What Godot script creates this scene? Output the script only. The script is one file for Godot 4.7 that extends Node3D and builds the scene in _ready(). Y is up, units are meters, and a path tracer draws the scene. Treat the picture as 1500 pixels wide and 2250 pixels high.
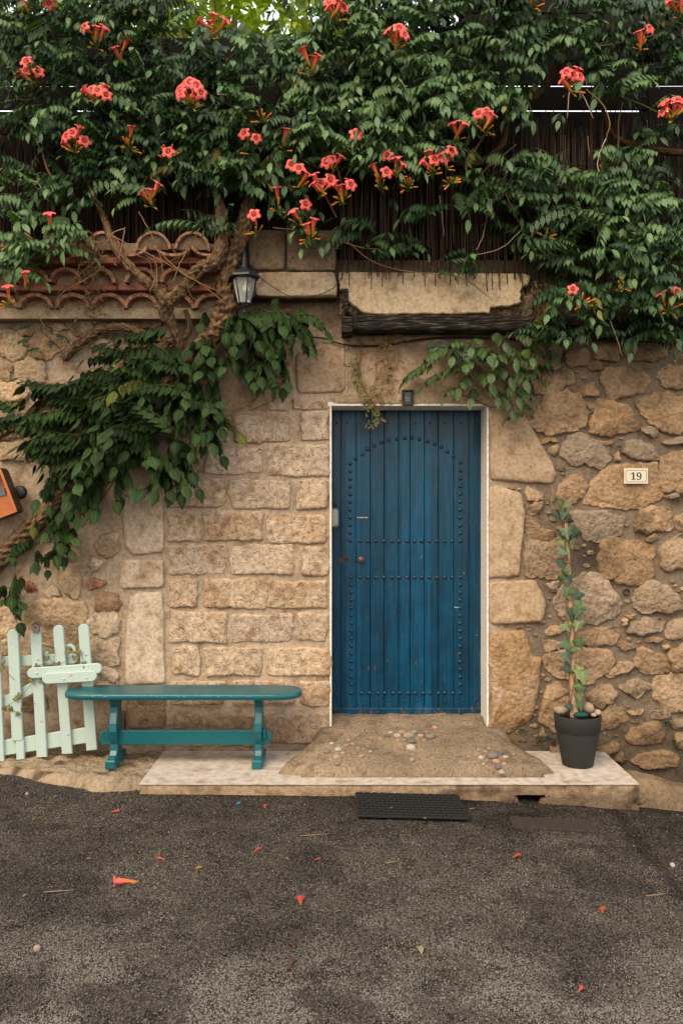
extends Node3D

const F := 1750.0
const DC := 5.0
const EYE := 1.6
var rng := RandomNumberGenerator.new()
var nz := FastNoiseLite.new()
var nr := FastNoiseLite.new()
var used := {}
var M := {}
var co := Vector3(0, 0, 1)


class MB:
	var v := PackedVector3Array()
	var c := PackedColorArray()
	var uv := PackedVector2Array()
	var ix := PackedInt32Array()

	func add(p: Vector3, col := Color.WHITE, t := Vector2.ZERO) -> int:
		v.append(p)
		c.append(col)
		uv.append(t)
		return v.size() - 1

	func tri(a: int, b: int, d: int) -> void:
		ix.append(a)
		ix.append(b)
		ix.append(d)

	func quad(a: int, b: int, d: int, e: int) -> void:
		tri(a, b, d)
		tri(a, d, e)

	# a convex polygon whose front looks away from «inside»
	func poly(pts: Array, inside: Vector3, col := Color.WHITE) -> void:
		var n: Vector3 = (pts[0] - pts[2]).cross(pts[0] - pts[1])
		var q := pts.duplicate()
		if n.dot(pts[0] - inside) < 0.0:
			q.reverse()
		var f := v.size()
		for p in q:
			add(p, col)
		for i in range(1, q.size() - 1):
			tri(f, f + i, f + i + 1)

	func box(size: Vector3, xf: Transform3D, b := 0.003, col := Color.WHITE) -> void:
		var h := size * 0.5
		b = minf(b, minf(h.x, minf(h.y, h.z)) * 0.45)
		var at := func(s: Vector3, a: int) -> Vector3:
			var p := Vector3(h.x - b, h.y - b, h.z - b)
			p[a] = h[a]
			return xf * Vector3(p.x * s.x, p.y * s.y, p.z * s.z)
		var o := xf.origin
		for a in 3:
			var u := (a + 1) % 3
			var w := (a + 2) % 3
			for sg in [-1.0, 1.0]:
				var q := []
				for k in [[-1.0, -1.0], [1.0, -1.0], [1.0, 1.0], [-1.0, 1.0]]:
					var s := Vector3.ONE
					s[a] = sg
					s[u] = k[0]
					s[w] = k[1]
					q.append(at.call(s, a))
				poly(q, o, col)
			for su in [-1.0, 1.0]:
				for sw in [-1.0, 1.0]:
					var s1 := Vector3.ONE
					s1[u] = su
					s1[w] = sw
					s1[a] = -1.0
					var s2 := s1
					s2[a] = 1.0
					poly([at.call(s1, u), at.call(s2, u), at.call(s2, w), at.call(s1, w)], o, col)
		for sx in [-1.0, 1.0]:
			for sy in [-1.0, 1.0]:
				for sz in [-1.0, 1.0]:
					var s := Vector3(sx, sy, sz)
					poly([at.call(s, 0), at.call(s, 1), at.call(s, 2)], o, col)

	# a prism: outline in the xy plane of xf, from z = 0 to z = depth, with a bevelled front edge
	func prism(poly2: PackedVector2Array, depth: float, xf: Transform3D, b := 0.003, col := Color.WHITE) -> void:
		var q := poly2.duplicate()
		var area := 0.0
		for i in q.size():
			area += q[i].cross(q[(i + 1) % q.size()])
		if area < 0.0:
			q.reverse()
		var n := q.size()
		var inset := PackedVector2Array()
		for i in n:
			var e1 := (q[i] - q[(i + n - 1) % n]).normalized()
			var e2 := (q[(i + 1) % n] - q[i]).normalized()
			var m := (Vector2(-e1.y, e1.x) + Vector2(-e2.y, e2.x))
			m = m.normalized() * b / maxf(0.4, m.length() * 0.5)
			inset.append(q[i] + m)
		var rings := [[q, b], [q, depth - b], [inset, depth]]
		var back := []
		for p in inset:
			back.append(Vector3(p.x, p.y, 0.0))
		var loops := [back]
		for r in rings:
			var l := []
			for p in r[0]:
				l.append(Vector3(p.x, p.y, r[1]))
			loops.append(l)
		for j in 3:
			for i in n:
				var k := (i + 1) % n
				var f := v.size()
				add(xf * loops[j][i], col)
				add(xf * loops[j + 1][i], col)
				add(xf * loops[j + 1][k], col)
				add(xf * loops[j][k], col)
				quad(f, f + 1, f + 2, f + 3)
		var t := Geometry2D.triangulate_polygon(inset)
		for e in [0, 3]:
			var f := v.size()
			for p in loops[e]:
				add(xf * p, col)
			for i in range(0, t.size(), 3):
				var a := inset[t[i]]
				var bb := inset[t[i + 1]]
				var d := inset[t[i + 2]]
				var ccw := (bb - a).cross(d - a) > 0.0
				if ccw == (e == 3):
					tri(f + t[i], f + t[i + 2], f + t[i + 1])
				else:
					tri(f + t[i], f + t[i + 1], f + t[i + 2])

	# u to the right, w upwards, seen from the front
	func grid(nu: int, nw: int, at: Callable, closed := false) -> void:
		var f := v.size()
		for j in nw:
			for i in nu:
				var g = at.call(i, j)
				add(g[0], g[1], g[2] if g.size() > 2 else Vector2.ZERO)
		for j in nw - 1:
			for i in (nu if closed else nu - 1):
				var k := (i + 1) % nu
				quad(f + j * nu + i, f + (j + 1) * nu + i, f + (j + 1) * nu + k, f + j * nu + k)

	func tube(pts: Array, rad: Array, sides := 8, col := Color.WHITE, bark: FastNoiseLite = null, rough := 0.0, col2 := Color.WHITE) -> void:
		var n := pts.size()
		var t0: Vector3 = (pts[1] - pts[0]).normalized()
		var nn := t0.cross(Vector3(0.31, 0.2, 0.93) if absf(t0.z) < 0.8 else Vector3.UP).normalized()
		var f := v.size()
		var run := 0.0
		for i in n:
			var t: Vector3 = (pts[mini(i + 1, n - 1)] - pts[maxi(i - 1, 0)]).normalized()
			nn = (nn - t * nn.dot(t)).normalized()
			var b := t.cross(nn)
			if i > 0:
				run += pts[i].distance_to(pts[i - 1])
			for k in sides:
				var a := TAU * k / sides
				var r: float = rad[i]
				var cc := col
				if bark:
					var ca := cos(a + run * 5.0)
					var sa := sin(a + run * 5.0)
					var q := bark.get_noise_3d(ca * 3.0 + run * 1.2, sa * 3.0, run * 2.2 + pts[0].x)
					r *= 1.0 + rough * q * 1.6 + rough * 0.5 * bark.get_noise_2d(run * 9.0, pts[0].y * 7.0)
					cc = col.lerp(col2, clampf(0.5 + q * 1.3, 0.0, 1.0))
				add(pts[i] + (nn * cos(a) + b * sin(a)) * r, cc, Vector2(float(k) / sides, run))
		for i in n - 1:
			for k in sides:
				var k2 := (k + 1) % sides
				quad(f + i * sides + k, f + (i + 1) * sides + k, f + (i + 1) * sides + k2, f + i * sides + k2)
		for e in [0, n - 1]:
			var m := add(pts[e], col)
			for k in sides:
				var k2 := (k + 1) % sides
				if e == 0:
					tri(m, f + k, f + k2)
				else:
					tri(m, f + e * sides + k2, f + e * sides + k)

	func lathe(prof: Array, sides: int, xf := Transform3D(), col := Color.WHITE) -> void:
		var f := v.size()
		for p in prof:
			for k in sides:
				var a := TAU * k / sides
				add(xf * Vector3(cos(a) * p.x, p.y, -sin(a) * p.x), col, Vector2(float(k) / sides, p.y))
		for j in prof.size() - 1:
			for k in sides:
				var k2 := (k + 1) % sides
				quad(f + j * sides + k, f + (j + 1) * sides + k, f + (j + 1) * sides + k2, f + j * sides + k2)

	func arrays() -> Array:
		var a := []
		a.resize(Mesh.ARRAY_MAX)
		a[Mesh.ARRAY_VERTEX] = v
		a[Mesh.ARRAY_COLOR] = c
		a[Mesh.ARRAY_TEX_UV] = uv
		a[Mesh.ARRAY_INDEX] = ix
		return a

	func smooth() -> ArrayMesh:
		var st := SurfaceTool.new()
		st.create_from_arrays(arrays())
		st.generate_normals()
		return st.commit()

	func flat() -> ArrayMesh:
		var a := []
		a.resize(Mesh.ARRAY_MAX)
		var vv := PackedVector3Array()
		var cc := PackedColorArray()
		var uu := PackedVector2Array()
		var n := PackedVector3Array()
		for i in range(0, ix.size(), 3):
			var p := v[ix[i]]
			var q := v[ix[i + 1]]
			var r := v[ix[i + 2]]
			var m := (p - r).cross(p - q).normalized()
			for k in 3:
				vv.append(v[ix[i + k]])
				cc.append(c[ix[i + k]])
				uu.append(uv[ix[i + k]])
				n.append(m)
		a[Mesh.ARRAY_VERTEX] = vv
		a[Mesh.ARRAY_NORMAL] = n
		a[Mesh.ARRAY_COLOR] = cc
		a[Mesh.ARRAY_TEX_UV] = uu
		var am := ArrayMesh.new()
		am.add_surface_from_arrays(Mesh.PRIMITIVE_TRIANGLES, a)
		return am

	func planar_uv(r: Rect2) -> void:
		for i in v.size():
			uv[i] = Vector2((v[i].x - r.position.x) / r.size.x, 1.0 - (v[i].y - r.position.y) / r.size.y)


# where a sight line meets the upright plane at z
func W(px: float, py: float, z := 0.0) -> Vector3:
	var d := DC - z
	return Vector3((px - 750.0) * d / F, EYE - (py - 1125.0) * d / F, z)


func road_y(x: float) -> float:
	var c := clampf(x, -4.0, 2.4)
	return 0.028 - 0.012 * c if c < 0.0 else 0.028 - 0.018 * c - 0.019 * c * c


# where a sight line meets the road (or, with «level», a level surface)
func G(px: float, py: float, level := 99.0) -> Vector3:
	var p := Vector3.ZERO
	for i in 4:
		var y := road_y(p.x) if level > 90.0 else level
		var d := F * (EYE - y) / (py - 1125.0)
		p = Vector3((px - 750.0) * d / F, y, DC - d)
	return p


func T(p: Vector3, rx := 0.0, ry := 0.0, rz := 0.0) -> Transform3D:
	return Transform3D(Basis.from_euler(Vector3(deg_to_rad(rx), deg_to_rad(ry), deg_to_rad(rz))), p)


func lin(r: float, g: float, b: float) -> Color:
	return Color(r, g, b)


func numbered(parent: Node, called: String) -> String:
	var key := str(parent.get_instance_id()) + called
	var n: int = used.get(key, 0)
	used[key] = n + 1
	return called if n == 0 else "%s_%03d" % [called, n]


func node(called: String, parent: Node = self, xf := Transform3D()) -> Node3D:
	var o := Node3D.new()
	o.name = numbered(parent, called)
	o.transform = xf
	parent.add_child(o, true)
	return o


func tag(o: Node3D, label: String, category: String, group := "", kind := "") -> Node3D:
	if label:
		o.set_meta("label", label)
	if category:
		o.set_meta("category", category)
	if group:
		o.set_meta("group", group)
	if kind:
		o.set_meta("kind", kind)
	return o


func thing(called: String, label: String, category: String, at := Vector3.ZERO, group := "", kind := "") -> Node3D:
	return tag(node(called, self, Transform3D(Basis(), at)), label, category, group, kind)


func part(m: Mesh, called: String, mat: Material, parent: Node = self, xf := Transform3D()) -> MeshInstance3D:
	var o := MeshInstance3D.new()
	o.mesh = m
	o.material_override = mat
	o.name = numbered(parent, called)
	o.transform = xf
	parent.add_child(o, true)
	return o


func rf(a: float, b: float) -> float:
	return rng.randf_range(a, b)


func fbm(x: float, y: float, z := 0.0) -> float:
	return nz.get_noise_3d(x, y, z)


func ss(a: float, b: float, x: float) -> float:
	return smoothstep(a, b, x)


func nt(sd: int, freq: float, kind: int, oct: int, cols: Array, offs: Array = [], size := 1024) -> NoiseTexture2D:
	var n := FastNoiseLite.new()
	n.seed = sd
	n.frequency = freq
	n.fractal_octaves = oct
	n.noise_type = FastNoiseLite.TYPE_SIMPLEX_SMOOTH if kind < 2 else FastNoiseLite.TYPE_CELLULAR
	n.fractal_type = [FastNoiseLite.FRACTAL_FBM, FastNoiseLite.FRACTAL_RIDGED, FastNoiseLite.FRACTAL_NONE, FastNoiseLite.FRACTAL_NONE][kind]
	if kind >= 2:
		n.cellular_return_type = FastNoiseLite.RETURN_DISTANCE if kind == 2 else FastNoiseLite.RETURN_CELL_VALUE
		n.cellular_jitter = 1.0
	var g := Gradient.new()
	var o := PackedFloat32Array()
	var cc := PackedColorArray()
	for i in cols.size():
		o.append(float(i) / maxf(1.0, cols.size() - 1.0) if offs.is_empty() else offs[i])
		cc.append(cols[i] if cols[i] is Color else Color(cols[i], cols[i], cols[i]))
	g.offsets = o
	g.colors = cc
	var t := NoiseTexture2D.new()
	t.width = size
	t.height = size
	t.seamless = true
	t.noise = n
	t.color_ramp = g
	return t


# a material: linear base colour, roughness, and options: tex, hm + hs (relief in cm), tri (repeats per metre), vc, back, met, spec, det
func mat(col: Color, rough: float, o := {}) -> StandardMaterial3D:
	var m := StandardMaterial3D.new()
	m.albedo_color = col.linear_to_srgb()
	m.roughness = rough
	if o.has("tex"):
		m.albedo_texture = o.tex
	if o.has("hm"):
		m.heightmap_enabled = true
		m.heightmap_texture = o.hm
		m.heightmap_scale = o.hs
	if o.has("rt"):
		m.roughness_texture = o.rt
	if o.has("tri"):
		m.uv1_triplanar = true
		m.uv1_world_triplanar = true
		m.uv1_triplanar_sharpness = 4.0
		m.uv1_scale = (o.tri if o.tri is Vector3 else Vector3.ONE * float(o.tri))
	if o.has("det"):
		m.detail_enabled = true
		m.detail_albedo = o.det
		m.detail_blend_mode = BaseMaterial3D.BLEND_MODE_MUL
		m.detail_uv_layer = BaseMaterial3D.DETAIL_UV_2
		m.uv2_triplanar = true
		m.uv2_world_triplanar = true
		m.uv2_scale = Vector3.ONE * float(o.dtri)
	m.vertex_color_use_as_albedo = o.get("vc", false)
	m.metallic = o.get("met", 0.0)
	m.metallic_specular = o.get("spec", 0.5)
	if o.has("back"):
		m.backlight_enabled = true
		m.backlight = o.back
	if o.has("coat"):
		m.clearcoat_enabled = true
		m.clearcoat = o.coat
		m.clearcoat_roughness = o.get("coatr", 0.2)
	return m


# a smooth curve through the points
func curve(pts: Array, per := 6) -> Array:
	var out := []
	for i in pts.size() - 1:
		var a: Vector3 = pts[maxi(i - 1, 0)]
		var b: Vector3 = pts[i]
		var c: Vector3 = pts[i + 1]
		var d: Vector3 = pts[mini(i + 2, pts.size() - 1)]
		for k in per:
			var t := float(k) / per
			out.append(b.cubic_interpolate(c, a, d, t))
	out.append(pts[-1])
	return out


func radii(n: int, keys: Array) -> Array:
	var out := []
	for i in n:
		var t := float(i) / (n - 1) * (keys.size() - 1)
		var k := mini(int(t), keys.size() - 2)
		out.append(lerpf(keys[k], keys[k + 1], t - k))
	return out


func nums(txt: String) -> PackedVector2Array:
	var f := txt.split_floats(" ", false)
	var out := PackedVector2Array()
	for i in range(0, f.size() - 1, 2):
		out.append(Vector2(f[i], f[i + 1]))
	return out


func crop(ox: float, oy: float, s: float) -> void:
	co = Vector3(ox, oy, s)


# crop coordinates to the picture's
func cp(x: float, y: float) -> Vector2:
	return Vector2(co.x + x / co.z, co.y + y / co.z)


# a thin stem through picture points «x y depth», as world points
func stem3(txt: String, per := 5) -> Array:
	var f := txt.split_floats(" ", false)
	var out := []
	for i in range(0, f.size() - 2, 3):
		out.append(W(f[i], f[i + 1], f[i + 2]))
	return curve(out, per)


func _ready() -> void:
	rng.seed = 1907
	nz.seed = 5
	nz.frequency = 1.0
	nz.fractal_octaves = 4
	nr.seed = 9
	nr.frequency = 1.0
	nr.fractal_type = FastNoiseLite.FRACTAL_RIDGED
	nr.fractal_octaves = 3
	var cam := Camera3D.new()
	cam.name = "camera"
	cam.fov = rad_to_deg(2.0 * atan(1125.0 / F))
	cam.near = 0.05
	cam.far = 900.0
	cam.position = Vector3(0, EYE, DC)
	add_child(cam)
	cam.current = true
	var env := Environment.new()
	var sky := Sky.new()
	var sm := ProceduralSkyMaterial.new()
	sm.sky_top_color = lin(0.64, 0.70, 0.80).linear_to_srgb()
	sm.sky_horizon_color = lin(1.0, 0.87, 0.74).linear_to_srgb()
	sm.sky_curve = 0.25
	sm.ground_bottom_color = lin(0.20, 0.17, 0.14).linear_to_srgb()
	sm.ground_horizon_color = lin(0.5, 0.44, 0.38).linear_to_srgb()
	sky.sky_material = sm
	env.background_mode = Environment.BG_SKY
	env.sky = sky
	env.tonemap_mode = Environment.TONE_MAPPER_LINEAR
	env.tonemap_exposure = 2.5
	env.sdfgi_enabled = true
	env.ssao_enabled = true
	env.ssil_enabled = true
	var we := WorldEnvironment.new()
	we.name = "environment"
	we.environment = env
	add_child(we)
	var sun := DirectionalLight3D.new()
	sun.name = "sun"
	sun.light_energy = 0.5
	sun.light_color = Color(1.0, 0.935, 0.84)
	sun.light_angular_distance = 40.0
	sun.shadow_enabled = true
	sun.look_at_from_position(Vector3(-0.42, 0.80, 0.62) * 20.0, Vector3.ZERO)
	add_child(sun)
	materials()
	road()
	step()
	wall()
	cornice()
	lintel()
	doorway()
	fence()
	vines()
	small_things()
	bench()
	gate()
	pot()
	litter()


func materials() -> void:
	var grain := nt(11, 0.02, 0, 5, [Color(0.80, 0.78, 0.76), Color(0.93, 0.92, 0.91), Color(1, 1, 1)])
	var blot := nt(12, 0.006, 0, 4, [Color(0.76, 0.70, 0.64), Color(0.97, 0.95, 0.93), Color(1, 1, 1), Color(0.96, 0.91, 0.84)], [0.0, 0.34, 0.6, 1.0])
	var rock_h := nt(13, 0.014, 0, 6, [0.0, 1.0])
	var sand_h := nt(14, 0.05, 0, 4, [0.0, 1.0])
	var pores := pore_texture()
	M.rubble = mat(Color.WHITE, 0.95, {"vc": true, "tex": grain, "hm": rock_h, "hs": 1.0, "tri": 1.7, "det": blot, "dtri": 1.7, "spec": 0.2})
	M.dressed = mat(Color.WHITE, 0.95, {"vc": true, "tex": grain, "hm": sand_h, "hs": 0.25, "tri": 1.6, "det": blot, "dtri": 1.3, "spec": 0.2})
	M.block = mat(Color.WHITE, 0.97, {"vc": true, "tex": pores[0], "hm": pores[1], "hs": 0.8, "tri": 2.1, "det": blot, "dtri": 1.1, "spec": 0.15})
	M.mortar = mat(Color.WHITE, 0.97, {"vc": true, "tex": grain, "hm": sand_h, "hs": 0.3, "tri": 1.4, "det": blot, "dtri": 0.9, "spec": 0.15})
	M.concrete = mat(Color.WHITE, 0.95, {"vc": true, "tex": grain, "hm": sand_h, "hs": 0.4, "tri": 1.5, "det": blot, "dtri": 1.2, "spec": 0.2})
	M.terracotta = mat(lin(0.55, 0.31, 0.22), 0.9, {"tex": grain, "hm": sand_h, "hs": 0.25, "tri": 3.0, "det": nt(15, 0.012, 0, 4, [Color(0.5, 0.48, 0.46), Color(0.95, 0.93, 0.9), Color(1, 1, 1)]), "dtri": 2.0, "spec": 0.2})
	M.ramp = mat(Color.WHITE, 0.95, {"vc": true, "tex": grain, "hm": rock_h, "hs": 0.7, "tri": 2.4, "det": nt(19, 0.03, 0, 4, [Color(0.45, 0.42, 0.38), Color(0.96, 0.95, 0.94), Color(1, 1, 1)], [0.0, 0.4, 1.0]), "dtri": 2.0, "spec": 0.2})
	M.brick = mat(lin(0.48, 0.20, 0.145), 0.9, {"tex": grain, "hm": sand_h, "hs": 0.2, "tri": Vector3(2.0, 9.0, 2.0), "det": blot, "dtri": 2.4, "spec": 0.2})
	var bark := nt(16, 0.02, 1, 4, [0.0, 1.0], [], 512)
	M.bark = mat(Color.WHITE, 0.95, {"vc": true, "hm": bark, "hs": 0.5, "tex": nt(17, 0.03, 0, 4, [0.55, 1.0], [], 512), "spec": 0.2})
	M.bark.uv1_scale = Vector3(1.0, 1.3, 1.0)
	var leaf := leaf_texture()
	M.leaf = mat(Color.WHITE, 0.42, {"vc": true, "tex": leaf[0], "hm": leaf[1], "hs": 0.28, "back": Color(0.42, 0.52, 0.16), "spec": 0.58})
	M.big_leaf = mat(Color.WHITE, 0.5, {"vc": true, "tex": leaf[0], "hm": leaf[1], "hs": 0.7, "back": Color(0.24, 0.32, 0.08), "spec": 0.4})
	M.bright_leaf = mat(Color.WHITE, 0.5, {"vc": true, "back": Color(0.7, 0.8, 0.2), "spec": 0.4})
	M.petal = mat(Color.WHITE, 0.5, {"vc": true, "back": Color(0.5, 0.25, 0.15), "spec": 0.35})
	M.wilted = mat(lin(0.42, 0.32, 0.30), 0.6, {"vc": true})
	M.stem = mat(Color.WHITE, 0.7, {"vc": true, "spec": 0.3})
	M.dark_wood = mat(lin(0.34, 0.275, 0.225), 0.9, {"tex": nt(18, 0.012, 0, 5, [0.12, 0.3, 0.34, 0.9], [0.0, 0.45, 0.62, 1.0], 512), "hm": bark, "hs": 0.6, "tri": Vector3(1.2, 12.0, 3.0), "spec": 0.25})
	M.board = mat(lin(0.020, 0.016, 0.014), 0.9, {"tex": grain, "tri": Vector3(1.0, 9.0, 3.0), "spec": 0.25})
	M.reed = mat(Color.WHITE, 0.8, {"vc": true, "spec": 0.3})
	M.iron = mat(lin(0.012, 0.015, 0.016), 0.45, {"hm": sand_h, "hs": 0.08, "tri": 4.0, "spec": 0.5})
	M.black = mat(lin(0.012, 0.012, 0.012), 0.6)
	M.rust = mat(lin(0.09, 0.045, 0.025), 0.6, {"tex": grain, "tri": 9.0, "met": 0.4})
	M.steel = mat(lin(0.32, 0.31, 0.29), 0.4, {"met": 0.8, "tex": grain, "tri": 6.0})
	var chip := nt(21, 0.012, 0, 5, [Color(0.7, 0.7, 0.66), Color(1, 1, 1), Color(1, 1, 1)], [0.0, 0.16, 1.0])
	M.white_paint = mat(lin(0.84, 0.80, 0.74), 0.6, {"tex": grain, "hm": sand_h, "hs": 0.12, "tri": 2.0, "det": chip, "dtri": 2.0})
	var wood_l := nt(22, 0.01, 0, 4, [0.82, 1.0, 0.93], [], 512)
	M.teal = mat(lin(0.003, 0.098, 0.118), 0.28, {"tex": nt(23, 0.009, 0, 5, [Color(1.0, 0.9, 0.85), Color(0.9, 0.95, 0.95), Color(1, 1, 1)], [0.0, 0.3, 1.0]), "hm": sand_h, "hs": 0.06, "tri": Vector3(1.2, 5.0, 5.0), "spec": 0.5})
	M.scuff = mat(lin(0.10, 0.2, 0.2), 0.5, {"tri": 3.0, "tex": grain})
	var peel := nt(24, 0.014, 0, 5, [Color(0.42, 0.36, 0.3), Color(0.9, 0.92, 0.9), Color(1, 1, 1), Color(1, 1, 1)], [0.0, 0.15, 0.20, 1.0])
	M.mint = mat(lin(0.41, 0.51, 0.46), 0.55, {"tex": peel, "hm": wood_l, "hs": 0.2, "tri": Vector3(6.0, 1.2, 6.0)})
	M.oak = mat(lin(0.50, 0.15, 0.035), 0.4, {"tex": nt(25, 0.012, 0, 5, [0.6, 1.0, 0.8], [], 512), "tri": Vector3(1.0, 14.0, 5.0)})
	M.walnut = mat(lin(0.05, 0.022, 0.012), 0.5, {"tex": wood_l, "tri": Vector3(5.0, 1.0, 5.0)})
	M.bamboo = mat(Color.WHITE, 0.5, {"vc": true, "tex": nt(26, 0.02, 0, 4, [0.6, 1.0, 0.9], [], 512), "tri": Vector3(9.0, 0.8, 9.0)})
	M.pot = mat(lin(0.022, 0.021, 0.021), 0.75, {"tex": grain, "hm": sand_h, "hs": 0.08, "tri": 4.0})
	M.rubber = mat(lin(0.006, 0.006, 0.006), 0.85, {"tex": grain, "tri": 6.0})
	M.cover = mat(lin(0.050, 0.034, 0.026), 0.9, {"tex": grain, "hm": sand_h, "hs": 0.4, "tri": 4.0, "det": blot, "dtri": 4.0})
	M.tile = mat(lin(0.55, 0.49, 0.43), 0.55, {"tex": grain, "hm": sand_h, "hs": 0.05, "tri": 0.7, "det": nt(32, 0.008, 0, 5, [Color(0.82, 0.77, 0.72), Color(1, 1, 1), Color(1, 1, 1)], [0.0, 0.4, 1.0]), "dtri": 0.8})
	M.pebble = mat(Color.WHITE, 0.7, {"vc": true, "tex": grain, "tri": 5.0, "spec": 0.35})
	M.gravel = mat(Color.WHITE, 0.9, {"vc": true, "spec": 0.25})
	M.road = mat(Color.WHITE, 0.95, {"vc": true, "tex": nt(31, 0.055, 3, 1, [Color(0.5, 0.49, 0.48), Color(0.75, 0.73, 0.71), Color(1, 0.97, 0.92)], [], 2048), "hm": nt(31, 0.055, 2, 1, [1.0, 0.0], [], 2048), "hs": 0.35, "tri": 1.05, "det": nt(33, 0.02, 0, 5, [0.6, 1.0, 1.0]), "dtri": 0.31, "spec": 0.25})
	M.door = mat(Color.WHITE, 0.33, {"tex": door_texture(), "hm": nt(35, 0.02, 0, 4, [0.0, 1.0], [], 512), "hs": 0.1, "spec": 0.4})
	M.door.heightmap_scale = 0.12
	M.cream = mat(lin(0.62, 0.55, 0.42), 0.35, {"coat": 0.4})
	M.ink = mat(lin(0.02, 0.02, 0.02), 0.5)
	M.clear = mat(Color(0.8, 0.82, 0.8, 1.0), 0.08, {})
	M.clear.transparency = BaseMaterial3D.TRANSPARENCY_ALPHA
	M.clear.albedo_color.a = 0.25
	M.frosted = mat(lin(0.72, 0.70, 0.62), 0.35, {"tex": nt(36, 0.01, 0, 5, [0.6, 1.0, 1.0], [], 512), "tri": 4.0, "back": Color(0.6, 0.6, 0.55)})
	M.bulb = mat(lin(0.75, 0.72, 0.62), 0.3)


# worn stone: [albedo, height], with scattered holes and slanting tool marks
func pore_texture() -> Array:
	var s := 768
	var n1 := FastNoiseLite.new()
	n1.seed = 41
	n1.frequency = 0.016
	n1.fractal_octaves = 5
	var base := n1.get_seamless_image(s, s).get_data()
	var n2 := FastNoiseLite.new()
	n2.seed = 42
	n2.noise_type = FastNoiseLite.TYPE_CELLULAR
	n2.fractal_type = FastNoiseLite.FRACTAL_NONE
	n2.cellular_return_type = FastNoiseLite.RETURN_DISTANCE
	n2.frequency = 0.06
	var cell := n2.get_seamless_image(s, s, false, false, 0.1, false).get_data()
	var n3 := FastNoiseLite.new()
	n3.seed = 43
	n3.frequency = 0.012
	var where := n3.get_seamless_image(s, s).get_data()
	var n4 := FastNoiseLite.new()
	n4.seed = 44
	n4.frequency = 0.02
	n4.fractal_octaves = 3
	n4.domain_warp_enabled = true
	n4.domain_warp_amplitude = 14.0
	var marks := n4.get_seamless_image(s, s).get_data()
	var al := PackedByteArray()
	var he := PackedByteArray()
	al.resize(s * s * 3)
	he.resize(s * s)
	for y in s:
		for x in s:
			var i := y * s + x
			var b := base[i] / 255.0
			var hole := 0.0
			if where[i] > 120:
				hole = clampf((26.0 + (where[i] - 120) * 0.25 - cell[i]) / 14.0, 0.0, 1.0)
			# grooves run up to the right: look the mark noise up along a slanting, stretched line
			var u := (x * 3 + y * 3) % s
			var w := int((y - x + s) * 0.5) % s
			var mk := absf(marks[w * s + u] / 255.0 - 0.5) * 2.0
			var groove := clampf((0.12 - mk) * 7.0, 0.0, 1.0)
			he[i] = int(clampf((b * 0.75 + 0.25 - hole * 0.55 - groove * 0.22), 0.0, 1.0) * 255.0)
			var k := (0.82 + 0.18 * b) * (1.0 - 0.3 * hole)  # holes darker in the colour: some dirt, and their shade painted in
			al[i * 3] = int(k * 255.0)
			al[i * 3 + 1] = int(k * 250.0)
			al[i * 3 + 2] = int(k * 244.0)
	return [ImageTexture.create_from_image(Image.create_from_data(s, s, false, Image.FORMAT_RGB8, al)), ImageTexture.create_from_image(Image.create_from_data(s, s, false, Image.FORMAT_L8, he))]


# a leaf blade: [albedo with paler veins, relief that quilts between side veins]
func leaf_texture() -> Array:
	var w := 96
	var h := 160
	var al := Image.create_empty(w, h, false, Image.FORMAT_RGB8)
	var he := Image.create_empty(w, h, false, Image.FORMAT_L8)
	for y in h:
		for x in w:
			var u := absf(x / (w - 1.0) - 0.5) * 2.0
			var t := y / (h - 1.0)
			var ph := (t * 8.5 - u * 2.0 + 20.0)
			var side := absf(fposmod(ph, 1.0) - 0.5) * 2.0
			var vein := maxf(clampf((0.10 - u) * 12.0, 0.0, 1.0), clampf((0.16 - side) * 6.0, 0.0, 1.0) * (1.0 - u * 0.7))
			var quilt := sqrt(side) * (1.0 - 0.5 * u * u) * (0.4 + 0.6 * minf(1.0, u * 4.0))
			var n := 0.5 + 0.5 * fbm(x * 0.07, y * 0.07, 3.0)
			var k := 0.78 + 0.14 * n
			al.set_pixel(x, y, Color(k + vein * 0.10, k + vein * 0.1, k + vein * 0.03))
			he.set_pixel(x, y, Color.WHITE * clampf(quilt * 0.8 + n * 0.15, 0.0, 1.0))
	return [ImageTexture.create_from_image(al), ImageTexture.create_from_image(he)]


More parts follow.
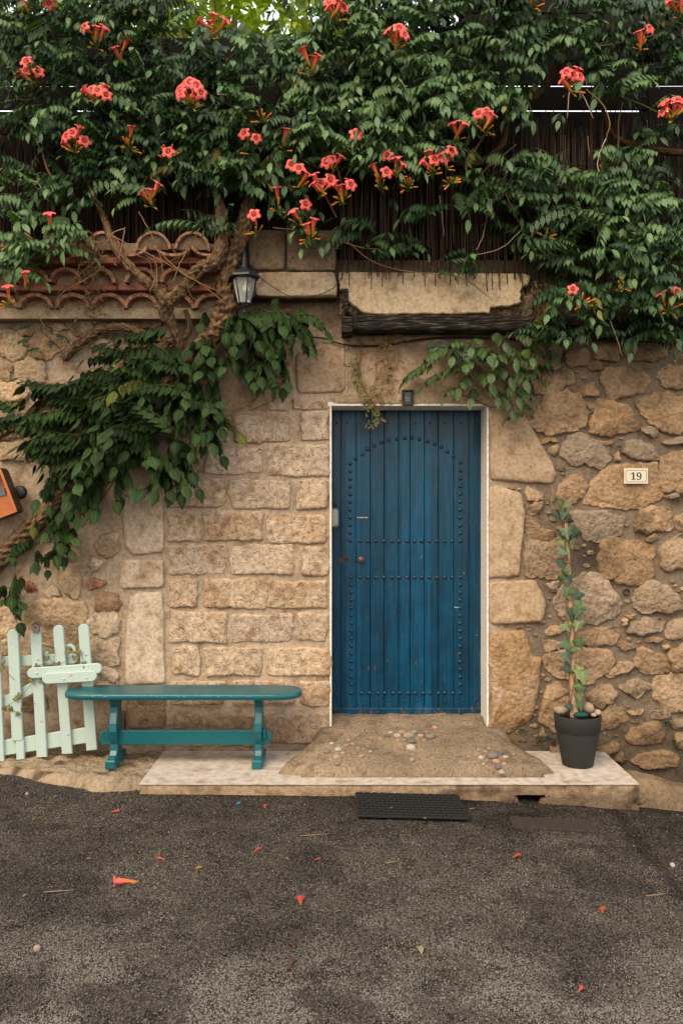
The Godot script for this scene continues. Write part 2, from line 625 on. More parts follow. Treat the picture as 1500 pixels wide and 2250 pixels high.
# blue paint on old boards: brush streaks, faded patches, scuffs, chips that show the wood towards the foot
func door_texture() -> ImageTexture:
	var w := 400
	var h := 800
	var by := PackedByteArray()
	by.resize(w * h * 3)
	var i := 0
	var tone := []
	for k in 12:
		tone.append(rf(0.8, 1.16))
	for y in h:
		var t := y / float(h)
		for x in w:
			var u := x / float(w)
			var st := nz.get_noise_2d(x * 0.11, y * 0.006)
			var pa := nz.get_noise_2d(x * 0.013 + 40.0, y * 0.011)
			var ed := fposmod(u * 10.6, 1.0)
			var near := 1.0 - clampf(minf(ed, 1.0 - ed) * 9.0, 0.0, 1.0)
			var ch := nz.get_noise_2d(x * 0.09 + 90.0, y * 0.03) + near * 0.18 * ss(0.5, 1.0, t) + 0.26 * ss(0.93, 1.0, t)
			var k: float = tone[int(u * 10.6)] * (1.0 + 0.26 * st + 0.16 * pa)
			# faded, chalky paint high up on the boards
			var fade := ss(0.55, 0.05, t + pa * 0.25) * 0.5
			var c := Color(0.0 + 0.05 * fade, 0.24 + 0.065 * fade, 0.35 + 0.05 * fade) * k
			if ch > 0.55:
				c = Color(0.36, 0.25, 0.20).lerp(c, clampf((0.61 - ch) * 12.0, 0.0, 1.0))
			by[i] = int(clampf(c.r, 0.0, 1.0) * 255.0)
			by[i + 1] = int(clampf(c.g, 0.0, 1.0) * 255.0)
			by[i + 2] = int(clampf(c.b, 0.0, 1.0) * 255.0)
			i += 3
	return ImageTexture.create_from_image(Image.create_from_data(w, h, false, Image.FORMAT_RGB8, by))


func dusty(x: float, z: float) -> float:
	return ss(1.85, 2.3, z + 0.5 * fbm(x * 0.9, z * 0.9, 8.0)) * ss(-0.05, 0.22, fbm(x * 2.1 + 3.0, z * 2.6, 2.0) + 0.14 - 0.06 * x)


func road_tint(x: float, z: float) -> float:
	var k := 1.0 + 0.35 * fbm(x * 1.3, z * 1.3, 1.0) + 0.25 * fbm(x * 6.0, z * 6.0, 4.0)
	# damp grime along the kerb, and the old joint between two layers of asphalt
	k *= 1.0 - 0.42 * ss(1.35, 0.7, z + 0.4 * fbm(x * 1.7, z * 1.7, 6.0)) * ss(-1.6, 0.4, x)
	k *= 1.0 - 0.6 * exp(-pow((x - 1.47 + 0.05 * fbm(z * 3.0, 0.0, 5.0)) / 0.03, 2.0))
	k *= 1.0 - 0.3 * ss(0.18, 0.3, fbm(x * 1.1, z * 1.5, 21.0))
	return k


func road() -> void:
	var xs := [-320.0, -80.0, -20.0, -8.0]
	for i in 141:
		xs.append(-4.2 + 0.06 * i)
	xs.append_array([8.0, 20.0, 80.0, 320.0])
	var zs := [320.0, 80.0, 20.0, 8.0]
	for i in 101:
		zs.append(6.0 - 0.06 * i)
	zs.append_array([-8.0, -20.0, -80.0, -320.0])
	var mb := MB.new()
	mb.grid(xs.size(), zs.size(), func(i: int, j: int):
		var x: float = xs[i]
		var z: float = zs[j]
		var y := road_y(x) + 0.008 * fbm(x * 0.8, z * 0.8) + 0.003 * fbm(x * 5.0, z * 5.0)
		y -= 0.006 * exp(-pow((x - 1.47) / 0.03, 2.0))
		var k := road_tint(x, z)
		var c := lin(0.084, 0.075, 0.067) * k
		c = c.lerp(lin(0.13, 0.115, 0.10), dusty(x, z) * 0.8)
		return [Vector3(x, y, z), c])
	tag(part(mb.smooth(), "road", M.road), "grey brown asphalt road of coarse gravel in front of the house", "", "", "structure")
	# the loose and half sunk grains of its top layer
	var pb := MB.new()
	var ico := SphereMesh.new()
	ico.radius = 1.0
	ico.height = 2.0
	ico.radial_segments = 6
	ico.rings = 3
	var a := ico.get_mesh_arrays()
	for k in a[Mesh.ARRAY_VERTEX].size():
		var p: Vector3 = a[Mesh.ARRAY_VERTEX][k]
		pb.add(p * (1.0 + 0.28 * fbm(p.x * 1.2, p.y * 1.2, p.z * 1.2)))
	pb.ix = a[Mesh.ARRAY_INDEX]
	var mm := MultiMesh.new()
	mm.transform_format = MultiMesh.TRANSFORM_3D
	mm.use_colors = true
	mm.mesh = pb.flat()
	var n := 120000
	mm.instance_count = n
	for i in n:
		var z := 2.85 - 2.6 * pow(rng.randf(), 1.1)
		var half := (DC - z) * 0.4286 + 0.15
		var x := rf(-half, half)
		if z < 0.62 and x > -1.13:
			z = rf(0.64, 2.8)
		if (x > 0.09 and x < 0.68 and z < 0.91) or (x > 0.92 and x < 1.30 and z > 0.66 and z < 0.80 and rng.randf() < 0.75):
			z = rf(1.0, 2.8)
			x = rf(-1.2, 1.2)
		var s := rf(0.0014, 0.0033) * (1.0 if rng.randf() > 0.03 else 1.5)
		var y := road_y(x) + 0.008 * fbm(x * 0.8, z * 0.8) + 0.003 * fbm(x * 5.0, z * 5.0)
		var b := Basis.from_euler(Vector3(rf(-0.5, 0.5), rf(0, TAU), rf(-0.5, 0.5))).scaled_local(Vector3(s * rf(0.8, 1.5), s * rf(0.5, 0.9), s))
		mm.set_instance_transform(i, Transform3D(b, Vector3(x, y + s * rf(-0.2, 0.35), z)))
		var k := pow(rng.randf(), 2.0)
		var c := lin(0.052, 0.047, 0.043).lerp(lin(0.175, 0.153, 0.130), k)
		if rng.randf() < 0.12:
			c = c.lerp(lin(0.14, 0.075, 0.042), 0.6)
		c *= clampf(road_tint(x, z), 0.4, 1.4)
		c = c.lerp(lin(0.20, 0.18, 0.16), dusty(x, z) * 0.7)
		mm.set_instance_color(i, Color(c.r, c.g, c.b))
	var o := MultiMeshInstance3D.new()
	o.name = "gravel"
	o.multimesh = mm
	o.material_override = M.gravel
	add_child(o, true)
	tag(o, "coarse grey and tan grains of gravel bedded in the asphalt", "gravel", "", "stuff")
	# dry crumbs of leaf and petal swept against the step
	var bit := MB.new()
	leaflet(bit, Vector3(0, 0, -0.008), Vector3(0, 0.15, 1), Vector3.UP, 0.016, 0.009, {"col": Color.WHITE, "n": 4, "curl": 0.9, "fold": 0.4})
	var dm := MultiMesh.new()
	dm.transform_format = MultiMesh.TRANSFORM_3D
	dm.use_colors = true
	dm.mesh = bit.smooth()
	dm.instance_count = 700
	for i in 700:
		var x := rf(-2.0, 2.0)
		var z := 0.63 + 0.9 * pow(rng.randf(), 2.5) if x > -1.1 and rng.randf() < 0.7 else rf(0.65, 2.7)
		dm.set_instance_transform(i, Transform3D(Basis.from_euler(Vector3(rf(-0.5, 0.5), rf(0, TAU), rf(-0.5, 0.5))).scaled_local(Vector3.ONE * rf(0.25, 0.9)), Vector3(x, road_y(x) + 0.008, z)))
		dm.set_instance_color(i, [lin(0.16, 0.09, 0.045), lin(0.10, 0.06, 0.035), lin(0.24, 0.15, 0.07), lin(0.26, 0.08, 0.04)][rng.randi() % 4] * rf(0.6, 1.2))
	var dd := MultiMeshInstance3D.new()
	dd.name = "leaf_debris"
	dd.multimesh = dm
	dd.material_override = M.gravel
	add_child(dd, true)
	tag(dd, "dry brown crumbs of leaves and petals strewn over the road", "debris", "", "stuff")
	# the ground and terrace behind the wall
	var tb := MB.new()
	tb.box(Vector3(7.6, 3.6, 6.0), T(Vector3(0, 1.22, -3.60)), 0.01, lin(0.2, 0.17, 0.14))
	tag(part(tb.flat(), "terrace_ground", M.concrete), "raised terrace behind the stone wall", "", "", "structure")


# the tiled step along the wall, its concrete edge, the ramp up to the door, the rock at either end
func step() -> void:
	var x0 := -1.115
	var x1 := 1.643
	var o := tag(node("tiled_step"), "low step of small white tiles with stained concrete edge below the door", "step", "", "thing")
	var mb := MB.new()
	var hole := func(x: float, y: float) -> float:
		# the broken drain opening: over 0 inside
		return 1.0 - maxf(absf(x - 1.03) / (0.095 + 0.02 * fbm(y * 30.0, 0.0)), absf(y - 0.006 + 0.012 * fbm(x * 9.0, 3.0)) / 0.030)
	var nx := 150
	var ny := 16
	var f := 0
	for j in ny:
		for i in nx:
			var x := lerpf(x0, x1, i / (nx - 1.0))
			var y := lerpf(-0.2, 0.094, j / (ny - 1.0))
			var z := 0.594 + 0.010 * fbm(x * 4.0, y * 9.0) + 0.004 * fbm(x * 18.0, y * 18.0)
			if j == ny - 1:
				z -= 0.006
			z -= 0.02 * ss(0.25, 0.5, fbm(x * 5.0, y * 6.0, 7.0)) * ss(0.06, -0.05, y)
			var st := ss(-0.15, 0.25, fbm(x * 2.6, y * 7.0, 3.0) + 0.25 * ss(0.02, 0.08, y) * fbm(x * 12.0, 1.0) - 0.1)
			var c := lin(0.40, 0.30, 0.20).lerp(lin(0.11, 0.08, 0.06), st * 0.9)
			c = c.lerp(lin(0.13, 0.095, 0.07), 0.7 * ss(0.4, 1.2, x + 0.4 * fbm(x * 3.0, y * 5.0, 9.0)) * ss(0.09, 0.0, y + 0.05 * fbm(x * 6.0, 2.0)))
			mb.add(Vector3(x, y, z), c)
	for j in ny - 1:
		for i in nx - 1:
			var x := lerpf(x0, x1, (i + 0.5) / (nx - 1.0))
			var y := lerpf(-0.2, 0.094, (j + 0.5) / (ny - 1.0))
			if hole.call(x, y) > 0.0:
				continue
			var b := j * nx + i
			mb.quad(b, b + nx, b + nx + 1, b + 1)
	part(mb.smooth(), "concrete_edge", M.concrete, o)
	var cb := MB.new()
	cb.box(Vector3(1.95, 0.26, 0.57), T(Vector3(x0 + 0.98, -0.04, 0.29)), 0.002, lin(0.3, 0.23, 0.16))
	cb.box(Vector3(0.5, 0.26, 0.57), T(Vector3(x1 - 0.255, -0.04, 0.29)), 0.002, lin(0.3, 0.23, 0.16))
	cb.box(Vector3(0.31, 0.26, 0.30), T(Vector3(1.0, -0.04, 0.16)), 0.002, lin(0.05, 0.04, 0.03))
	cb.box(Vector3(0.31, 0.04, 0.26), T(Vector3(1.0, 0.069, 0.44)), 0.002, lin(0.2, 0.15, 0.1))
	part(cb.flat(), "slab", M.concrete, o)
	# broken lumps in the drain opening
	for k in [[0.915, 0.012, 0.045], [0.955, -0.005, 0.03], [1.12, -0.012, 0.028], [0.88, -0.005, 0.03]]:
		part(rock(k[2], 30 + int(k[0] * 90.0), lin(0.17, 0.12, 0.09)), "lump", M.rubble, o, T(Vector3(k[0], k[1], 0.575)))
	var nxt := 28
	var nzt := 6
	var w := (x1 - x0) / nxt
	var d := 0.6 / nzt
	var tb := MB.new()
	tb.box(Vector3(w - 0.0005, 0.008, d - 0.0005), Transform3D(), 0.0005)
	var tm := tb.flat()
	for i in nxt:
		for j in nzt:
			var p := Vector3(x0 + (i + 0.5) * w, 0.096, (j + 0.5) * d)
			if p.y + 0.02 < ramp_y(p.x, p.z) - 0.02:
				continue
			part(tm, "tile", M.tile, o, T(p + Vector3(0, rf(-0.0003, 0.0003), 0), rf(-0.1, 0.1), 0, rf(-0.1, 0.1)))
	ramp()
	ledge()


func ramp_y(x: float, z: float) -> float:
	# height of the cement ramp; under 0.1 it is not there
	var cx := 0.43
	var hw := lerpf(0.62, 0.80, ss(0.0, 0.42, z))
	var fall := lerpf(0.08, 0.34, ss(0.0, 0.35, z))
	var s := clampf((hw - absf(x - cx + 0.02 * fbm(z * 4.0, 2.0)) + 0.03 * fbm(x * 5.0, z * 5.0)) / fall, 0.0, 1.0)
	var front := 0.49 + 0.02 * fbm(x * 3.0, 0.0, 4.0) - 0.05 * ss(0.55, 0.85, absf(x - cx))
	var t := clampf((front - z) / 0.62, 0.0, 1.0)
	var e := ss(-0.005, 0.02, front - z) * 0.026
	var y := 0.1 + (e + 0.012 * ss(0.0, 0.03, front - z)) * ss(0.0, 0.12, s) + 0.142 * pow(t, 0.8) * (1.0 - pow(1.0 - s, 2.2))
	y += (0.012 * fbm(x * 5.0, z * 5.0, 3.0) + 0.006 * fbm(x * 17.0, z * 17.0, 5.0)) * ss(0.0, 0.2, s)
	if s <= 0.0 or front - z < -0.006:
		return 0.06
	return y


func ramp() -> void:
	var o := thing("cement_ramp", "rounded cement mound with inlaid pebble flowers leading to the blue door", "ramp", Vector3.ZERO, "", "thing")
	var mb := MB.new()
	mb.grid(172, 80, func(i: int, j: int):
		var x := -0.42 + 1.72 * i / 171.0
		var z := 0.53 - 0.74 * j / 79.0
		var c := lin(0.29, 0.225, 0.16) * (1.0 + 0.35 * fbm(x * 3.0, z * 3.0))
		c = c.lerp(lin(0.16, 0.12, 0.085), 0.6 * ss(0.2, 0.5, fbm(x * 9.0, z * 9.0, 6.0) + 0.25 * ss(0.5, 1.2, x) + 0.12 * ss(0.3, -0.3, x)))
		return [Vector3(x, ramp_y(x, z), z), c])
	part(mb.smooth(), "mound", M.ramp, o)
	# inlaid pebbles: three flowers with a stalk of larger stones
	crop(600, 1550, 1.667)
	var list := "235 190 26 232 215 20 225 240 12 197 172 24 238 163 26 268 147 20 290 142 14 240 150 14 275 128 16 300 126 14 215 140 14 330 160 12 255 175 18 296 176 20 322 187 18 182 135 12 355 170 12 345 150 10 310 158 14 415 160 12 392 124 20 418 115 20 453 112 26 470 100 26 495 112 40 515 100 26 540 112 20 505 133 30 503 157 32 508 181 26 510 200 22 575 116 34 590 82 20 620 128 14 430 100 14 552 130 16 560 98 14 478 128 16 455 130 14 735 148 14 760 192 18 742 183 14 716 190 16 800 185 38 815 207 26 822 228 22 835 245 22 775 170 16 750 165 14 700 196 12 790 160 14 830 175 20 850 190 18 905 205 14 880 180 14 780 205 14 845 215 14 680 190 12 770 215 10"
	var f := list.split_floats(" ", false)
	var tones := [lin(0.33, 0.26, 0.20), lin(0.22, 0.19, 0.16), lin(0.38, 0.24, 0.17), lin(0.16, 0.145, 0.135), lin(0.42, 0.36, 0.29), lin(0.30, 0.2, 0.13)]
	for i in range(0, f.size() - 2, 3):
		var p := cp(f[i], f[i + 1])
		var g := G(p.x, p.y, 0.2)
		for k in 60:
			g = G(p.x, p.y, lerpf(g.y, clampf(ramp_y(g.x, g.z), 0.1, 0.26), 0.5))
		var s := f[i + 2] / 1667.0 / 350.0 * 1000.0 * 0.5
		part(rock(s, i, tones[(i / 3) % 6] * rf(0.85, 1.2)), "pebble", M.pebble, o, Transform3D(Basis.from_euler(Vector3(0, rf(-0.6, 0.6), 0)).scaled_local(Vector3(1.15, 0.7, 0.95)), g + Vector3(0, s * 0.1, 0)))


# a rounded stone about «s» in radius
func rock(s: float, sd: int, col: Color, rings := 6, seg := 10, rough := 0.35) -> ArrayMesh:
	var mb := MB.new()
	for j in rings + 1:
		var t := PI * j / rings
		for k in seg:
			var a := TAU * k / seg
			var d := Vector3(cos(a) * sin(t), -cos(t), -sin(a) * sin(t))
			var q := fbm(d.x * 0.8 + sd * 3.7, d.y * 0.8, d.z * 0.8)
			var r := s * (1.0 + rough * q)
			mb.add(d * r, col * (1.0 + 0.3 * fbm(d.x * 2.0 + sd, d.y * 2.0, d.z * 2.0)))
	for j in rings:
		for k in seg:
			var k2 := (k + 1) % seg
			mb.quad(j * seg + k, (j + 1) * seg + k, (j + 1) * seg + k2, j * seg + k2)
	return mb.smooth()


func ledge() -> void:
	var o := tag(node("rock_ledge"), "uneven rock ledge under the gate and bench, left of the step", "ledge", "", "thing")
	var mb := MB.new()
	mb.grid(150, 44, func(i: int, j: int):
		var x := lerpf(-3.6, -1.118, i / 149.0)
		var t := j / 43.0
		var front := 0.60 - 0.30 * ss(-1.35, -2.1, x) + 0.04 * fbm(x * 2.4, 0.0, 3.0)
		var z := lerpf(front, -0.04, t)
		var top := 0.085 + 0.006 * ss(0.3, 1.0, t) + 0.022 * fbm(x * 3.0, z * 4.0) + 0.03 * absf(fbm(x * 6.0, z * 6.0, 7.0)) - 0.03 * ss(0.62, 0.85, nr.get_noise_2d(x * 1.6, z * 1.9))
		var low := road_y(x) - 0.03
		var y := lerpf(low, top, pow(ss(0.0, 0.22, t), 0.7))
		var c := lin(0.33, 0.265, 0.19) * (1.0 + 0.35 * fbm(x * 5.0, z * 5.0, 2.0))
		c = c.lerp(lin(0.12, 0.085, 0.06), ss(0.1, 0.4, fbm(x * 4.0, z * 5.0, 12.0)))
		return [Vector3(x, y, z), c])
	part(mb.smooth(), "rock_face", M.rubble, o)
	var q := tag(node("kerb_stone"), "rough sloping kerb stone against the right end of the step", "kerb stone", "", "thing")
	var kb := MB.new()
	kb.grid(60, 30, func(i: int, j: int):
		var x := lerpf(1.648, 3.6, i / 59.0)
		var t := j / 29.0
		var z := lerpf(0.60 - 0.03 * fbm(x * 3.0, 1.0), 0.26 + 0.04 * fbm(x * 2.0, 5.0), t)
		var top := 0.085 - 0.10 * ss(1.65, 2.2, x) + 0.02 * fbm(x * 5.0, z * 5.0)
		var y := lerpf(-0.25, top, pow(ss(0.0, 0.4, t), 0.6) * (1.0 - 0.9 * ss(0.75, 1.0, t)))
		var c := lin(0.21, 0.155, 0.105) * (1.0 + 0.5 * fbm(x * 5.0, y * 5.0, z * 5.0))
		return [Vector3(x, y, z), c])
	part(kb.smooth(), "rock_face", M.rubble, q)


# One stone, from its outline in the plane of the wall. o: h height, rough, col, tint, p edge power, z base depth, mat
func stone(parent: Node, called: String, outline: PackedVector2Array, o: Dictionary) -> void:
	var q := outline
	var area := 0.0
	for i in q.size():
		area += q[i].cross(q[(i + 1) % q.size()])
	if area < 0.0:
		q = q.duplicate()
		q.reverse()
	var cut: float = o.get("cut", 0.25)
	for k in o.get("soft", 2):
		var r := PackedVector2Array()
		for i in q.size():
			var a := q[i]
			var b := q[(i + 1) % q.size()]
			r.append(a.lerp(b, cut))
			r.append(a.lerp(b, 1.0 - cut))
		q = r
		cut = 0.25
	var total := 0.0
	var c := Vector2.ZERO
	var big := 0.0
	for i in q.size():
		var l := q[i].distance_to(q[(i + 1) % q.size()])
		total += l
		c += (q[i] + q[(i + 1) % q.size()]) * 0.5 * l
	c /= total
	if o.has("grow"):
		for i in q.size():
			q[i] = c + (q[i] - c) * float(o.grow)
		total *= float(o.grow)
	var n := clampi(int(total / 0.015), 22, 72)
	var ring := PackedVector2Array()
	var at := 0
	var run := 0.0
	var sd: float = rf(0.0, 50.0)
	for k in n:
		var want := total * k / n
		while run + q[at].distance_to(q[(at + 1) % q.size()]) < want and at < q.size() - 1:
			run += q[at].distance_to(q[(at + 1) % q.size()])
			at += 1
		var l := q[at].distance_to(q[(at + 1) % q.size()])
		var p := q[at].lerp(q[(at + 1) % q.size()], clampf((want - run) / maxf(l, 1e-6), 0.0, 1.0))
		big = maxf(big, p.distance_to(c))
		var jit: float = o.get("jag", 0.012)
		p += (p - c).normalized() * jit * (fbm(p.x * 11.0, p.y * 11.0, sd) + 0.5 * fbm(p.x * 34.0, p.y * 34.0, sd))
		ring.append(p)
	laid.append([c, ring, big])
	var h: float = o.h
	var rough: float = o.rough
	var col: Color = o.col
	var tint: Color = o.get("tint", col)
	var pw: float = o.get("p", 7.0)
	var zb: float = o.get("z", 0.0)
	var ts := [1.0, 0.99, 0.965, 0.93, 0.87, 0.78, 0.66, 0.52, 0.37, 0.2]
	if big < 0.05:
		ts = [1.0, 0.97, 0.9, 0.75, 0.5, 0.25]
	elif big > 0.2:
		ts = [1.0, 0.993, 0.98, 0.955, 0.92, 0.87, 0.8, 0.71, 0.61, 0.5, 0.39, 0.28, 0.15]
	var groove: float = o.get("groove", 0.0)
	var tilt := Vector2(rf(-1, 1), rf(-1, 1)) * rough * 1.5
	var cuts := []
	for k in o.get("facets", 0):
		var a := rf(0, TAU)
		cuts.append([Vector2(cos(a), sin(a)), rf(0.1, 0.6), rf(0.5, 1.2) * h])
	var place := func(p: Vector2, t: float) -> Array:
		var inn := clampf((1.0 - t) * 7.0, 0.0, 1.0)
		var d := 0.75 * fbm(p.x * 7.0, p.y * 7.0, sd) + 0.55 * nr.get_noise_3d(p.x * 5.0, p.y * 5.0, sd) + 0.22 * fbm(p.x * 26.0, p.y * 26.0, sd)
		if groove > 0.0:
			d += groove * nr.get_noise_3d((p.x - p.y * 0.9) * 13.0, (p.x + p.y) * 1.6, sd)
		var z := zb - 0.022 if t >= 1.0 else zb + h * pow(1.0 - pow(t, pw), 0.55) + rough * d * inn + tilt.dot((p - c) / maxf(big, 0.01)) * inn
		var rel := (p - c) / maxf(big, 0.01)
		var sunk := 0.0
		for ct in cuts:
			sunk += ct[2] * maxf(0.0, rel.dot(ct[0]) - ct[1]) * inn
		z -= minf(sunk, h * 0.55)
		var m := fbm(p.x * 3.1, p.y * 3.1, sd + 7.0)
		var cc := col * (1.0 + 0.22 * fbm(p.x * 9.0, p.y * 9.0, sd) + 0.10 * d)
		cc = cc.lerp(tint, ss(0.0, 0.42, m))
		# splashed dirt near the ground, darker streaks high up under the beam
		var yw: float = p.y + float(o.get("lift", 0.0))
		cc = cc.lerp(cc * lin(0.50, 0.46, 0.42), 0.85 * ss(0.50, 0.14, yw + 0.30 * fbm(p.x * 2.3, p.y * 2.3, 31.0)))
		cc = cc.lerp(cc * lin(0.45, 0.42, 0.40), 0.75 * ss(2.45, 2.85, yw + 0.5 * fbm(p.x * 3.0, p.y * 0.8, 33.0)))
		return [Vector3(p.x - c.x, p.y - c.y, z), cc]
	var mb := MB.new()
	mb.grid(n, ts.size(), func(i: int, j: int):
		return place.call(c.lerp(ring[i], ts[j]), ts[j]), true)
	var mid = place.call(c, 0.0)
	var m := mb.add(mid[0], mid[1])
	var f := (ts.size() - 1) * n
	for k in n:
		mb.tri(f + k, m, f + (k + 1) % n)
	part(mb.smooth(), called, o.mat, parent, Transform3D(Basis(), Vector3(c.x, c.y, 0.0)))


func wpoly(txt: String, z := 0.0) -> PackedVector2Array:
	var out := PackedVector2Array()
	for p in nums(txt):
		var a := cp(p.x, p.y)
		var w := W(a.x, a.y, z)
		out.append(Vector2(w.x, w.y))
	return out


var wall_node: Node3D
var laid := []
var rubble_into: Node3D
var rubble_col := Color(0.385, 0.29, 0.198)


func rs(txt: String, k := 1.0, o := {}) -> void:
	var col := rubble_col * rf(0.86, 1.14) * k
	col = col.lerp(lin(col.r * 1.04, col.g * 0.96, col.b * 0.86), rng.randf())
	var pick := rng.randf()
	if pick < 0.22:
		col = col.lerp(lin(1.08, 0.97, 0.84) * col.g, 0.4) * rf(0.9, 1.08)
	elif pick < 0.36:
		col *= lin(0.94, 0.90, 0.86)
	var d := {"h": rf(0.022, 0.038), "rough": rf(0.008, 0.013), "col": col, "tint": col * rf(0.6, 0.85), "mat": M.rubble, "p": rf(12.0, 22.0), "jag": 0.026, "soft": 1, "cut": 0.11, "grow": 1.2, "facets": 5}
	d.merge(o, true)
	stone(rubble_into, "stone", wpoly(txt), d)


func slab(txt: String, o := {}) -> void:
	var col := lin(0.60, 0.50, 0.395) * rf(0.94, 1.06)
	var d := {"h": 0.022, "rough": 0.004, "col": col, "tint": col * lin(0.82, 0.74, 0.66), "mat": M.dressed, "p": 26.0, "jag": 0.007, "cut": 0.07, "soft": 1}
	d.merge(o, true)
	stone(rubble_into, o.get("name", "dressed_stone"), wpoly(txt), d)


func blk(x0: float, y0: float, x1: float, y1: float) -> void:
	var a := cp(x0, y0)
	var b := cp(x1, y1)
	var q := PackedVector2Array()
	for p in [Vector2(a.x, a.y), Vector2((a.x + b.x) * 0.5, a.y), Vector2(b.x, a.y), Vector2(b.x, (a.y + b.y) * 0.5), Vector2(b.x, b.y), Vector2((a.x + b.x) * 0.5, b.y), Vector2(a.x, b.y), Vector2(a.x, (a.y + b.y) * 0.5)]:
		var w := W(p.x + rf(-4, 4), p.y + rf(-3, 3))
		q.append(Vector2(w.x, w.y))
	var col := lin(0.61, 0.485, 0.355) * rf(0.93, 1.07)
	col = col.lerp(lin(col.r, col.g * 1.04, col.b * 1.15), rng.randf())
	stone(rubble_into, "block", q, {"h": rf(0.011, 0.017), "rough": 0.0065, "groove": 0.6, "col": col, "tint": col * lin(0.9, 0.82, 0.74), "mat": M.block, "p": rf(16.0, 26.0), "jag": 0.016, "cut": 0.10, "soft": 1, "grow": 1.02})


func wall() -> void:
	var o := wall_node
	o = thing("stone_wall", "tan rubble stone wall with dressed stones and blocked archway around the blue door", "wall", Vector3.ZERO, "", "thing")
	wall_node = o
	var xd0 := -0.066
	var xd1 := 0.912
	var yd := 2.266
	var mortar := func(x: float, y: float) -> Array:
		var right := ss(0.85, 1.25, x)
		var z := 0.007 * fbm(x * 5.0, y * 5.0) + 0.003 * fbm(x * 19.0, y * 19.0)
		var c := lin(0.49, 0.39, 0.29).lerp(lin(0.225, 0.182, 0.140), right)
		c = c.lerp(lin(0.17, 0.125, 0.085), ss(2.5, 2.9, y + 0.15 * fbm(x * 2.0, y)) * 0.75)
		c *= 1.0 + 0.22 * fbm(x * 2.2, y * 2.2, 5.0) + 0.10 * fbm(x * 9.0, y * 9.0, 8.0)
		# damp stains low on the wall and a dark patch beside the pole
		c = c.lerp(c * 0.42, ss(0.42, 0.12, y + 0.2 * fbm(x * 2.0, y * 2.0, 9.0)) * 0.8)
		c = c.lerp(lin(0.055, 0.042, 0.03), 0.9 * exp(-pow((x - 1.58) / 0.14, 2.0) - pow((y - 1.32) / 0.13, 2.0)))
		return [Vector3(x, y, z), c]
	var mb := MB.new()
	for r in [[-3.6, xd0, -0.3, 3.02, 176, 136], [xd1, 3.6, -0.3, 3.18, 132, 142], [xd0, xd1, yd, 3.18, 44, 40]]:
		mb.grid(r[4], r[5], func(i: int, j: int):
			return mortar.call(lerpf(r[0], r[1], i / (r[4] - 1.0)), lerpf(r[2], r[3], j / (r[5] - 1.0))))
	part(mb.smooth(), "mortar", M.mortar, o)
	var core := MB.new()
	core.box(Vector3(3.5, 3.34, 0.46), T(Vector3(-1.848, 1.36, -0.265)), 0.002, lin(0.3, 0.22, 0.15))
	core.box(Vector3(2.66, 3.46, 0.46), T(Vector3(2.275, 1.42, -0.265)), 0.002, lin(0.2, 0.15, 0.1))
	core.box(Vector3(1.04, 0.82, 0.46), T(Vector3(0.423, 2.74, -0.267)), 0.002, lin(0.2, 0.15, 0.1))
	part(core.flat(), "wall_core", M.mortar, o)

	# ---- rubble, right of the door
	rubble_into = node("rubble", o)
	rubble_into.set_meta("label", "rough rubble stones in dark mortar right of the door")
	crop(1040, 760, 3.261)
	for t in ["420 540 470 455 520 370 640 345 740 370 782 480 770 560 690 600 570 622 470 605", "860 500 890 410 960 415 1090 445 1130 490 1165 560 1150 592 1010 632 850 622", "1185 410 1330 340 1500 390 1600 470 1560 570 1420 622 1340 592 1230 500", "910 260 950 170 1060 155 1180 190 1237 250 1180 330 1060 362 985 372 960 310", "1315 210 1400 150 1500 165 1600 190 1620 280 1500 295 1370 302", "640 725 680 662 760 650 860 680 945 740 957 800 880 872 800 837 690 842 640 790", "580 1080 640 980 700 925 770 945 802 1020 750 1092 680 1132", "1330 925 1350 820 1440 775 1560 765 1640 860 1620 1030 1500 1034 1350 1027", "690 1205 780 1193 920 1190 1042 1230 1032 1330 960 1387 830 1382 720 1290", "1153 1290 1170 1190 1260 1160 1382 1163 1397 1310 1230 1337 1155 1322", "1430 1240 1500 1210 1590 1230 1580 1330 1460 1322", "500 230 690 200 705 270 560 332 490 332", "720 322 850 268 882 350 800 367", "812 425 850 420 855 470 815 477", "808 140 900 125 922 170 850 192", "640 60 800 20 802 140 680 152", "860 20 1000 -2 1037 20 1022 110 880 92", "1080 20 1180 -32 1350 -22 1372 60 1300 102 1130 102", "1185 590 1250 580 1307 610 1300 652 1220 632", "1080 760 1100 690 1170 680 1260 720 1302 790 1290 817 1200 812 1120 792", "990 790 1030 750 1042 810 1010 827", "1350 682 1500 660 1600 672 1580 705 1370 707", "540 720 590 710 607 760 570 797 540 770", "480 660 580 653 592 690 490 697", "373 1050 400 1013 512 1070 490 1107 385 1105", "383 1150 420 1120 492 1113 480 1165 420 1202 385 1185", "388 1300 410 1263 480 1300 557 1330 550 1387 460 1397 390 1390", "1228 1380 1290 1343 1322 1380 1290 1412 1240 1410", "1350 1077 1450 1050 1452 1080 1370 1097", "920 690 1012 680 1000 702 940 717", "540 20 620 10 625 150 560 170", "400 200 470 180 480 330 430 350", "240 60 330 40 340 150 250 170", "380 40 500 30 510 160 390 170"]:
		rs(t)
	rs("808 1112 900 950 1000 870 1150 868 1272 860 1292 980 1312 1080 1150 1152 1060 1152 900 1132", 1.03, {"rough": 0.008, "h": 0.022})
	crop(1040, 1200, 3.261)
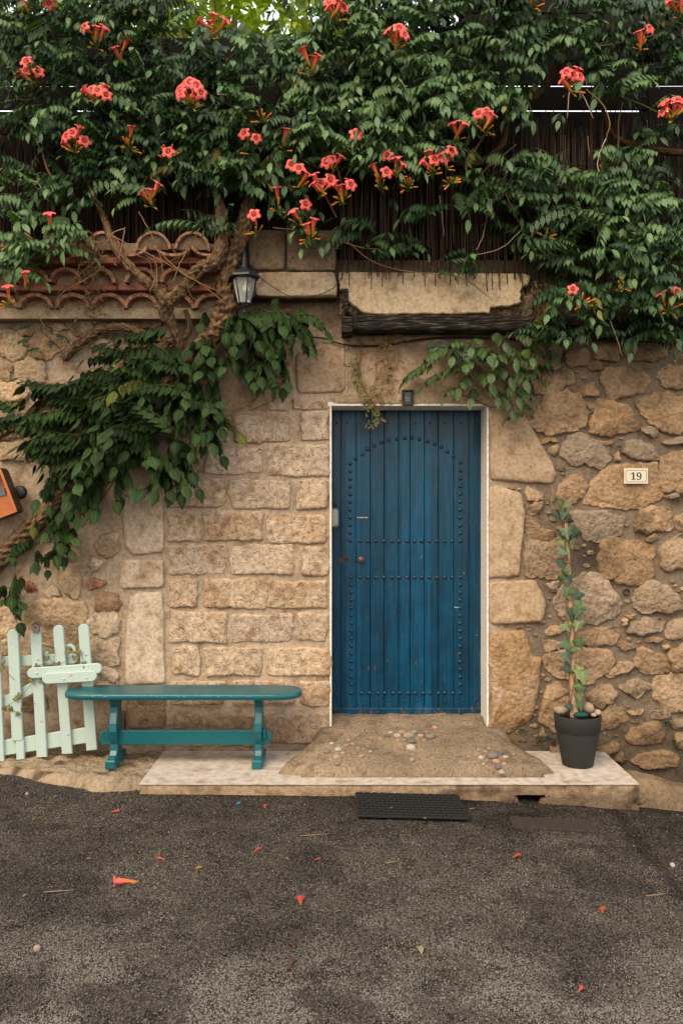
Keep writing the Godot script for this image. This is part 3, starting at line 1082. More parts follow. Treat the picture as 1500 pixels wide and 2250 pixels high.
	for t in ["912 120 915 60 940 -10 1000 -42 1110 -12 1200 -30 1265 45 1258 215 1195 257 1080 252 930 212", "590 400 640 320 780 215 910 235 985 340 1037 405 1000 472 880 537 780 537 650 492", "518 270 600 258 587 320 525 312", "503 610 560 575 640 578 622 627 540 642", "492 700 540 663 640 690 622 732 520 757", "528 800 580 758 800 738 940 758 972 840 900 912 840 967 740 962 620 932 545 872", "740 630 880 588 1007 583 1022 640 990 692 860 712 760 682", "1010 690 1080 688 1152 715 1080 752", "918 920 1040 828 1112 840 1117 880 990 932", "1148 380 1180 308 1300 263 1390 308 1482 400 1472 440 1370 467 1290 457 1220 472 1160 422", "1098 610 1130 548 1250 518 1352 545 1332 600 1200 642", "1378 620 1410 538 1500 513 1580 560 1570 640 1410 667", "1223 660 1280 640 1352 660 1310 687 1230 682", "1143 850 1170 758 1210 738 1350 788 1392 870 1370 902 1220 907", "1380 800 1420 738 1500 718 1590 760 1570 890 1430 892", "1288 1020 1330 948 1500 913 1640 960 1650 1160 1500 1172 1370 1162 1310 1080", "1038 1000 1150 953 1242 980 1252 1020 1160 1082", "818 1080 860 1018 960 998 1007 1060 960 1122 880 1152", "503 1090 530 1008 600 988 667 1045 620 1092", "478 1240 510 1108 680 1093 690 1200 612 1332 500 1260", "908 1210 980 1148 1060 1168 1092 1230 1020 1282 900 1302", "1083 1380 1160 1298 1320 1258 1362 1370 1250 1422", "1143 1540 1200 1488 1400 1468 1462 1540 1420 1572 1200 1587", "463 1360 490 1303 522 1350 500 1377", "888 1440 1000 1398 1042 1440 1030 1472 900 1492", "1000 1520 1060 1478 1097 1530 1060 1552", "1360 150 1340 20 1420 -42 1500 -60 1600 -30 1600 90 1400 172", "1400 1250 1500 1228 1540 1290 1430 1302", "1268 1180 1380 1158 1392 1220 1280 1232", "1098 1180 1200 1168 1192 1202 1130 1202", "1348 710 1390 698 1397 735 1360 742", "1078 490 1152 488 1140 522 1090 522", "1058 530 1092 520 1087 560 1050 577", "1440 1340 1530 1330 1560 1420 1460 1440", "690 1330 780 1340 770 1420 700 1430", "545 1440 610 1430 640 1500 560 1500"]:
		rs(t)
	crop(0, 0, 1)
	rs("1160 1195 1230 1190 1242 1215 1240 1262 1225 1268 1160 1262 1158 1225")
	# chips packed into the wider joints
	for i in 1500:
		var p := Vector2(rf(1.0, 2.2), rf(0.1, 2.75))
		var r := rf(0.010, 0.026)
		var free := true
		for d in 9:
			var t := p + Vector2(cos(d * TAU / 8.0), sin(d * TAU / 8.0)) * (r * 1.5 if d < 8 else 0.0)
			for q in laid:
				if absf(q[0].x - t.x) < q[2] and absf(q[0].y - t.y) < q[2] and Geometry2D.is_point_in_polygon(t, q[1]):
					free = false
					break
			if not free:
				break
		if not free:
			continue
		var q := PackedVector2Array()
		for k in 6:
			var a := TAU * k / 6.0
			q.append(p + Vector2(cos(a) * rf(1.0, 1.7), sin(a) * rf(0.6, 1.0)) * r)
		var col := rubble_col * rf(0.65, 1.05)
		stone(rubble_into, "chip", q, {"h": rf(0.006, 0.014), "rough": 0.005, "col": col, "tint": col * 0.7, "mat": M.rubble, "p": 7.0, "jag": 0.006, "soft": 1, "cut": 0.2})
	# stones beyond the edge of the picture, on either side
	for i in 9:
		for j in 11:
			for side in [-1, 1]:
				var cx = (1590.0 if side > 0 else -80.0) + side * i * 58.0 + rf(-10, 10)
				var cy := 760.0 + j * 82.0 + rf(-14, 14)
				var t := ""
				var rx := rf(22, 36)
				var ry := rf(24, 36)
				for k in 8:
					var a := TAU * k / 8.0
					var r := rf(0.8, 1.15)
					t += "%f %f " % [cx + cos(a) * rx * r, cy + sin(a) * ry * r]
				if i % 2 == 0 or rng.randf() > 0.25:
					rubble_col = Color(0.41, 0.315, 0.215) if side > 0 else Color(0.5, 0.38, 0.25)
					rs(t)
	rubble_col = Color(0.56, 0.445, 0.315)
	# ---- rubble, left
	crop(0, 480, 2)
	for t in ["-60 500 0 495 60 490 107 540 102 600 60 622 0 592 -60 590", "110 530 140 528 140 572 112 567", "313 480 340 453 412 460 392 512 340 517", "148 530 260 498 302 530 272 572 220 622 150 602", "8 650 40 633 57 660 47 712 15 717", "73 650 130 618 192 640 192 722 90 722", "408 560 440 528 512 560 522 612 470 627 418 592", "593 570 640 528 672 560 662 592 600 592", "608 630 660 603 702 610 682 692 610 702", "483 690 510 648 572 638 597 670 592 707 510 717", "558 620 600 608 607 622 570 632", "-70 740 60 728 112 760 102 802 0 817 -70 800", "600 450 690 440 712 472 640 487", "-60 890 60 870 110 900 90 960 -40 970", "0 990 130 985 142 1062 0 1060", "90 488 152 493 140 517 95 512", "200 850 300 840 320 900 220 930", "420 720 480 720 480 760 430 770", "230 470 290 465 300 490 240 497"]:
		rs(t)
	crop(0, 1000, 2)
	for t in ["428 400 450 348 512 348 522 400 500 442 440 442", "268 520 300 493 347 510 357 590 330 622 300 602 263 550", "388 480 420 453 462 470 430 502 395 517", "198 600 220 568 262 585 267 617 220 630", "398 740 420 698 500 688 532 720 522 772 480 792 410 782", "115 705 180 648 260 638 362 660 367 720 352 790 330 842 130 812", "-60 690 0 680 70 668 87 740 77 790 0 795 -60 790", "398 820 440 803 517 808 517 917 420 922", "233 430 300 408 352 440 332 462 240 462", "438 932 510 928 517 992 450 992", "-50 820 40 808 42 872 -50 872", "405 1010 520 1000 520 1060 410 1060", "60 950 120 940 150 1000 70 1010", "220 860 330 870 320 930 230 930", "110 1060 200 1050 210 1120 110 1120", "120 330 210 320 220 380 130 390", "0 400 60 390 70 440 0 450"]:
		rs(t)
	rs("378 560 410 533 472 550 462 582 400 592", 1.0, {"col": lin(0.42, 0.23, 0.15), "tint": lin(0.48, 0.33, 0.23), "grow": 1.0})
	rs("108 560 150 548 170 600 120 612", 1.0, {"col": lin(0.36, 0.18, 0.11), "grow": 1.0})
	rs("413 640 430 598 512 603 542 640 525 692 420 682", 1.0, {"col": lin(0.38, 0.25, 0.16), "tint": lin(0.27, 0.16, 0.10), "grow": 1.02})

	# ---- dressed stones: quoins, door surround, arch
	rubble_into = node("dressed_stonework", o)
	rubble_into.set_meta("label", "pale dressed quoins and plastered stones framing door and archway")
	crop(0, 1000, 2)
	slab("545 180 720 165 722 425 590 442 550 400 540 260")
	slab("525 460 720 456 720 582 530 587", {"h": 0.022})
	slab("570 622 620 600 717 600 724 720 724 880 730 960 727 1005 553 1012 550 830", {"rough": 0.007})
	slab("550 1020 728 1015 728 1095 560 1100", {"col": lin(0.30, 0.22, 0.15)})
	crop(0, 1340, 2.143)
	slab("595 405 782 402 782 555 600 562", {"col": lin(0.36, 0.26, 0.16), "rough": 0.008, "mat": M.rubble})
	slab("545 480 590 470 592 620 550 620", {"col": lin(0.28, 0.2, 0.13)})
	crop(0, 0, 1)
	var warm := lin(0.44, 0.335, 0.23)
	slab("1074 935 1070 905 1145 902 1176 956 1214 1020 1222 1042 1212 1064 1120 1058 1074 1054", {"name": "dressed_stone", "col": warm, "rough": 0.006, "h": 0.02})
	slab("1072 1072 1092 1066 1144 1084 1152 1128 1149 1171 1143 1214 1140 1266 1100 1270 1072 1270", {"col": lin(0.50, 0.39, 0.27), "rough": 0.006, "h": 0.026})
	slab("1072 1278 1175 1274 1188 1300 1200 1326 1191 1367 1156 1370 1074 1372", {"col": lin(0.46, 0.345, 0.225), "rough": 0.008, "h": 0.026})
	slab("1073 1398 1080 1386 1150 1383 1160 1408 1170 1442 1190 1442 1184 1476 1184 1510 1175 1556 1162 1588 1140 1596 1116 1615 1066 1602 1080 1568 1078 1476 1070 1455", {"col": lin(0.38, 0.255, 0.145), "rough": 0.013, "h": 0.03, "p": 8.0, "mat": M.rubble})
	# plaster over the lintel stones, cracked along the old arch
	slab("763 738 880 735 1000 748 1074 790 1140 890 1072 897 1072 888 730 888 728 875 762 866", {"col": lin(0.40, 0.305, 0.21), "h": 0.012, "rough": 0.004, "p": 40.0, "name": "plaster_panel"})
	slab("648 778 757 742 759 862 652 866", {"col": lin(0.43, 0.32, 0.21), "h": 0.014})
	slab("560 880 604 832 640 790 644 862 600 880 545 905", {"col": lin(0.44, 0.33, 0.22), "h": 0.014})
	slab("480 925 500 880 545 850 566 872 520 908", {"col": lin(0.42, 0.31, 0.2), "h": 0.014})

	# ---- the blocked archway
	rubble_into = node("archway_infill", o)
	rubble_into.set_meta("label", "coursed porous tan blocks that fill the old archway left of the door")
	crop(0, 0, 1)
	for b in [[510, 915, 637, 972], [660, 907, 722, 967], [590, 884, 632, 903], [642, 877, 716, 900], [450, 986, 576, 1041], [588, 979, 723, 1045], [383, 1003, 434, 1043], [440, 930, 500, 972], [388, 960, 430, 990]]:
		blk(b[0], b[1], b[2], b[3])
	crop(0, 1000, 2)
	for b in [[745, 108, 990, 232], [1010, 108, 1277, 236], [1303, 108, 1438, 240], [742, 258, 877, 377], [893, 248, 1150, 377], [1176, 262, 1433, 386], [746, 395, 992, 527], [1022, 398, 1292, 527], [1325, 403, 1442, 527], [745, 546, 867, 672], [893, 543, 1167, 677], [1175, 548, 1437, 672], [748, 690, 997, 822], [1016, 698, 1282, 817], [1313, 698, 1437, 817], [763, 838, 877, 967], [898, 848, 1152, 972], [1176, 848, 1452, 967], [748, 988, 992, 1096], [1026, 992, 1290, 1096], [1320, 992, 1448, 1100]]:
		blk(b[0], b[1], b[2], b[3])
	crop(0, 1340, 2.143)
	for b in [[825, 488, 942, 558], [956, 500, 1194, 558], [1255, 488, 1540, 628], [830, 580, 1000, 640], [1020, 580, 1230, 640]]:
		blk(b[0], b[1], b[2], b[3])
	# an open pipe end in the mortar, right
	var pipe := MB.new()
	pipe.lathe([Vector2(0.0, -0.05), Vector2(0.017, -0.05), Vector2(0.017, 0.0), Vector2(0.021, 0.0), Vector2(0.021, -0.05)], 14)
	part(pipe.smooth(), "drain_pipe", M.black, o, T(W(1376, 1301, 0.012), 90))


# Under the roof edge on the left: rows of half-round tiles and courses of flat brick, each row further out.
func arc_tile(rx: float, ry: float, th: float, len: float, down := false, span := 1.0) -> ArrayMesh:
	var mb := MB.new()
	var n := 16
	for e in 2:
		for i in n + 1:
			var a := PI * 0.5 + PI * 0.5 * span * (1.0 - 2.0 * i / n)
			var wob := 0.003 * fbm(i * 0.4, rx * 90.0)
			for r in [0.0, th]:
				var y = sin(a) * (ry - r)
				mb.add(Vector3(cos(a) * (rx - r + wob), -y if down else y, -len * e))
	for i in n:
		for q in [[0, 1, 0], [1, 3, 0], [3, 2, 1], [2, 0, 1]]:
			# outer and inner ring, front and back end
			var s := func(k: int, c: int) -> int: return (n + 1) * 2 * (k / 2) + c * 2 + k % 2
			var a: int = s.call(q[0], i)
			var b: int = s.call(q[1], i)
			var c: int = s.call(q[1], i + 1)
			var d: int = s.call(q[0], i + 1)
			if down:
				mb.quad(a, d, c, b)
			else:
				mb.quad(a, b, c, d)
	return mb.flat()


func cornice() -> void:
	var o := thing("tiled_eaves", "eaves of three rows of curved clay tiles between red brick courses", "eaves", W(250, 640, 0.1))
	var put := func(m: Mesh, called: String, mt: Material, p: Vector3, turn := 0.0) -> void:
		part(m, called, mt, o, T(p - o.position, 0, 0, turn))
	var xl := -3.4
	var bed := func(y0: float, y1: float, z: float, px1: float, called: String, mt: Material, col: Color) -> void:
		var a := W(0, y1, z)
		var b := W(px1, y0, z)
		var mb := MB.new()
		mb.grid(90, 6, func(i: int, j: int):
			var x := lerpf(xl, b.x, i / 89.0)
			var y := lerpf(a.y, b.y, j / 5.0)
			return [Vector3(x, y, z + 0.008 * fbm(x * 6.0, y * 9.0)), col * (1.0 + 0.35 * fbm(x * 5.0, y * 9.0))])
		mb.poly([Vector3(xl, a.y, z), Vector3(b.x, a.y, z), Vector3(b.x, a.y, -0.1), Vector3(xl, a.y, -0.1)], Vector3(0, b.y, 0), col)
		mb.poly([Vector3(xl, b.y, z), Vector3(b.x, b.y, z), Vector3(b.x, b.y, -0.1), Vector3(xl, b.y, -0.1)], Vector3(0, a.y, 0), col)
		mb.poly([Vector3(b.x, a.y, z), Vector3(b.x, b.y, z), Vector3(b.x, b.y, -0.1), Vector3(b.x, a.y, -0.1)], Vector3(-9, a.y, 0), col)
		var pos := o.position
		for k in mb.v.size():
			mb.v[k] -= pos
		part(mb.smooth(), called, mt, o)
	bed.call(677.0, 700.0, 0.085, 505.0, "ledge", M.concrete, lin(0.46, 0.37, 0.26))
	bed.call(637.0, 677.5, 0.055, 500.0, "bedding_mortar", M.mortar, lin(0.52, 0.40, 0.28))
	bed.call(577.0, 626.0, 0.125, 500.0, "bedding_mortar", M.mortar, lin(0.50, 0.38, 0.27))
	bed.call(535.0, 566.0, 0.19, 498.0, "bedding_mortar", M.mortar, lin(0.42, 0.32, 0.23))
	var row := func(px: Array, base: float, top: float, z: float, rxp: float) -> void:
		var k := (DC - z) / F
		var m := arc_tile(rxp * k, (base - top) * k, 0.022, 0.22)
		for p in px:
			var c := W(p, base, z)
			put.call(m, "curved_tile", M.terracotta, c, rf(-3, 3))
	var r1 := [77, 159, 239, 310, 388, 465, 0]
	var r2 := [71, 144, 217, 310, 388, 460, -4]
	for i in 8:
		r1.append(-78 - 78 * i)
		r2.append(-82 - 78 * i)
	row.call(r1, 676.0, 643.0, 0.13, 39.0)
	row.call(r2, 620.0, 586.0, 0.20, 37.0)
	for q in [[625.5, 637.5, 0.155], [564.0, 577.5, 0.225]]:
		var x := -760.0
		while x < 495.0:
			var w := rf(80, 118)
			var a := W(x, q[0], q[2])
			var b := W(minf(x + w - 2.0, 499.0), q[1], q[2])
			var mb := MB.new()
			mb.box(Vector3(b.x - a.x, a.y - b.y, 0.25), Transform3D(), 0.003)
			part(mb.flat(), "flat_brick", M.brick, o, T((a + b) * 0.5 + Vector3(0, rf(-0.002, 0.002), -0.125 + rf(-0.004, 0.004)) - o.position, 0, 0, rf(-0.4, 0.4)))
			x += w
	# the roof's own edge: troughs and covers
	var k2 := (DC - 0.29) / F
	var up := arc_tile(40.0 * k2, 42.0 * k2, 0.016, 0.5)
	var dn := arc_tile(40.0 * k2, 22.0 * k2, 0.016, 0.5, true)
	var plug := MB.new()
	for e in 24:
		var a := PI * e / 23.0
		plug.add(Vector3(cos(a) * 36.0 * k2, sin(a) * 37.0 * k2, 0.006 * fbm(e * 0.7, 2.0)), lin(0.24, 0.18, 0.13))
	for e in range(1, 23):
		plug.tri(0, e + 1, e)
	var pm := plug.smooth()
	for x in [226, 336, 422, 130, 40, -50, -140, -230, -320, -410, -500]:
		put.call(up, "roof_tile", M.terracotta, W(x, 549, 0.27), rf(-5, 5))
		put.call(pm, "mortar_plug", M.mortar, W(x, 549, 0.25), 0.0)
	for x in [78, 176, 284, 379, 460, -10, -100, -190, -280, -370, -460]:
		put.call(dn, "roof_tile", M.terracotta, W(x, 541, 0.30), rf(-4, 4))


# The pier behind the lamp, the cast lintel above the door and the blackened beam under it.
func lintel() -> void:
	var o := thing("stone_pier", "weathered stone pier of large blocks behind the wall lamp", "pier", W(640, 660, 0.0))
	var pc := lin(0.34, 0.265, 0.19)
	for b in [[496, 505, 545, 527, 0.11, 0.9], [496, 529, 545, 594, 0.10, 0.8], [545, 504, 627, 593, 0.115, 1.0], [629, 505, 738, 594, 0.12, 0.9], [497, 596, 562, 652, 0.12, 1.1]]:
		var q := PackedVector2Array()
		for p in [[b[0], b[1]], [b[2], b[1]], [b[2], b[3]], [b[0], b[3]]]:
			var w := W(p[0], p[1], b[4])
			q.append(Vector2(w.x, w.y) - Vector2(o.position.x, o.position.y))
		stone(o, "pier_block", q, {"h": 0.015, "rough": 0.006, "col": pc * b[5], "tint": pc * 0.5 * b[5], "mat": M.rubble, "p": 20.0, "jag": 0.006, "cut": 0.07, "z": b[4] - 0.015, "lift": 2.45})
	var q2 := PackedVector2Array()
	for p in [[562, 597], [738, 596], [741, 650], [640, 652], [560, 650]]:
		var w := W(p[0], p[1], 0.15)
		q2.append(Vector2(w.x, w.y) - Vector2(o.position.x, o.position.y))
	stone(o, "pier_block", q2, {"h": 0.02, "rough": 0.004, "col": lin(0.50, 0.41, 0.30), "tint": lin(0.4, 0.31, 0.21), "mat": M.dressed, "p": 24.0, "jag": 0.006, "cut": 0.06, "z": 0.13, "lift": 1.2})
	var mb := MB.new()
	var a := W(496, 654, 0.095)
	var b2 := W(740, 505, 0.095)
	mb.box(Vector3(b2.x - a.x, b2.y - a.y, 0.3), T(Vector3((a.x + b2.x) * 0.5, (a.y + b2.y) * 0.5, -0.055) - o.position), 0.004, lin(0.12, 0.09, 0.065))
	part(mb.flat(), "pier_core", M.mortar, o)

	var l := thing("concrete_lintel", "cream concrete lintel with broken corners above the blue door", "lintel", W(950, 690, 0.0))
	var face := PackedVector2Array()
	for p in nums("745 597 1150 601 1163 606 1160 626 1146 630 1143 648 1146 664 1120 672 1076 676 1075 688 830 690 800 688 776 670 762 660 758 636 746 634"):
		var w := W(p.x, p.y, 0.14)
		face.append(Vector2(w.x, w.y) - Vector2(l.position.x, l.position.y))
	var rag := PackedVector2Array()
	for i in face.size():
		var p := face[i]
		var q := face[(i + 1) % face.size()]
		var broken := i >= 2 and i <= 9 or i >= 11 and i <= 16
		var steps := int(p.distance_to(q) / 0.03) + 1 if broken else 1
		for k in steps:
			rag.append(p.lerp(q, float(k) / steps) + (Vector2(rf(-0.006, 0.006), rf(-0.004, 0.004)) if broken else Vector2.ZERO))
	face = rag
	var lb := MB.new()
	lb.prism(face, 0.30, T(Vector3(0, 0, -0.16)), 0.006, lin(0.60, 0.49, 0.34))
	part(lb.flat(), "cast_face", M.concrete, l)
	# the rough core that shows where its corners broke off
	var cb := MB.new()
	for r in [[746, 640, 800, 692], [1074, 626, 1168, 692]]:
		cb.grid(40, 24, func(i: int, j: int):
			var w := W(lerpf(r[0], r[2], i / 39.0), lerpf(r[3], r[1], j / 23.0), 0.085)
			w.z += 0.035 * fbm(w.x * 14.0, w.y * 14.0) + 0.02 * fbm(w.x * 40.0, w.y * 40.0)
			return [w - l.position, lin(0.20, 0.145, 0.10) * (1.0 + 0.8 * fbm(w.x * 16.0, w.y * 16.0, 4.0))])
	part(cb.smooth(), "broken_core", M.rubble, l)

	var t := thing("timber_beam", "blackened old timber beam under the concrete lintel", "beam", W(1100, 728, 0.0))
	var wood := func(px0: float, py0: float, px1: float, py1: float, z: float, called: String) -> void:
		var p0 := W(px0, py1, z)
		var p1 := W(px1, py0, z)
		var bm := MB.new()
		bm.grid(int((px1 - px0) / 5.0) + 2, 9, func(i: int, j: int):
			var n := int((px1 - px0) / 5.0) + 1
			var x := lerpf(p0.x, p1.x, float(i) / n)
			var s := j / 8.0
			var y := lerpf(p0.y, p1.y, clampf((s - 0.1) / 0.8, 0.0, 1.0))
			var zz := z - (0.02 + 0.1 * absf(s - 0.5) if s < 0.1 or s > 0.9 else 0.0) * 2.0
			zz += 0.008 * fbm(x * 2.0, y * 40.0) + 0.006 * nr.get_noise_2d(x * 3.0, y * 30.0)
			return [Vector3(x, y + 0.006 * fbm(x * 3.0, s * 2.0), zz) - t.position, Color.WHITE])
		bm.box(Vector3(p1.x - p0.x, p1.y - p0.y - 0.012, 0.3), T(Vector3((p0.x + p1.x) * 0.5, (p0.y + p1.y) * 0.5, z - 0.19) - t.position), 0.004)
		part(bm.smooth(), called, M.dark_wood, t)
	wood.call(775.0, 691.0, 1180.0, 725.0, 0.15, "beam")
	wood.call(750.0, 694.0, 774.0, 732.0, 0.16, "post_stub")
	wood.call(1170.0, 690.0, 2000.0, 716.0, 0.10, "beam")
	wood.call(1170.0, 718.0, 2000.0, 741.0, 0.07, "beam")
	wood.call(756.0, 632.0, 765.0, 690.0, 0.15, "post_stub")


func dome(r: float, h: float) -> ArrayMesh:
	var mb := MB.new()
	var prof := []
	for i in 6:
		var a := PI * 0.5 * i / 5.0
		prof.append(Vector2(maxf(cos(a) * r, 0.0001), sin(a) * h))
	mb.lathe(prof, 12)
	return mb.smooth()


func doorway() -> void:
	var zd := -0.22
	var fr := node("door_frame", wall_node, T(Vector3(0.42, 0.25, 0.0)))
	fr.set_meta("label", "thin white painted frame set around the blue door")
	for b in [["jamb", 0.909, 0.921, 0.13, 2.29, 0.008], ["jamb", -0.0735, -0.0625, 0.2, 2.29, 0.006]]:
		var mb := MB.new()
		mb.grid(5, 60, func(i: int, j: int):
			# the painted reveal, a little uneven
			var y := lerpf(b[3], b[4], j / 59.0)
			var w := 0.0016 * fbm(y * 6.0, b[1] * 9.0) + 0.0006 * fbm(y * 30.0, b[1])
			var z := lerpf(-0.21, b[5], i / 4.0)
			if b[1] > 0.0:
				return [Vector3(b[1] + w, y, z), Color.WHITE]
			return [Vector3(b[2] + w, y, -0.21 + b[5] - z), Color.WHITE])
		mb.grid(4, 60, func(i: int, j: int):
			var y := lerpf(b[3], b[4], j / 59.0)
			var w := 0.0016 * fbm(y * 6.0, b[1] * 9.0) + 0.0006 * fbm(y * 30.0, b[1])
			var u := i / 3.0
			var x := lerpf(b[1] + w, b[2] + 0.004 * fbm(y * 9.0, 3.0), u) if b[1] > 0.0 else lerpf(b[1], b[2] + w, u)
			return [Vector3(x, y, b[5] + 0.001), Color.WHITE])
		for k in mb.v.size():
			mb.v[k] -= fr.position
		part(mb.smooth(), "jamb", M.white_paint, fr)
	var hb := MB.new()
	hb.box(Vector3(1.02, 0.026, 0.218), T(Vector3(0.423, 2.278, -0.103) - fr.position), 0.002)
	part(hb.flat(), "head", M.white_paint, fr)
	var back := MB.new()
	back.box(Vector3(1.2, 2.4, 0.05), T(Vector3(0.42, 1.35, -0.36)), 0.002)
	tag(part(back.flat(), "added_dark_panel", M.black), "added dark panel behind the door that stops light", "", "", "structure")  # unseen panel, added so no light comes through around the door

	var x0 := W(729.6, 1200, zd).x
	var x1 := W(1054.5, 1200, zd).x
	var y0 := W(900, 1576, zd).y
	var y1 := W(900, 901.0, zd).y
	var o := thing("plank_door", "worn blue plank door with an arch of round studs", "door", Vector3((x0 + x1) * 0.5, y0, zd), "", "thing")
	var area := Rect2(x0, y0, x1 - x0, y1 - y0)
	crop(700, 860, 3.0405)
	var lines := [88.0, 146.0, 246.0, 343.0, 436.0, 531.0, 609.0, 703.0, 796.0, 899.0, 1001.0, 1080.0]
	var done := func(mb: MB, called: String, mt: Material, parent: Node, flat := true) -> MeshInstance3D:
		mb.planar_uv(area)
		for k in mb.v.size():
			mb.v[k] -= o.position
		return part(mb.flat() if flat else mb.smooth(), called, mt, parent)
	for k in 11:
		var a := W(cp(lines[k], 0).x, 1200, zd).x + 0.0006
		var b := W(cp(lines[k + 1], 0).x, 1200, zd).x - 0.0006
		var gap := 0.0020 if k in [3, 5, 7] else 0.0003
		var mb := MB.new()
		# a plank with a beaded edge: two shallow beads beside each joint
		var prof := [[a + gap, -0.03], [a + gap, -0.003], [a + gap + 0.0015, -0.0005], [a + gap + 0.007, 0.0], [a + gap + 0.0080, -0.0016], [a + gap + 0.0095, -0.0016], [a + gap + 0.0105, 0.0], [lerpf(a, b, 0.35), 0.0008 * (k % 3)], [lerpf(a, b, 0.7), 0.0], [b - gap - 0.003, 0.0], [b - gap - 0.001, -0.0006], [b - gap, -0.004], [b - gap, -0.03]]
		var top := y1 - (0.004 if k % 3 == 0 else 0.0)
		mb.grid(prof.size(), 40, func(i: int, j: int):
			var y := lerpf(y0 + 0.062, top, j / 39.0)
			var wob := 0.0012 * fbm(y * 5.0, k * 3.3) if i > 0 and i < prof.size() - 1 else 0.0
			var ax: float = prof[i][0]
			var az: float = prof[i][1]
			return [Vector3(ax + wob, y, zd + az + 0.0009 * fbm(ax * 30.0, y * 3.0, k)), Color.WHITE])
		done.call(mb, "plank", M.door, o)
	var dark := MB.new()
	dark.box(Vector3(x1 - x0, y1 - y0, 0.02), T(Vector3((x0 + x1) * 0.5, (y0 + y1) * 0.5, zd - 0.042)), 0.001)
	done.call(dark, "backing_board", M.black, o)
	var kick := MB.new()
	kick.box(Vector3(x1 - x0 - 0.004, 0.058, 0.034), T(Vector3((x0 + x1) * 0.5, y0 + 0.033, zd - 0.009)), 0.006)
	done.call(kick, "kick_board", M.door, o)
	# studs
	var big := dome(0.0135, 0.012)
	var small := dome(0.0075, 0.006)
	var studp: StandardMaterial3D = mat(lin(0.002, 0.026, 0.052), 0.4, {"spec": 0.5})
	var stud := func(x: float, y: float, m: Mesh) -> void:
		var q := cp(x, y)
		var w := W(q.x, q.y, zd)
		part(m, "stud", studp, o, T(w + Vector3(0, 0, -0.001) - o.position, 90))
	for t in ["246 448 290 421 328 387 371 363 418 342 468 327 523 319 575 313 620 311 671 320 728 335 773 350 819 372 859 403 899 432"]:
		for p in nums(t):
			stud.call(p.x, p.y, big)
	for i in 11:
		stud.call(211.0, 482.0 + 51.5 * i, big)
		stud.call(944.0, 476.0 + 52.4 * i, big)
	for i in 15:
		stud.call(217.0 + 0.2 * i, 1241.0 + 51.0 * i, big)
		stud.call(944.0, 1241.0 + 51.2 * i, big)
	for y in [1000.0, 1242.0]:
		for x in [278, 330, 384, 434, 489, 537, 590, 638, 686, 738, 787, 840, 890]:
			stud.call(x, y, big)
	for x in [217, 285, 338, 398, 441, 497, 541, 597, 643, 696, 743, 800, 840, 895, 944]:
		stud.call(x, 2015, big)
	for x in [119, 188, 278, 372, 461, 561, 643, 740, 839, 949, 1045]:
		stud.call(x, 214, small)
	for x in [195, 291, 384, 476, 571, 659, 750, 850, 963, 1043]:
		stud.call(x, 2065, small)
	# lock plate, knob, its rose, the small notice
	var put := func(m: Mesh, called: String, mt: Material, x: float, y: float, z := 0.001, rx := 0.0) -> MeshInstance3D:
		var q := cp(x, y)
		return part(m, called, mt, o, T(W(q.x, q.y, zd) + Vector3(0, 0, z) - o.position, rx))
	var lp := MB.new()
	lp.box(Vector3(0.026, 0.036, 0.004), T(Vector3.ZERO), 0.001)
	put.call(lp.flat(), "keyhole_plate", M.rust, 148, 1128, 0.001)
	var kh := MB.new()
	kh.box(Vector3(0.006, 0.014, 0.004), T(Vector3(0, 0, 0.0006)), 0.001)
	put.call(kh.flat(), "keyhole", M.black, 148, 1128, 0.0018)
	var lp2 := MB.new()
	lp2.box(Vector3(0.028, 0.034, 0.005), T(Vector3.ZERO), 0.001)
	put.call(lp2.flat(), "lock_plate", M.rust, 190, 1118, 0.002)
	put.call(dome(0.010, 0.012), "lock_cylinder", M.rust, 190, 1118, 0.004, 90)
	var kn := MB.new()
	kn.lathe([Vector2(0.012, 0.0), Vector2(0.011, 0.012), Vector2(0.015, 0.02), Vector2(0.022, 0.028), Vector2(0.0235, 0.036), Vector2(0.019, 0.044), Vector2(0.009, 0.049), Vector2(0.0005, 0.050)], 20)
	var knob: StandardMaterial3D = mat(lin(0.13, 0.075, 0.05), 0.4, {"met": 0.5})
	put.call(kn.smooth(), "door_knob", knob, 280, 1122, 0.0, 90)
	var tm := TextMesh.new()
	tm.text = "POUSSEZ FORT"
	var sf := SystemFont.new()
	sf.font_names = PackedStringArray(["Droid Sans"])
	sf.font_weight = 700
	tm.font = sf
	tm.font_size = 32
	tm.pixel_size = 0.00032
	tm.depth = 0.0006
	put.call(tm, "notice_lettering", M.white_paint, 292, 843, 0.0015)
	# scratches in the paint
	var sc := MB.new()
	sc.box(Vector3(0.03, 0.0035, 0.001), T(Vector3.ZERO, 0, 0, -4), 0.0003)
	put.call(sc.flat(), "paint_scratch", M.white_paint, 920, 1443, 0.0014)
	for p in [[684, 1105], [969, 1213], [1053, 1628]]:
		var d := MB.new()
		d.box(Vector3(0.003, 0.005, 0.001), T(Vector3.ZERO), 0.0003)
		put.call(d.flat(), "paint_fleck", M.white_paint, p[0], p[1], 0.0014)

	# the guard of a latch on the left jamb
	var g := thing("latch_guard", "dull grey metal latch cover on the left jamb beside the door", "latch", W(737, 1137, -0.08))
	var gb := MB.new()
	var sh := PackedVector2Array([Vector2(-0.03, 0.055), Vector2(0.006, 0.06), Vector2(0.02, 0.04), Vector2(0.019, -0.05), Vector2(0.008, -0.064), Vector2(-0.03, -0.06)])
	gb.prism(sh, 0.05, T(Vector3(0, 0, -0.02)), 0.008)
	part(gb.flat(), "cover", M.steel, g)
	part(dome(0.006, 0.005), "rivet", M.steel, g, T(Vector3(0.002, -0.05, 0.03), 90))
	part(dome(0.014, 0.02), "bolt_knob", M.black, g, T(Vector3(-0.005, 0.085, 0.0), 90))

	# bell
	var bl := thing("door_bell", "black rectangular door bell box centred above the blue door", "door bell", W(895, 874, 0.02))
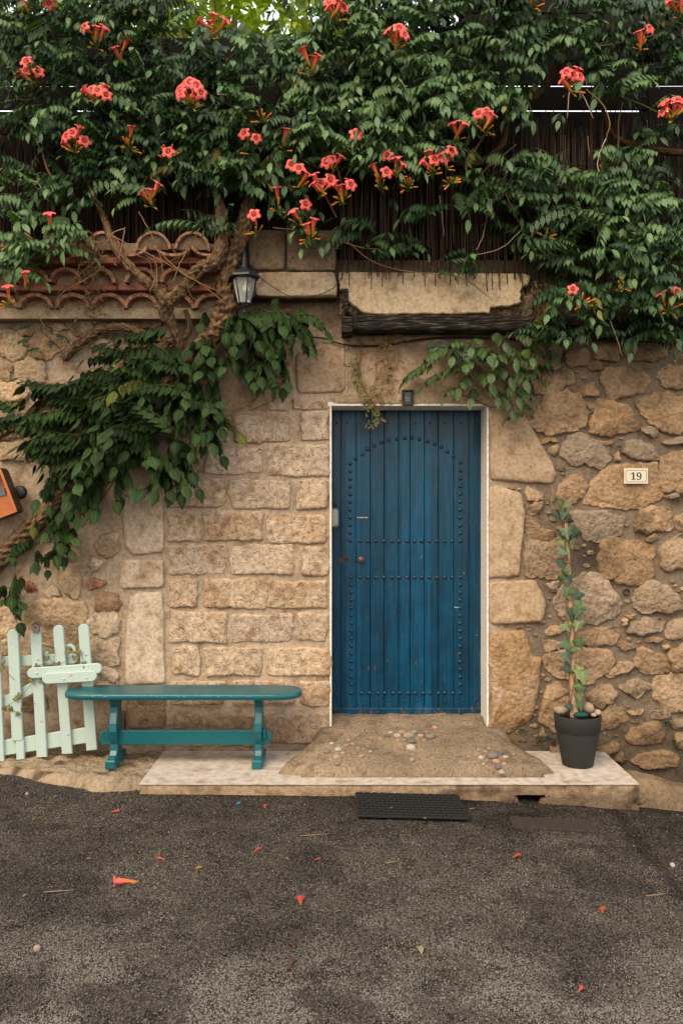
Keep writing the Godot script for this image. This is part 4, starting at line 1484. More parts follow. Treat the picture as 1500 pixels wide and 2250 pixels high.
	var bb := MB.new()
	for r in [[0, 0.043, 0.072, 0.014], [0, -0.043, 0.072, 0.014], [-0.029, 0, 0.014, 0.072], [0.029, 0, 0.014, 0.072]]:
		bb.box(Vector3(r[2], r[3], 0.022), T(Vector3(r[0], r[1], 0.002)), 0.003)
	part(bb.flat(), "housing", M.black, bl)
	var bp := MB.new()
	bp.box(Vector3(0.046, 0.074, 0.012), T(Vector3(0, 0, -0.003)), 0.002)
	part(bp.flat(), "push_plate", mat(lin(0.02, 0.021, 0.022), 0.25), bl)
	var bm := MB.new()
	bm.box(Vector3(0.036, 0.002, 0.001), T(Vector3(0, 0.004, 0.0035)), 0.0002)
	bm.box(Vector3(0.002, 0.018, 0.001), T(Vector3(-0.008, -0.006, 0.0035)), 0.0002)
	bm.box(Vector3(0.018, 0.002, 0.001), T(Vector3(0.004, -0.005, 0.0037), 0, 0, -14), 0.0002)
	bm.box(Vector3(0.032, 0.002, 0.001), T(Vector3(0, -0.016, 0.0035)), 0.0002)
	part(bm.flat(), "printed_mark", mat(lin(0.35, 0.36, 0.36), 0.4), bl)

	# house number
	var hn := thing("house_number", "cream enamel house number plate reading 19 on a flat stone", "house number", W(1396, 1046, 0.046))
	var pb := MB.new()
	pb.box(Vector3(0.149, 0.097, 0.008), T(Vector3.ZERO, 0, 0, 0), 0.003)
	part(pb.flat(), "plate", M.cream, hn)
	var lb := MB.new()
	# a line border with notched corners
	for s in [[0, 0.036, 0.112, 0.0022], [0, -0.036, 0.112, 0.0022], [-0.064, 0, 0.0022, 0.052], [0.064, 0, 0.0022, 0.052]]:
		lb.box(Vector3(s[2], s[3], 0.001), T(Vector3(s[0], s[1], 0.0043)), 0.0002)
	for sx in [-1.0, 1.0]:
		for sy in [-1.0, 1.0]:
			lb.box(Vector3(0.0135, 0.0022, 0.001), T(Vector3(sx * 0.060, sy * 0.031, 0.0043), 0, 0, -sx * sy * 45), 0.0002)
	part(lb.flat(), "border_line", M.ink, hn)
	var t19 := TextMesh.new()
	t19.text = "19"
	var sf2 := SystemFont.new()
	sf2.font_names = PackedStringArray(["Droid Serif"])
	sf2.font_weight = 700
	t19.font = sf2
	t19.font_size = 64
	t19.pixel_size = 0.00100
	t19.depth = 0.001
	part(t19, "numeral", M.ink, hn, T(Vector3(0, -0.001, 0.0045)))


func fence() -> void:
	# boards of the terrace screen with slits of sky between them
	var o := thing("board_fence", "dark horizontal board fence with narrow gaps, behind the vine", "fence", Vector3(0, 3.0, -0.25), "", "thing")
	var z := -0.22
	var y := 2.98
	var k := 0
	while y < 5.6:
		var hgt := 0.150 + rf(-0.006, 0.006)
		var right := y > W(0, 40, z).y
		var xa := 0.55 if right else -3.6
		for s in [[xa, 0.6], [0.6, 1.95], [1.95, 3.6]] if right else [[-3.6, -1.55], [-1.55, -0.4], [-0.4, 0.8], [0.8, 2.0], [2.0, 3.6]]:
			var w: float = s[1] - s[0] - 0.004
			if w < 0.1:
				continue
			var mb := MB.new()
			mb.box(Vector3(w, hgt, 0.022), T(Vector3.ZERO), 0.003)
			if y > W(0, 85, z).y and not right and s[0] >= -1.6 and s[1] < 0.9:
				continue
			part(mb.flat(), "board", M.board, o, T(Vector3((s[0] + s[1]) * 0.5, y + hgt * 0.5, z + rf(-0.003, 0.003)) - o.position, 0, 0, rf(-0.25, 0.25)))
		y += hgt + (0.003 if y < 3.85 else (rf(0.003, 0.007) if rng.randf() < 0.5 else rf(0.011, 0.015)))
		k += 1
	for x in [-2.9, -1.5, -0.38, 0.82, 2.02, 3.2]:
		var mb := MB.new()
		mb.box(Vector3(0.09, 2.7 if x > 0.6 else 1.7, 0.07), T(Vector3.ZERO), 0.004)
		part(mb.flat(), "fence_post", M.board, o, T(Vector3(x, 3.0 + (1.35 if x > 0.6 else 0.85), z - 0.05) - o.position))
	var bk := MB.new()
	bk.box(Vector3(7.2, 0.9, 0.02), T(Vector3(0, 3.42, z - 0.03) - o.position), 0.003)
	part(bk.flat(), "backing_board", M.board, o)  # unseen board, added to close the sky slits behind the reeds
	# reeds hung in front of it
	var r := thing("reed_screen", "ragged screen of thin brown reeds hanging over the lintel", "reed screen", Vector3(0, 3.1, 0.0), "", "thing")
	var rest := MB.new()
	var meshes := []
	for i in 8:
		var mb := MB.new()
		var l := 1.0
		var bend := rf(-0.012, 0.012)
		var pts := [Vector3(0, 0, 0), Vector3(bend, l * 0.35, 0.002), Vector3(bend * 0.4, l * 0.7, 0), Vector3(-bend, l, 0)]
		var c = [lin(0.06, 0.038, 0.026), lin(0.045, 0.029, 0.021), lin(0.035, 0.024, 0.018), lin(0.10, 0.062, 0.04)][i % 4]
		mb.tube(pts, [0.0031, 0.0033, 0.0032, 0.0028], 5, c)
		meshes.append(mb.smooth())
	var st := SurfaceTool.new()
	st.begin(Mesh.PRIMITIVE_TRIANGLES)
	var n := 0
	var px := -640.0
	while px < 2140.0:
		px += rf(2.0, 5.2) if px > -60.0 and px < 1560.0 else rf(6.0, 12.0)
		var over := px > 742.0 and px < 1175.0
		var zz := rf(0.155, 0.185) if over else rf(0.02, 0.08)
		var bot := rf(585.0, 645.0) - 34.0 * absf(fbm(px * 0.012, 2.0)) if over else rf(520.0, 600.0)
		if px > 1175.0:
			bot = rf(560.0, 640.0)
		if over and rng.randf() < 0.5:
			bot -= rf(10.0, 70.0)
		if px > 496.0 and px < 742.0:
			zz = rf(-0.15, -0.09)
		var top := rf(255.0, 330.0)
		var a := W(px, bot, zz)
		var b := W(px + rf(-8.0, 8.0), top, minf(zz, rf(0.02, 0.06)))
		b.x = a.x + rf(-0.03, 0.03)
		var dir := b - a
		var up := dir.normalized()
		var side := up.cross(Vector3(0, 0, 1)).normalized()
		var xf := Transform3D(Basis(side, dir, side.cross(up)), a - r.position)
		xf.basis = xf.basis * Basis.from_euler(Vector3(0, rf(0, TAU), 0))
		var m: Mesh = meshes[rng.randi() % 8]
		if px > 0.0 and px < 1500.0 and n < 300 and (over or rng.randf() < 0.62):
			part(m, "reed", M.reed, r, xf)
			n += 1
		else:
			st.append_from(m, 0, xf)
	# a second, denser layer behind
	for i in 520:
		var x := rf(-2.4, 2.4)
		var a := Vector3(x, rf(3.16, 3.3), rf(-0.17, -0.12) if x < 0.0 else rf(-0.03, 0.03))
		var b := a + Vector3(rf(-0.03, 0.03), rf(0.75, 0.9), rf(-0.02, 0.0))
		var dir := b - a
		var up := dir.normalized()
		var side := up.cross(Vector3(0, 0, 1)).normalized()
		st.append_from(meshes[rng.randi() % 8], 0, Transform3D(Basis(side, dir, side.cross(up)), a - r.position))
	tag(part(st.commit(), "reed_layer", M.reed, r), "", "", "", "stuff")
	# two binding wires
	for yy in [3.42, 3.75]:
		var mb := MB.new()
		var pts := []
		for i in 60:
			var x := lerpf(-2.3, 2.3, i / 59.0)
			pts.append(Vector3(x, yy + 0.01 * fbm(x * 3.0, yy), 0.075 + 0.01 * fbm(x * 7.0, 2.0)))
		mb.tube(pts, radii(60, [0.0015, 0.0015]), 4, lin(0.06, 0.05, 0.045))
		for kk in mb.v.size():
			mb.v[kk] -= r.position
		part(mb.smooth(), "binding_wire", M.reed, r)


# one blade from p along dir; nrm is its upper face; curl bends it down; fold lifts (+) or drops (-) its edges
func leaflet(mb: MB, p: Vector3, dir: Vector3, nrm: Vector3, L: float, Wd: float, o: Dictionary) -> void:
	var n: int = o.get("n", 9)
	var curl: float = o.get("curl", 0.5)
	var fold: float = o.get("fold", 0.25)
	var col: Color = o.col
	var twist: float = o.get("twist", 0.0)
	var peak: float = o.get("peak", 0.62)
	var d := dir.normalized()
	nrm = (nrm - d * nrm.dot(d)).normalized()
	var f := mb.v.size()
	for i in n + 1:
		var t := float(i) / n
		var w := Wd * 0.5 * pow(t, peak) * pow(1.0 - t, 1.0) * 2.3
		if t > 0.68:
			w *= 0.72
		if i % 2 == 1 and i > 1:
			w *= 1.12
		elif i > 1:
			w *= 0.93
		if i == n:
			w = 0.0005
		var s := d.cross(nrm).normalized()
		var c := col * (0.9 + 0.25 * t)
		var lift := nrm * fold * w
		mb.add(p - s * w + lift, c, Vector2(0, t))
		mb.add(p, c * 1.08, Vector2(0.5, t))
		mb.add(p + s * w + lift, c, Vector2(1, t))
		d = (d + Vector3.DOWN * curl / n).normalized()
		nrm = (nrm - d * nrm.dot(d)).normalized().rotated(d, twist / n)
		p += d * L / n
	for i in n:
		for k in 2:
			var a := f + i * 3 + k
			mb.quad(a, a + 3, a + 4, a + 1)


# the leaflets of a feathered leaf that sets out along +z and arches down: [position, direction, normal, size, tangent]
func plan(pairs: int, rl: float, rise: float, arc: float, droop: float, spread := 0.8, tent := 0.35) -> Array:
	var out := []
	var p := Vector3.ZERO
	var d := Vector3(0, rise, 1).normalized()
	var steps := pairs * 2 + 3
	var path := [p]
	for i in steps:
		d = (d + Vector3.DOWN * arc / steps).normalized()
		p += d * rl / steps
		path.append(p)
		if i >= 1 and (i % 2 == 1) and out.size() < pairs * 2:
			for sx in [-1.0, 1.0]:
				var dr := (Vector3(sx * spread, 0, 0) + d * 0.5 + Vector3.DOWN * droop * rf(0.9, 1.1)).normalized()
				var nn := (Vector3.UP * 0.9 + d * 0.25 + Vector3(sx * tent, 0, 0) + Vector3(rf(-0.15, 0.15), 0, rf(-0.15, 0.15)))
				var mid := 1.0 - 0.55 * absf(float(out.size()) / (pairs * 2) - 0.4)
				out.append([p, dr, nn, mid * rf(0.9, 1.1)])
	out.append([p, (d + Vector3.DOWN * 0.3).normalized(), Vector3.UP + d * 0.3, 1.05])
	out.append(path)
	return out


func frond(pairs: int, rl: float, ll: float, lw: float, rise: float, arc: float, droop: float, col: Color, o := {}) -> ArrayMesh:
	var mb := MB.new()
	var pl := plan(pairs, rl, rise, arc, droop, o.get("spread", 0.8), o.get("tent", 0.35))
	var path: Array = pl.pop_back()
	mb.tube(path, radii(path.size(), [0.0019, 0.0008]), 4, col.lerp(lin(0.10, 0.13, 0.03), 0.6))
	for q in pl:
		var c := col * rf(0.82, 1.2)
		var dd := {"col": c, "curl": rf(0.3, 0.8), "fold": rf(0.1, 0.35), "twist": rf(-0.4, 0.4)}
		dd.merge(o, true)
		leaflet(mb, q[0] + q[1] * 0.004, q[1], q[2], ll * q[3], lw * q[3], dd)
	return mb.smooth()


# a trumpet that opens along +z; local colour runs from the orange tube to the coral lobes
func trumpet(open: float, sd: int) -> ArrayMesh:
	var mb := MB.new()
	var orange := lin(0.66, 0.17, 0.025)
	var coral := lin(0.72, 0.125, 0.118)
	var prof := [[-0.078, 0.0035], [-0.07, 0.0055], [-0.05, 0.0075], [-0.03, 0.0105], [-0.012, 0.0135], [-0.003, 0.015]]
	var n := 35
	mb.grid(n, prof.size() + 5, func(i: int, j: int):
		var a := -TAU * i / n
		if j < prof.size():
			var q: Array = prof[j]
			var yb := -0.012 * pow(clampf((q[0] + 0.078) / 0.078, 0.0, 1.0) - 1.0, 2.0)
			return [Vector3(cos(a) * q[1], sin(a) * q[1] + yb, q[0]), orange.lerp(coral, ss(-0.05, 0.0, q[0]))]
		var t := (j - prof.size() + 1) / 5.0
		var lobe := pow(absf(cos(a * 2.5)), 0.75)
		var r := lerpf(0.015, lerpf(0.021, 0.040, lobe) * (1.0 + 0.08 * fbm(a, sd)), t) * lerpf(0.62, 1.0, open)
		var z := 0.010 * sin(t * PI * 0.8) * (1.3 - open) + 0.012 * (1.0 - open) * t - 0.010 * open * t * t * lobe + 0.005 * fbm(a * 1.5, t * 2.0, sd) * t
		return [Vector3(cos(a) * r, sin(a) * r, z), coral * (1.0 + 0.15 * lobe * t)], true)
	# yellow throat with its stamens
	for k in 3:
		var a := TAU * k / 3.0 + 0.5
		mb.tube([Vector3(cos(a) * 0.005, sin(a) * 0.005, -0.03), Vector3(cos(a) * 0.006, sin(a) * 0.006 + 0.002, 0.002)], [0.0012, 0.0016], 5, lin(0.75, 0.5, 0.22))
	var green := lin(0.32, 0.20, 0.03)
	mb.grid(10, 4, func(i: int, j: int):
		var a := -TAU * i / 10.0
		var q: Array = [[-0.088, 0.002], [-0.083, 0.0062], [-0.07, 0.0078], [-0.058, 0.0082]][j]
		return [Vector3(cos(a) * q[1], sin(a) * q[1] - 0.012, q[0] + (0.006 * absf(sin(a * 2.5)) if j == 3 else 0.0)), green], true)
	return mb.smooth()


func bud_mesh(l: float, col: Color) -> ArrayMesh:
	var mb := MB.new()
	var green := lin(0.22, 0.20, 0.03)
	var prof := [[0.0, 0.001], [0.004, 0.0045], [0.014, 0.0056], [l * 0.45, 0.0050], [l * 0.75, 0.0062], [l * 0.9, 0.0058], [l, 0.0008]]
	mb.grid(8, prof.size(), func(i: int, j: int):
		var a := -TAU * i / 8.0
		return [Vector3(cos(a) * prof[j][1], sin(a) * prof[j][1], prof[j][0]), green.lerp(col, ss(0.006, maxf(0.03, l * 0.75), prof[j][0]))], true)
	return mb.smooth()


var open_m := []
var side_m := []
var bud_m := []


func aim(d: Vector3, p: Vector3, s := 1.0, roll := 0.0) -> Transform3D:
	var b := Basis.looking_at(d.normalized(), Vector3.UP if absf(d.normalized().y) < 0.97 else Vector3.RIGHT, true)
	return Transform3D((b * Basis(Vector3(0, 0, 1), roll)).scaled_local(Vector3.ONE * s), p)


# a cluster: base under the flowers at picture point, how many open, seen from the side, in bud
func cluster(o: Node3D, px: float, py: float, z: float, opens: int, sides: int, buds: int, s := 1.0, lean := 0.0) -> void:
	var base := W(px, py, z)
	var c := node("flower_cluster", o, Transform3D(Basis(), base - o.position))
	var sb := MB.new()
	var green := lin(0.10, 0.13, 0.025)
	sb.tube(curve([Vector3(rf(-0.05, 0.05), rf(0.03, 0.10), -0.16), Vector3(rf(-0.02, 0.02), 0.0, -0.07), Vector3.ZERO], 4), radii(9, [0.003, 0.0022]), 5, green)
	var total := opens + sides
	for i in total:
		var u := (i + 0.5) / maxf(1.0, total) * 2.0 - 1.0
		var a := u * (0.55 + 0.10 * total) + rf(-0.15, 0.15) + lean
		var side := (i * 7 + 3) % total >= opens
		var face := rf(0.15, 0.5) if side else rf(0.9, 1.5)
		var d := Vector3(sin(a) * 0.9, cos(a) * (0.75 if side else 0.28), face).normalized()
		var at := Vector3(sin(a), cos(a), 0.0) * rf(0.055, 0.12) * s + Vector3(0, 0, rf(0.02, 0.07))
		var xf := aim(d, at, s * rf(0.88, 1.08), rf(0, TAU))
		part((side_m if side else open_m)[rng.randi() % 3], "flower", M.petal, c, xf)
		var tail := xf * Vector3(0, -0.012, -0.086)
		sb.tube([Vector3.ZERO, (tail * 0.5) + Vector3(0, -0.006, 0.0), tail], [0.0017, 0.0014, 0.0016], 5, green)
	for i in buds:
		var a := rf(-2.6, 2.6)
		var d := Vector3(sin(a) * 0.8, cos(a) * 0.8 + 0.15, rf(0.1, 0.9)).normalized()
		var at := d * rf(0.012, 0.035) + Vector3(0, -0.008, 0.01)
		part(bud_m[rng.randi() % 4], "bud", M.petal, c, aim(d, at, s * rf(0.55, 0.95)))
		sb.tube([Vector3.ZERO, at * 0.5 + Vector3(0, -0.004, 0), at], [0.0014, 0.0012, 0.0014], 4, green)
	part(sb.smooth(), "flower_stalk", M.stem, c)


func vines() -> void:
	for i in 3:
		open_m.append(trumpet(1.0, i))
		side_m.append(trumpet(0.55 + 0.15 * i, i + 5))
	bud_m = [bud_mesh(0.035, lin(0.55, 0.22, 0.02)), bud_mesh(0.05, lin(0.62, 0.16, 0.02)), bud_mesh(0.026, lin(0.42, 0.25, 0.03)), bud_mesh(0.06, lin(0.64, 0.15, 0.025))]
	tree()
	trumpet_vine()
	wall_climber()
	door_creeper()
	dry_creepers()


func tree() -> void:
	var base := Vector3(-0.98, 3.0, -2.1)
	var t := thing("garden_tree", "yellow green tree coloured as if sunlit, with slim trunk beyond the fence", "tree", base)
	var tb := MB.new()
	tb.tube(curve([Vector3(0, 0, 0), Vector3(0.02, 1.1, 0.02), Vector3(-0.03, 2.2, 0), Vector3(0.05, 3.4, -0.1)], 6), radii(19, [0.07, 0.055, 0.045, 0.02]), 10, lin(0.24, 0.16, 0.10), nz, 0.12, lin(0.14, 0.09, 0.06))
	part(tb.smooth(), "trunk", M.stem, t)
	for k in 9:
		var a := rf(0, TAU)
		var y := rf(1.3, 3.0)
		var lb := MB.new()
		lb.tube(curve([Vector3(0, y, 0), Vector3(cos(a) * 0.5, y + 0.4, sin(a) * 0.5), Vector3(cos(a) * 1.2, y + rf(0.3, 0.9), sin(a) * 1.1)], 4), radii(9, [0.03, 0.008]), 6, lin(0.2, 0.13, 0.08))
		part(lb.smooth(), "limb", M.stem, t)
	var leafm := MB.new()
	for k in 4:
		leaflet(leafm, Vector3(0, 0, 0.02 * k), Vector3(rf(-1, 1), rf(-0.3, 0.3), 0.7), Vector3(0, 1, 0.2), 0.085, 0.05, {"col": lin(0.30, 0.37, 0.04) * rf(0.7, 1.2), "n": 4, "curl": 0.5})  # sunlight on the crown is put into this leaf colour
	var mm := MultiMesh.new()
	mm.transform_format = MultiMesh.TRANSFORM_3D
	mm.mesh = leafm.smooth()
	mm.instance_count = 5200
	for i in 5200:
		var q := Vector3(rng.randfn() * 0.5, rng.randfn() * 0.42, rng.randfn() * 0.5)
		var cl := int(rf(0, 14))
		var cc := Vector3(sin(cl * 2.4) * (0.5 + 0.09 * cl), 1.65 + 0.17 * cl, cos(cl * 2.4) * 0.75 - 0.2)
		mm.set_instance_transform(i, Transform3D(Basis.from_euler(Vector3(rf(-0.6, 0.9), rf(0, TAU), rf(-0.5, 0.5))).scaled(Vector3.ONE * rf(0.8, 1.3)), cc + q))
	var o := MultiMeshInstance3D.new()
	o.name = "crown"
	o.multimesh = mm
	o.material_override = M.bright_leaf
	t.add_child(o, true)
	o.set_meta("kind", "stuff")


func trumpet_vine() -> void:
	var o := thing("trumpet_vine", "huge trumpet vine with coral orange flowers covering the top of the wall", "vine", W(-20, 1240, 0.06), "", "thing")
	var loc := func(pts: Array) -> Array:
		return pts.map(func(p): return p - o.position)
	# ---- trunks
	var b1 := lin(0.25, 0.155, 0.085)
	var b2 := lin(0.105, 0.062, 0.036)
	var wood := func(txt: String, rad: Array, rough := 0.26, called := "trunk", k := 1.0) -> void:
		var pts: Array = stem3(txt, 14)
		var mb := MB.new()
		mb.tube(loc.call(pts), radii(pts.size(), rad.map(func(x): return x * 0.84)), 26, b2 * 0.6 * k, nr, rough * 1.7, b1 * 1.25 * k)
		part(mb.smooth(), called, M.bark, o)
	wood.call("-60 1300 0.06 0 1228 0.06 60 1168 0.07 130 1095 0.09 250 955 0.09 345 862 0.10 430 775 0.12 478 725 0.16 500 672 0.20 497 615 0.24 512 560 0.26 535 505 0.24 548 440 0.16 560 330 0.10 540 200 0.12", [0.050, 0.048, 0.045, 0.046, 0.045, 0.043, 0.045, 0.055, 0.060, 0.050, 0.044, 0.042, 0.036, 0.03, 0.02])
	wood.call("190 395 0.12 225 470 0.2 250 535 0.32 278 578 0.33 312 612 0.30 345 638 0.26 364 660 0.24 368 690 0.18 388 738 0.12 396 775 0.08", [0.012, 0.016, 0.02, 0.022, 0.024, 0.026, 0.034, 0.03, 0.026, 0.018])
	wood.call("470 400 0.15 486 470 0.28 486 545 0.33 468 578 0.33 438 592 0.31 408 628 0.27 384 652 0.25 362 668 0.22 364 705 0.17", [0.022, 0.028, 0.034, 0.036, 0.033, 0.032, 0.032, 0.034, 0.024])
	wood.call("408 680 0.14 416 712 0.12 408 738 0.10 380 748 0.09 348 746 0.09 318 734 0.08 285 722 0.08 258 718 0.08 215 728 0.07 172 758 0.06 140 790 0.04", [0.012, 0.016, 0.018, 0.02, 0.02, 0.018, 0.02, 0.021, 0.024, 0.026, 0.02])
	wood.call("364 745 0.09 356 775 0.07 345 805 0.06 320 850 0.06 270 900 0.06", [0.026, 0.028, 0.03, 0.028, 0.02])
	wood.call("476 690 0.14 466 725 0.12 440 760 0.10 395 800 0.09 350 850 0.09", [0.022, 0.026, 0.028, 0.03, 0.03])
	wood.call("300 918 0.05 180 852 0.03 100 878 0.03 40 935 0.03 0 958 0.03 -40 980 0.03", [0.02, 0.022, 0.02, 0.016, 0.015, 0.014], 0.2)
	wood.call("1010 88 0.10 985 118 0.16 950 138 0.2 905 165 0.16 860 190 0.1", [0.016, 0.022, 0.022, 0.018, 0.012], 0.2)
	wood.call("1240 110 0.0 1190 200 0.04 1120 245 0.08 1100 320 0.1 1040 360 0.1 960 345 0.12", [0.02, 0.022, 0.02, 0.018, 0.016, 0.01], 0.2, "branch", 0.6)
	wood.call("1540 340 0.14 1440 330 0.1 1350 300 0.04 1320 230 0.02", [0.02, 0.018, 0.014, 0.01], 0.2, "branch", 0.6)
	wood.call("1410 560 0.1 1415 640 0.12 1410 700 0.13", [0.012, 0.014, 0.012], 0.2, "branch", 0.8)
	for i in 26:
		# hidden branches in the tangle
		var x := rf(-60, 1560)
		var y := rf(120, 480) if x < 1050 else rf(330, 560)
		var z := rf(0.08, 0.25)
		var pts := []
		var a := rf(-0.9, 0.9) + PI * 0.5
		for k in 5:
			pts.append(W(x, y, z) - o.position)
			x += cos(a) * 45.0
			y -= sin(a) * 45.0
			z += rf(-0.03, 0.05)
			a += rf(-0.5, 0.5)
		var mb := MB.new()
		var cv := curve(pts, 4)
		mb.tube(cv, radii(cv.size(), [rf(0.005, 0.01), 0.003]), 6, b2.lerp(b1, rng.randf()))
		part(mb.smooth(), "branch", M.stem, o)
	# ---- thin shoots and tendrils: pale, brown or green
	var pale := lin(0.36, 0.27, 0.20)
	var tan := lin(0.24, 0.14, 0.07)
	var grn := lin(0.09, 0.12, 0.02)
	for t in [[tan, "1285 195 0.32 1322 228 0.34 1338 268 0.35 1330 305 0.35"], [pale, "1330 305 0.35 1316 340 0.35 1312 368 0.35 1320 383 0.36 1338 385 0.36 1352 372 0.34"], [tan, "1100 405 0.25 1122 450 0.24 1150 510 0.24 1178 560 0.22"], [pale, "1342 467 0.4 1290 462 0.38 1240 472 0.32 1190 492 0.28 1150 502 0.24 1100 545 0.22 1040 560 0.2"], [tan, "1300 648 0.3 1320 672 0.32 1340 705 0.32"], [pale, "1340 705 0.32 1355 745 0.30 1366 782 0.26"], [pale, "38 395 0.36 80 400 0.36 95 420 0.34 108 443 0.3"], [pale, "0 228 0.3 30 220 0.32 70 218 0.3"], [tan, "460 365 0.33 510 370 0.33 560 378 0.32 602 393 0.3"], [pale, "478 208 0.4 500 208 0.4"], [grn, "460 235 0.3 500 252 0.3 530 268 0.28"], [pale, "315 330 0.3 316 335 0.3"], [tan, "305 465 0.35 335 520 0.36 352 560 0.34 358 600 0.33"], [tan, "275 500 0.35 268 540 0.36 262 570 0.36"], [grn, "30 540 0.36 38 600 0.38 30 640 0.38"], [tan, "230 585 0.3 180 620 0.3 130 650 0.28 120 690 0.24"], [tan, "440 500 0.33 400 570 0.34 380 620 0.33"], [tan, "250 520 0.34 330 560 0.34 420 610 0.32 500 670 0.28"], [tan, "340 540 0.34 400 600 0.34 480 640 0.3"], [grn, "900 500 0.22 905 560 0.2"], [tan, "755 525 0.18 830 580 0.2 930 600 0.2 1000 600 0.2"], [tan, "1000 605 0.2 1040 625 0.2 1080 660 0.18"], [pale, "965 430 0.2 970 470 0.2 975 520 0.18"], [pale, "1070 470 0.2 1060 520 0.2 1045 550 0.2"], [grn, "1240 450 0.4 1370 520 0.4 1440 560 0.36"], [grn, "1360 210 0.3 1420 235 0.33 1470 262 0.36"], [grn, "1420 600 0.32 1460 650 0.34"], [tan, "1270 110 0.2 1380 90 0.3 1470 70 0.34"], [tan, "1290 300 0.2 1295 345 0.2"], [pale, "1250 200 0.34 1245 260 0.34"], [pale, "1275 200 0.34 1290 230 0.34 1302 260 0.33"], [tan, "600 500 0.3 700 515 0.28 800 545 0.22 880 540 0.2"], [tan, "640 560 0.2 700 548 0.2 745 545 0.2"], [tan, "80 690 0.12 100 720 0.1 115 765 0.08"], [lin(0.42, 0.2, 0.08), "-20 735 0.08 25 790 0.1 80 825 0.1 120 850 0.1"], [tan, "300 745 0.08 260 790 0.06 200 850 0.06"], [tan, "330 640 0.3 345 600 0.32 338 560 0.34"]]:
		var pts: Array = stem3(t[1], 6)
		var mb := MB.new()
		for k in pts.size():
			pts[k] += Vector3(fbm(k * 0.6, pts[0].x) * 0.006, fbm(k * 0.6, 4.0 + pts[0].x) * 0.006, 0)
		mb.tube(loc.call(pts), radii(pts.size(), [0.0036, 0.0034, 0.0022]), 6, t[0])
		part(mb.smooth(), "shoot", M.stem, o)
	# dry runners that straggle over the eaves
	for i in 20:
		var x := rf(-20.0, 520.0)
		var y := rf(500.0, 600.0)
		var z := rf(0.26, 0.36)
		var a := rf(-2.6, -0.5)
		var pts := []
		for k in 5:
			pts.append(W(x, y, z) - o.position)
			x += cos(a) * rf(18.0, 42.0)
			y -= sin(a) * rf(14.0, 38.0)
			z = maxf(z - rf(0.0, 0.035), 0.2)
			a += rf(-0.7, 0.7)
		var mb := MB.new()
		var cv := curve(pts, 4)
		mb.tube(cv, radii(cv.size(), [rf(0.002, 0.0045), 0.0012]), 5, [tan, tan * 0.6, pale * 0.8][i % 3])
		part(mb.smooth(), "shoot", M.stem, o)
	# ---- leaves
	var tones := [lin(0.028, 0.086, 0.022), lin(0.085, 0.190, 0.050), lin(0.155, 0.280, 0.095)]  # palest tone carries the sky light on the central leaves in its colour
	var kinds := []
	for i in 18:
		var c: Color = tones[i % 3]
		kinds.append(frond(4 + i % 4, 0.05 + 0.033 * (4 + i % 4) * rf(0.9, 1.1), rf(0.062, 0.080), rf(0.030, 0.037), rf(0.1, 0.5), rf(0.7, 1.5), rf(0.45, 1.1), c, {"tent": 0.6, "spread": 0.7, "twist": rf(-0.2, 0.2)}))
	var young := frond(5, 0.13, 0.035, 0.014, 0.2, 1.0, 0.3, lin(0.09, 0.16, 0.03))
	var aged := frond(4, 0.18, 0.07, 0.032, 0.1, 1.5, 1.1, lin(0.22, 0.20, 0.035), {"twist": 0.6})
	var spots := []
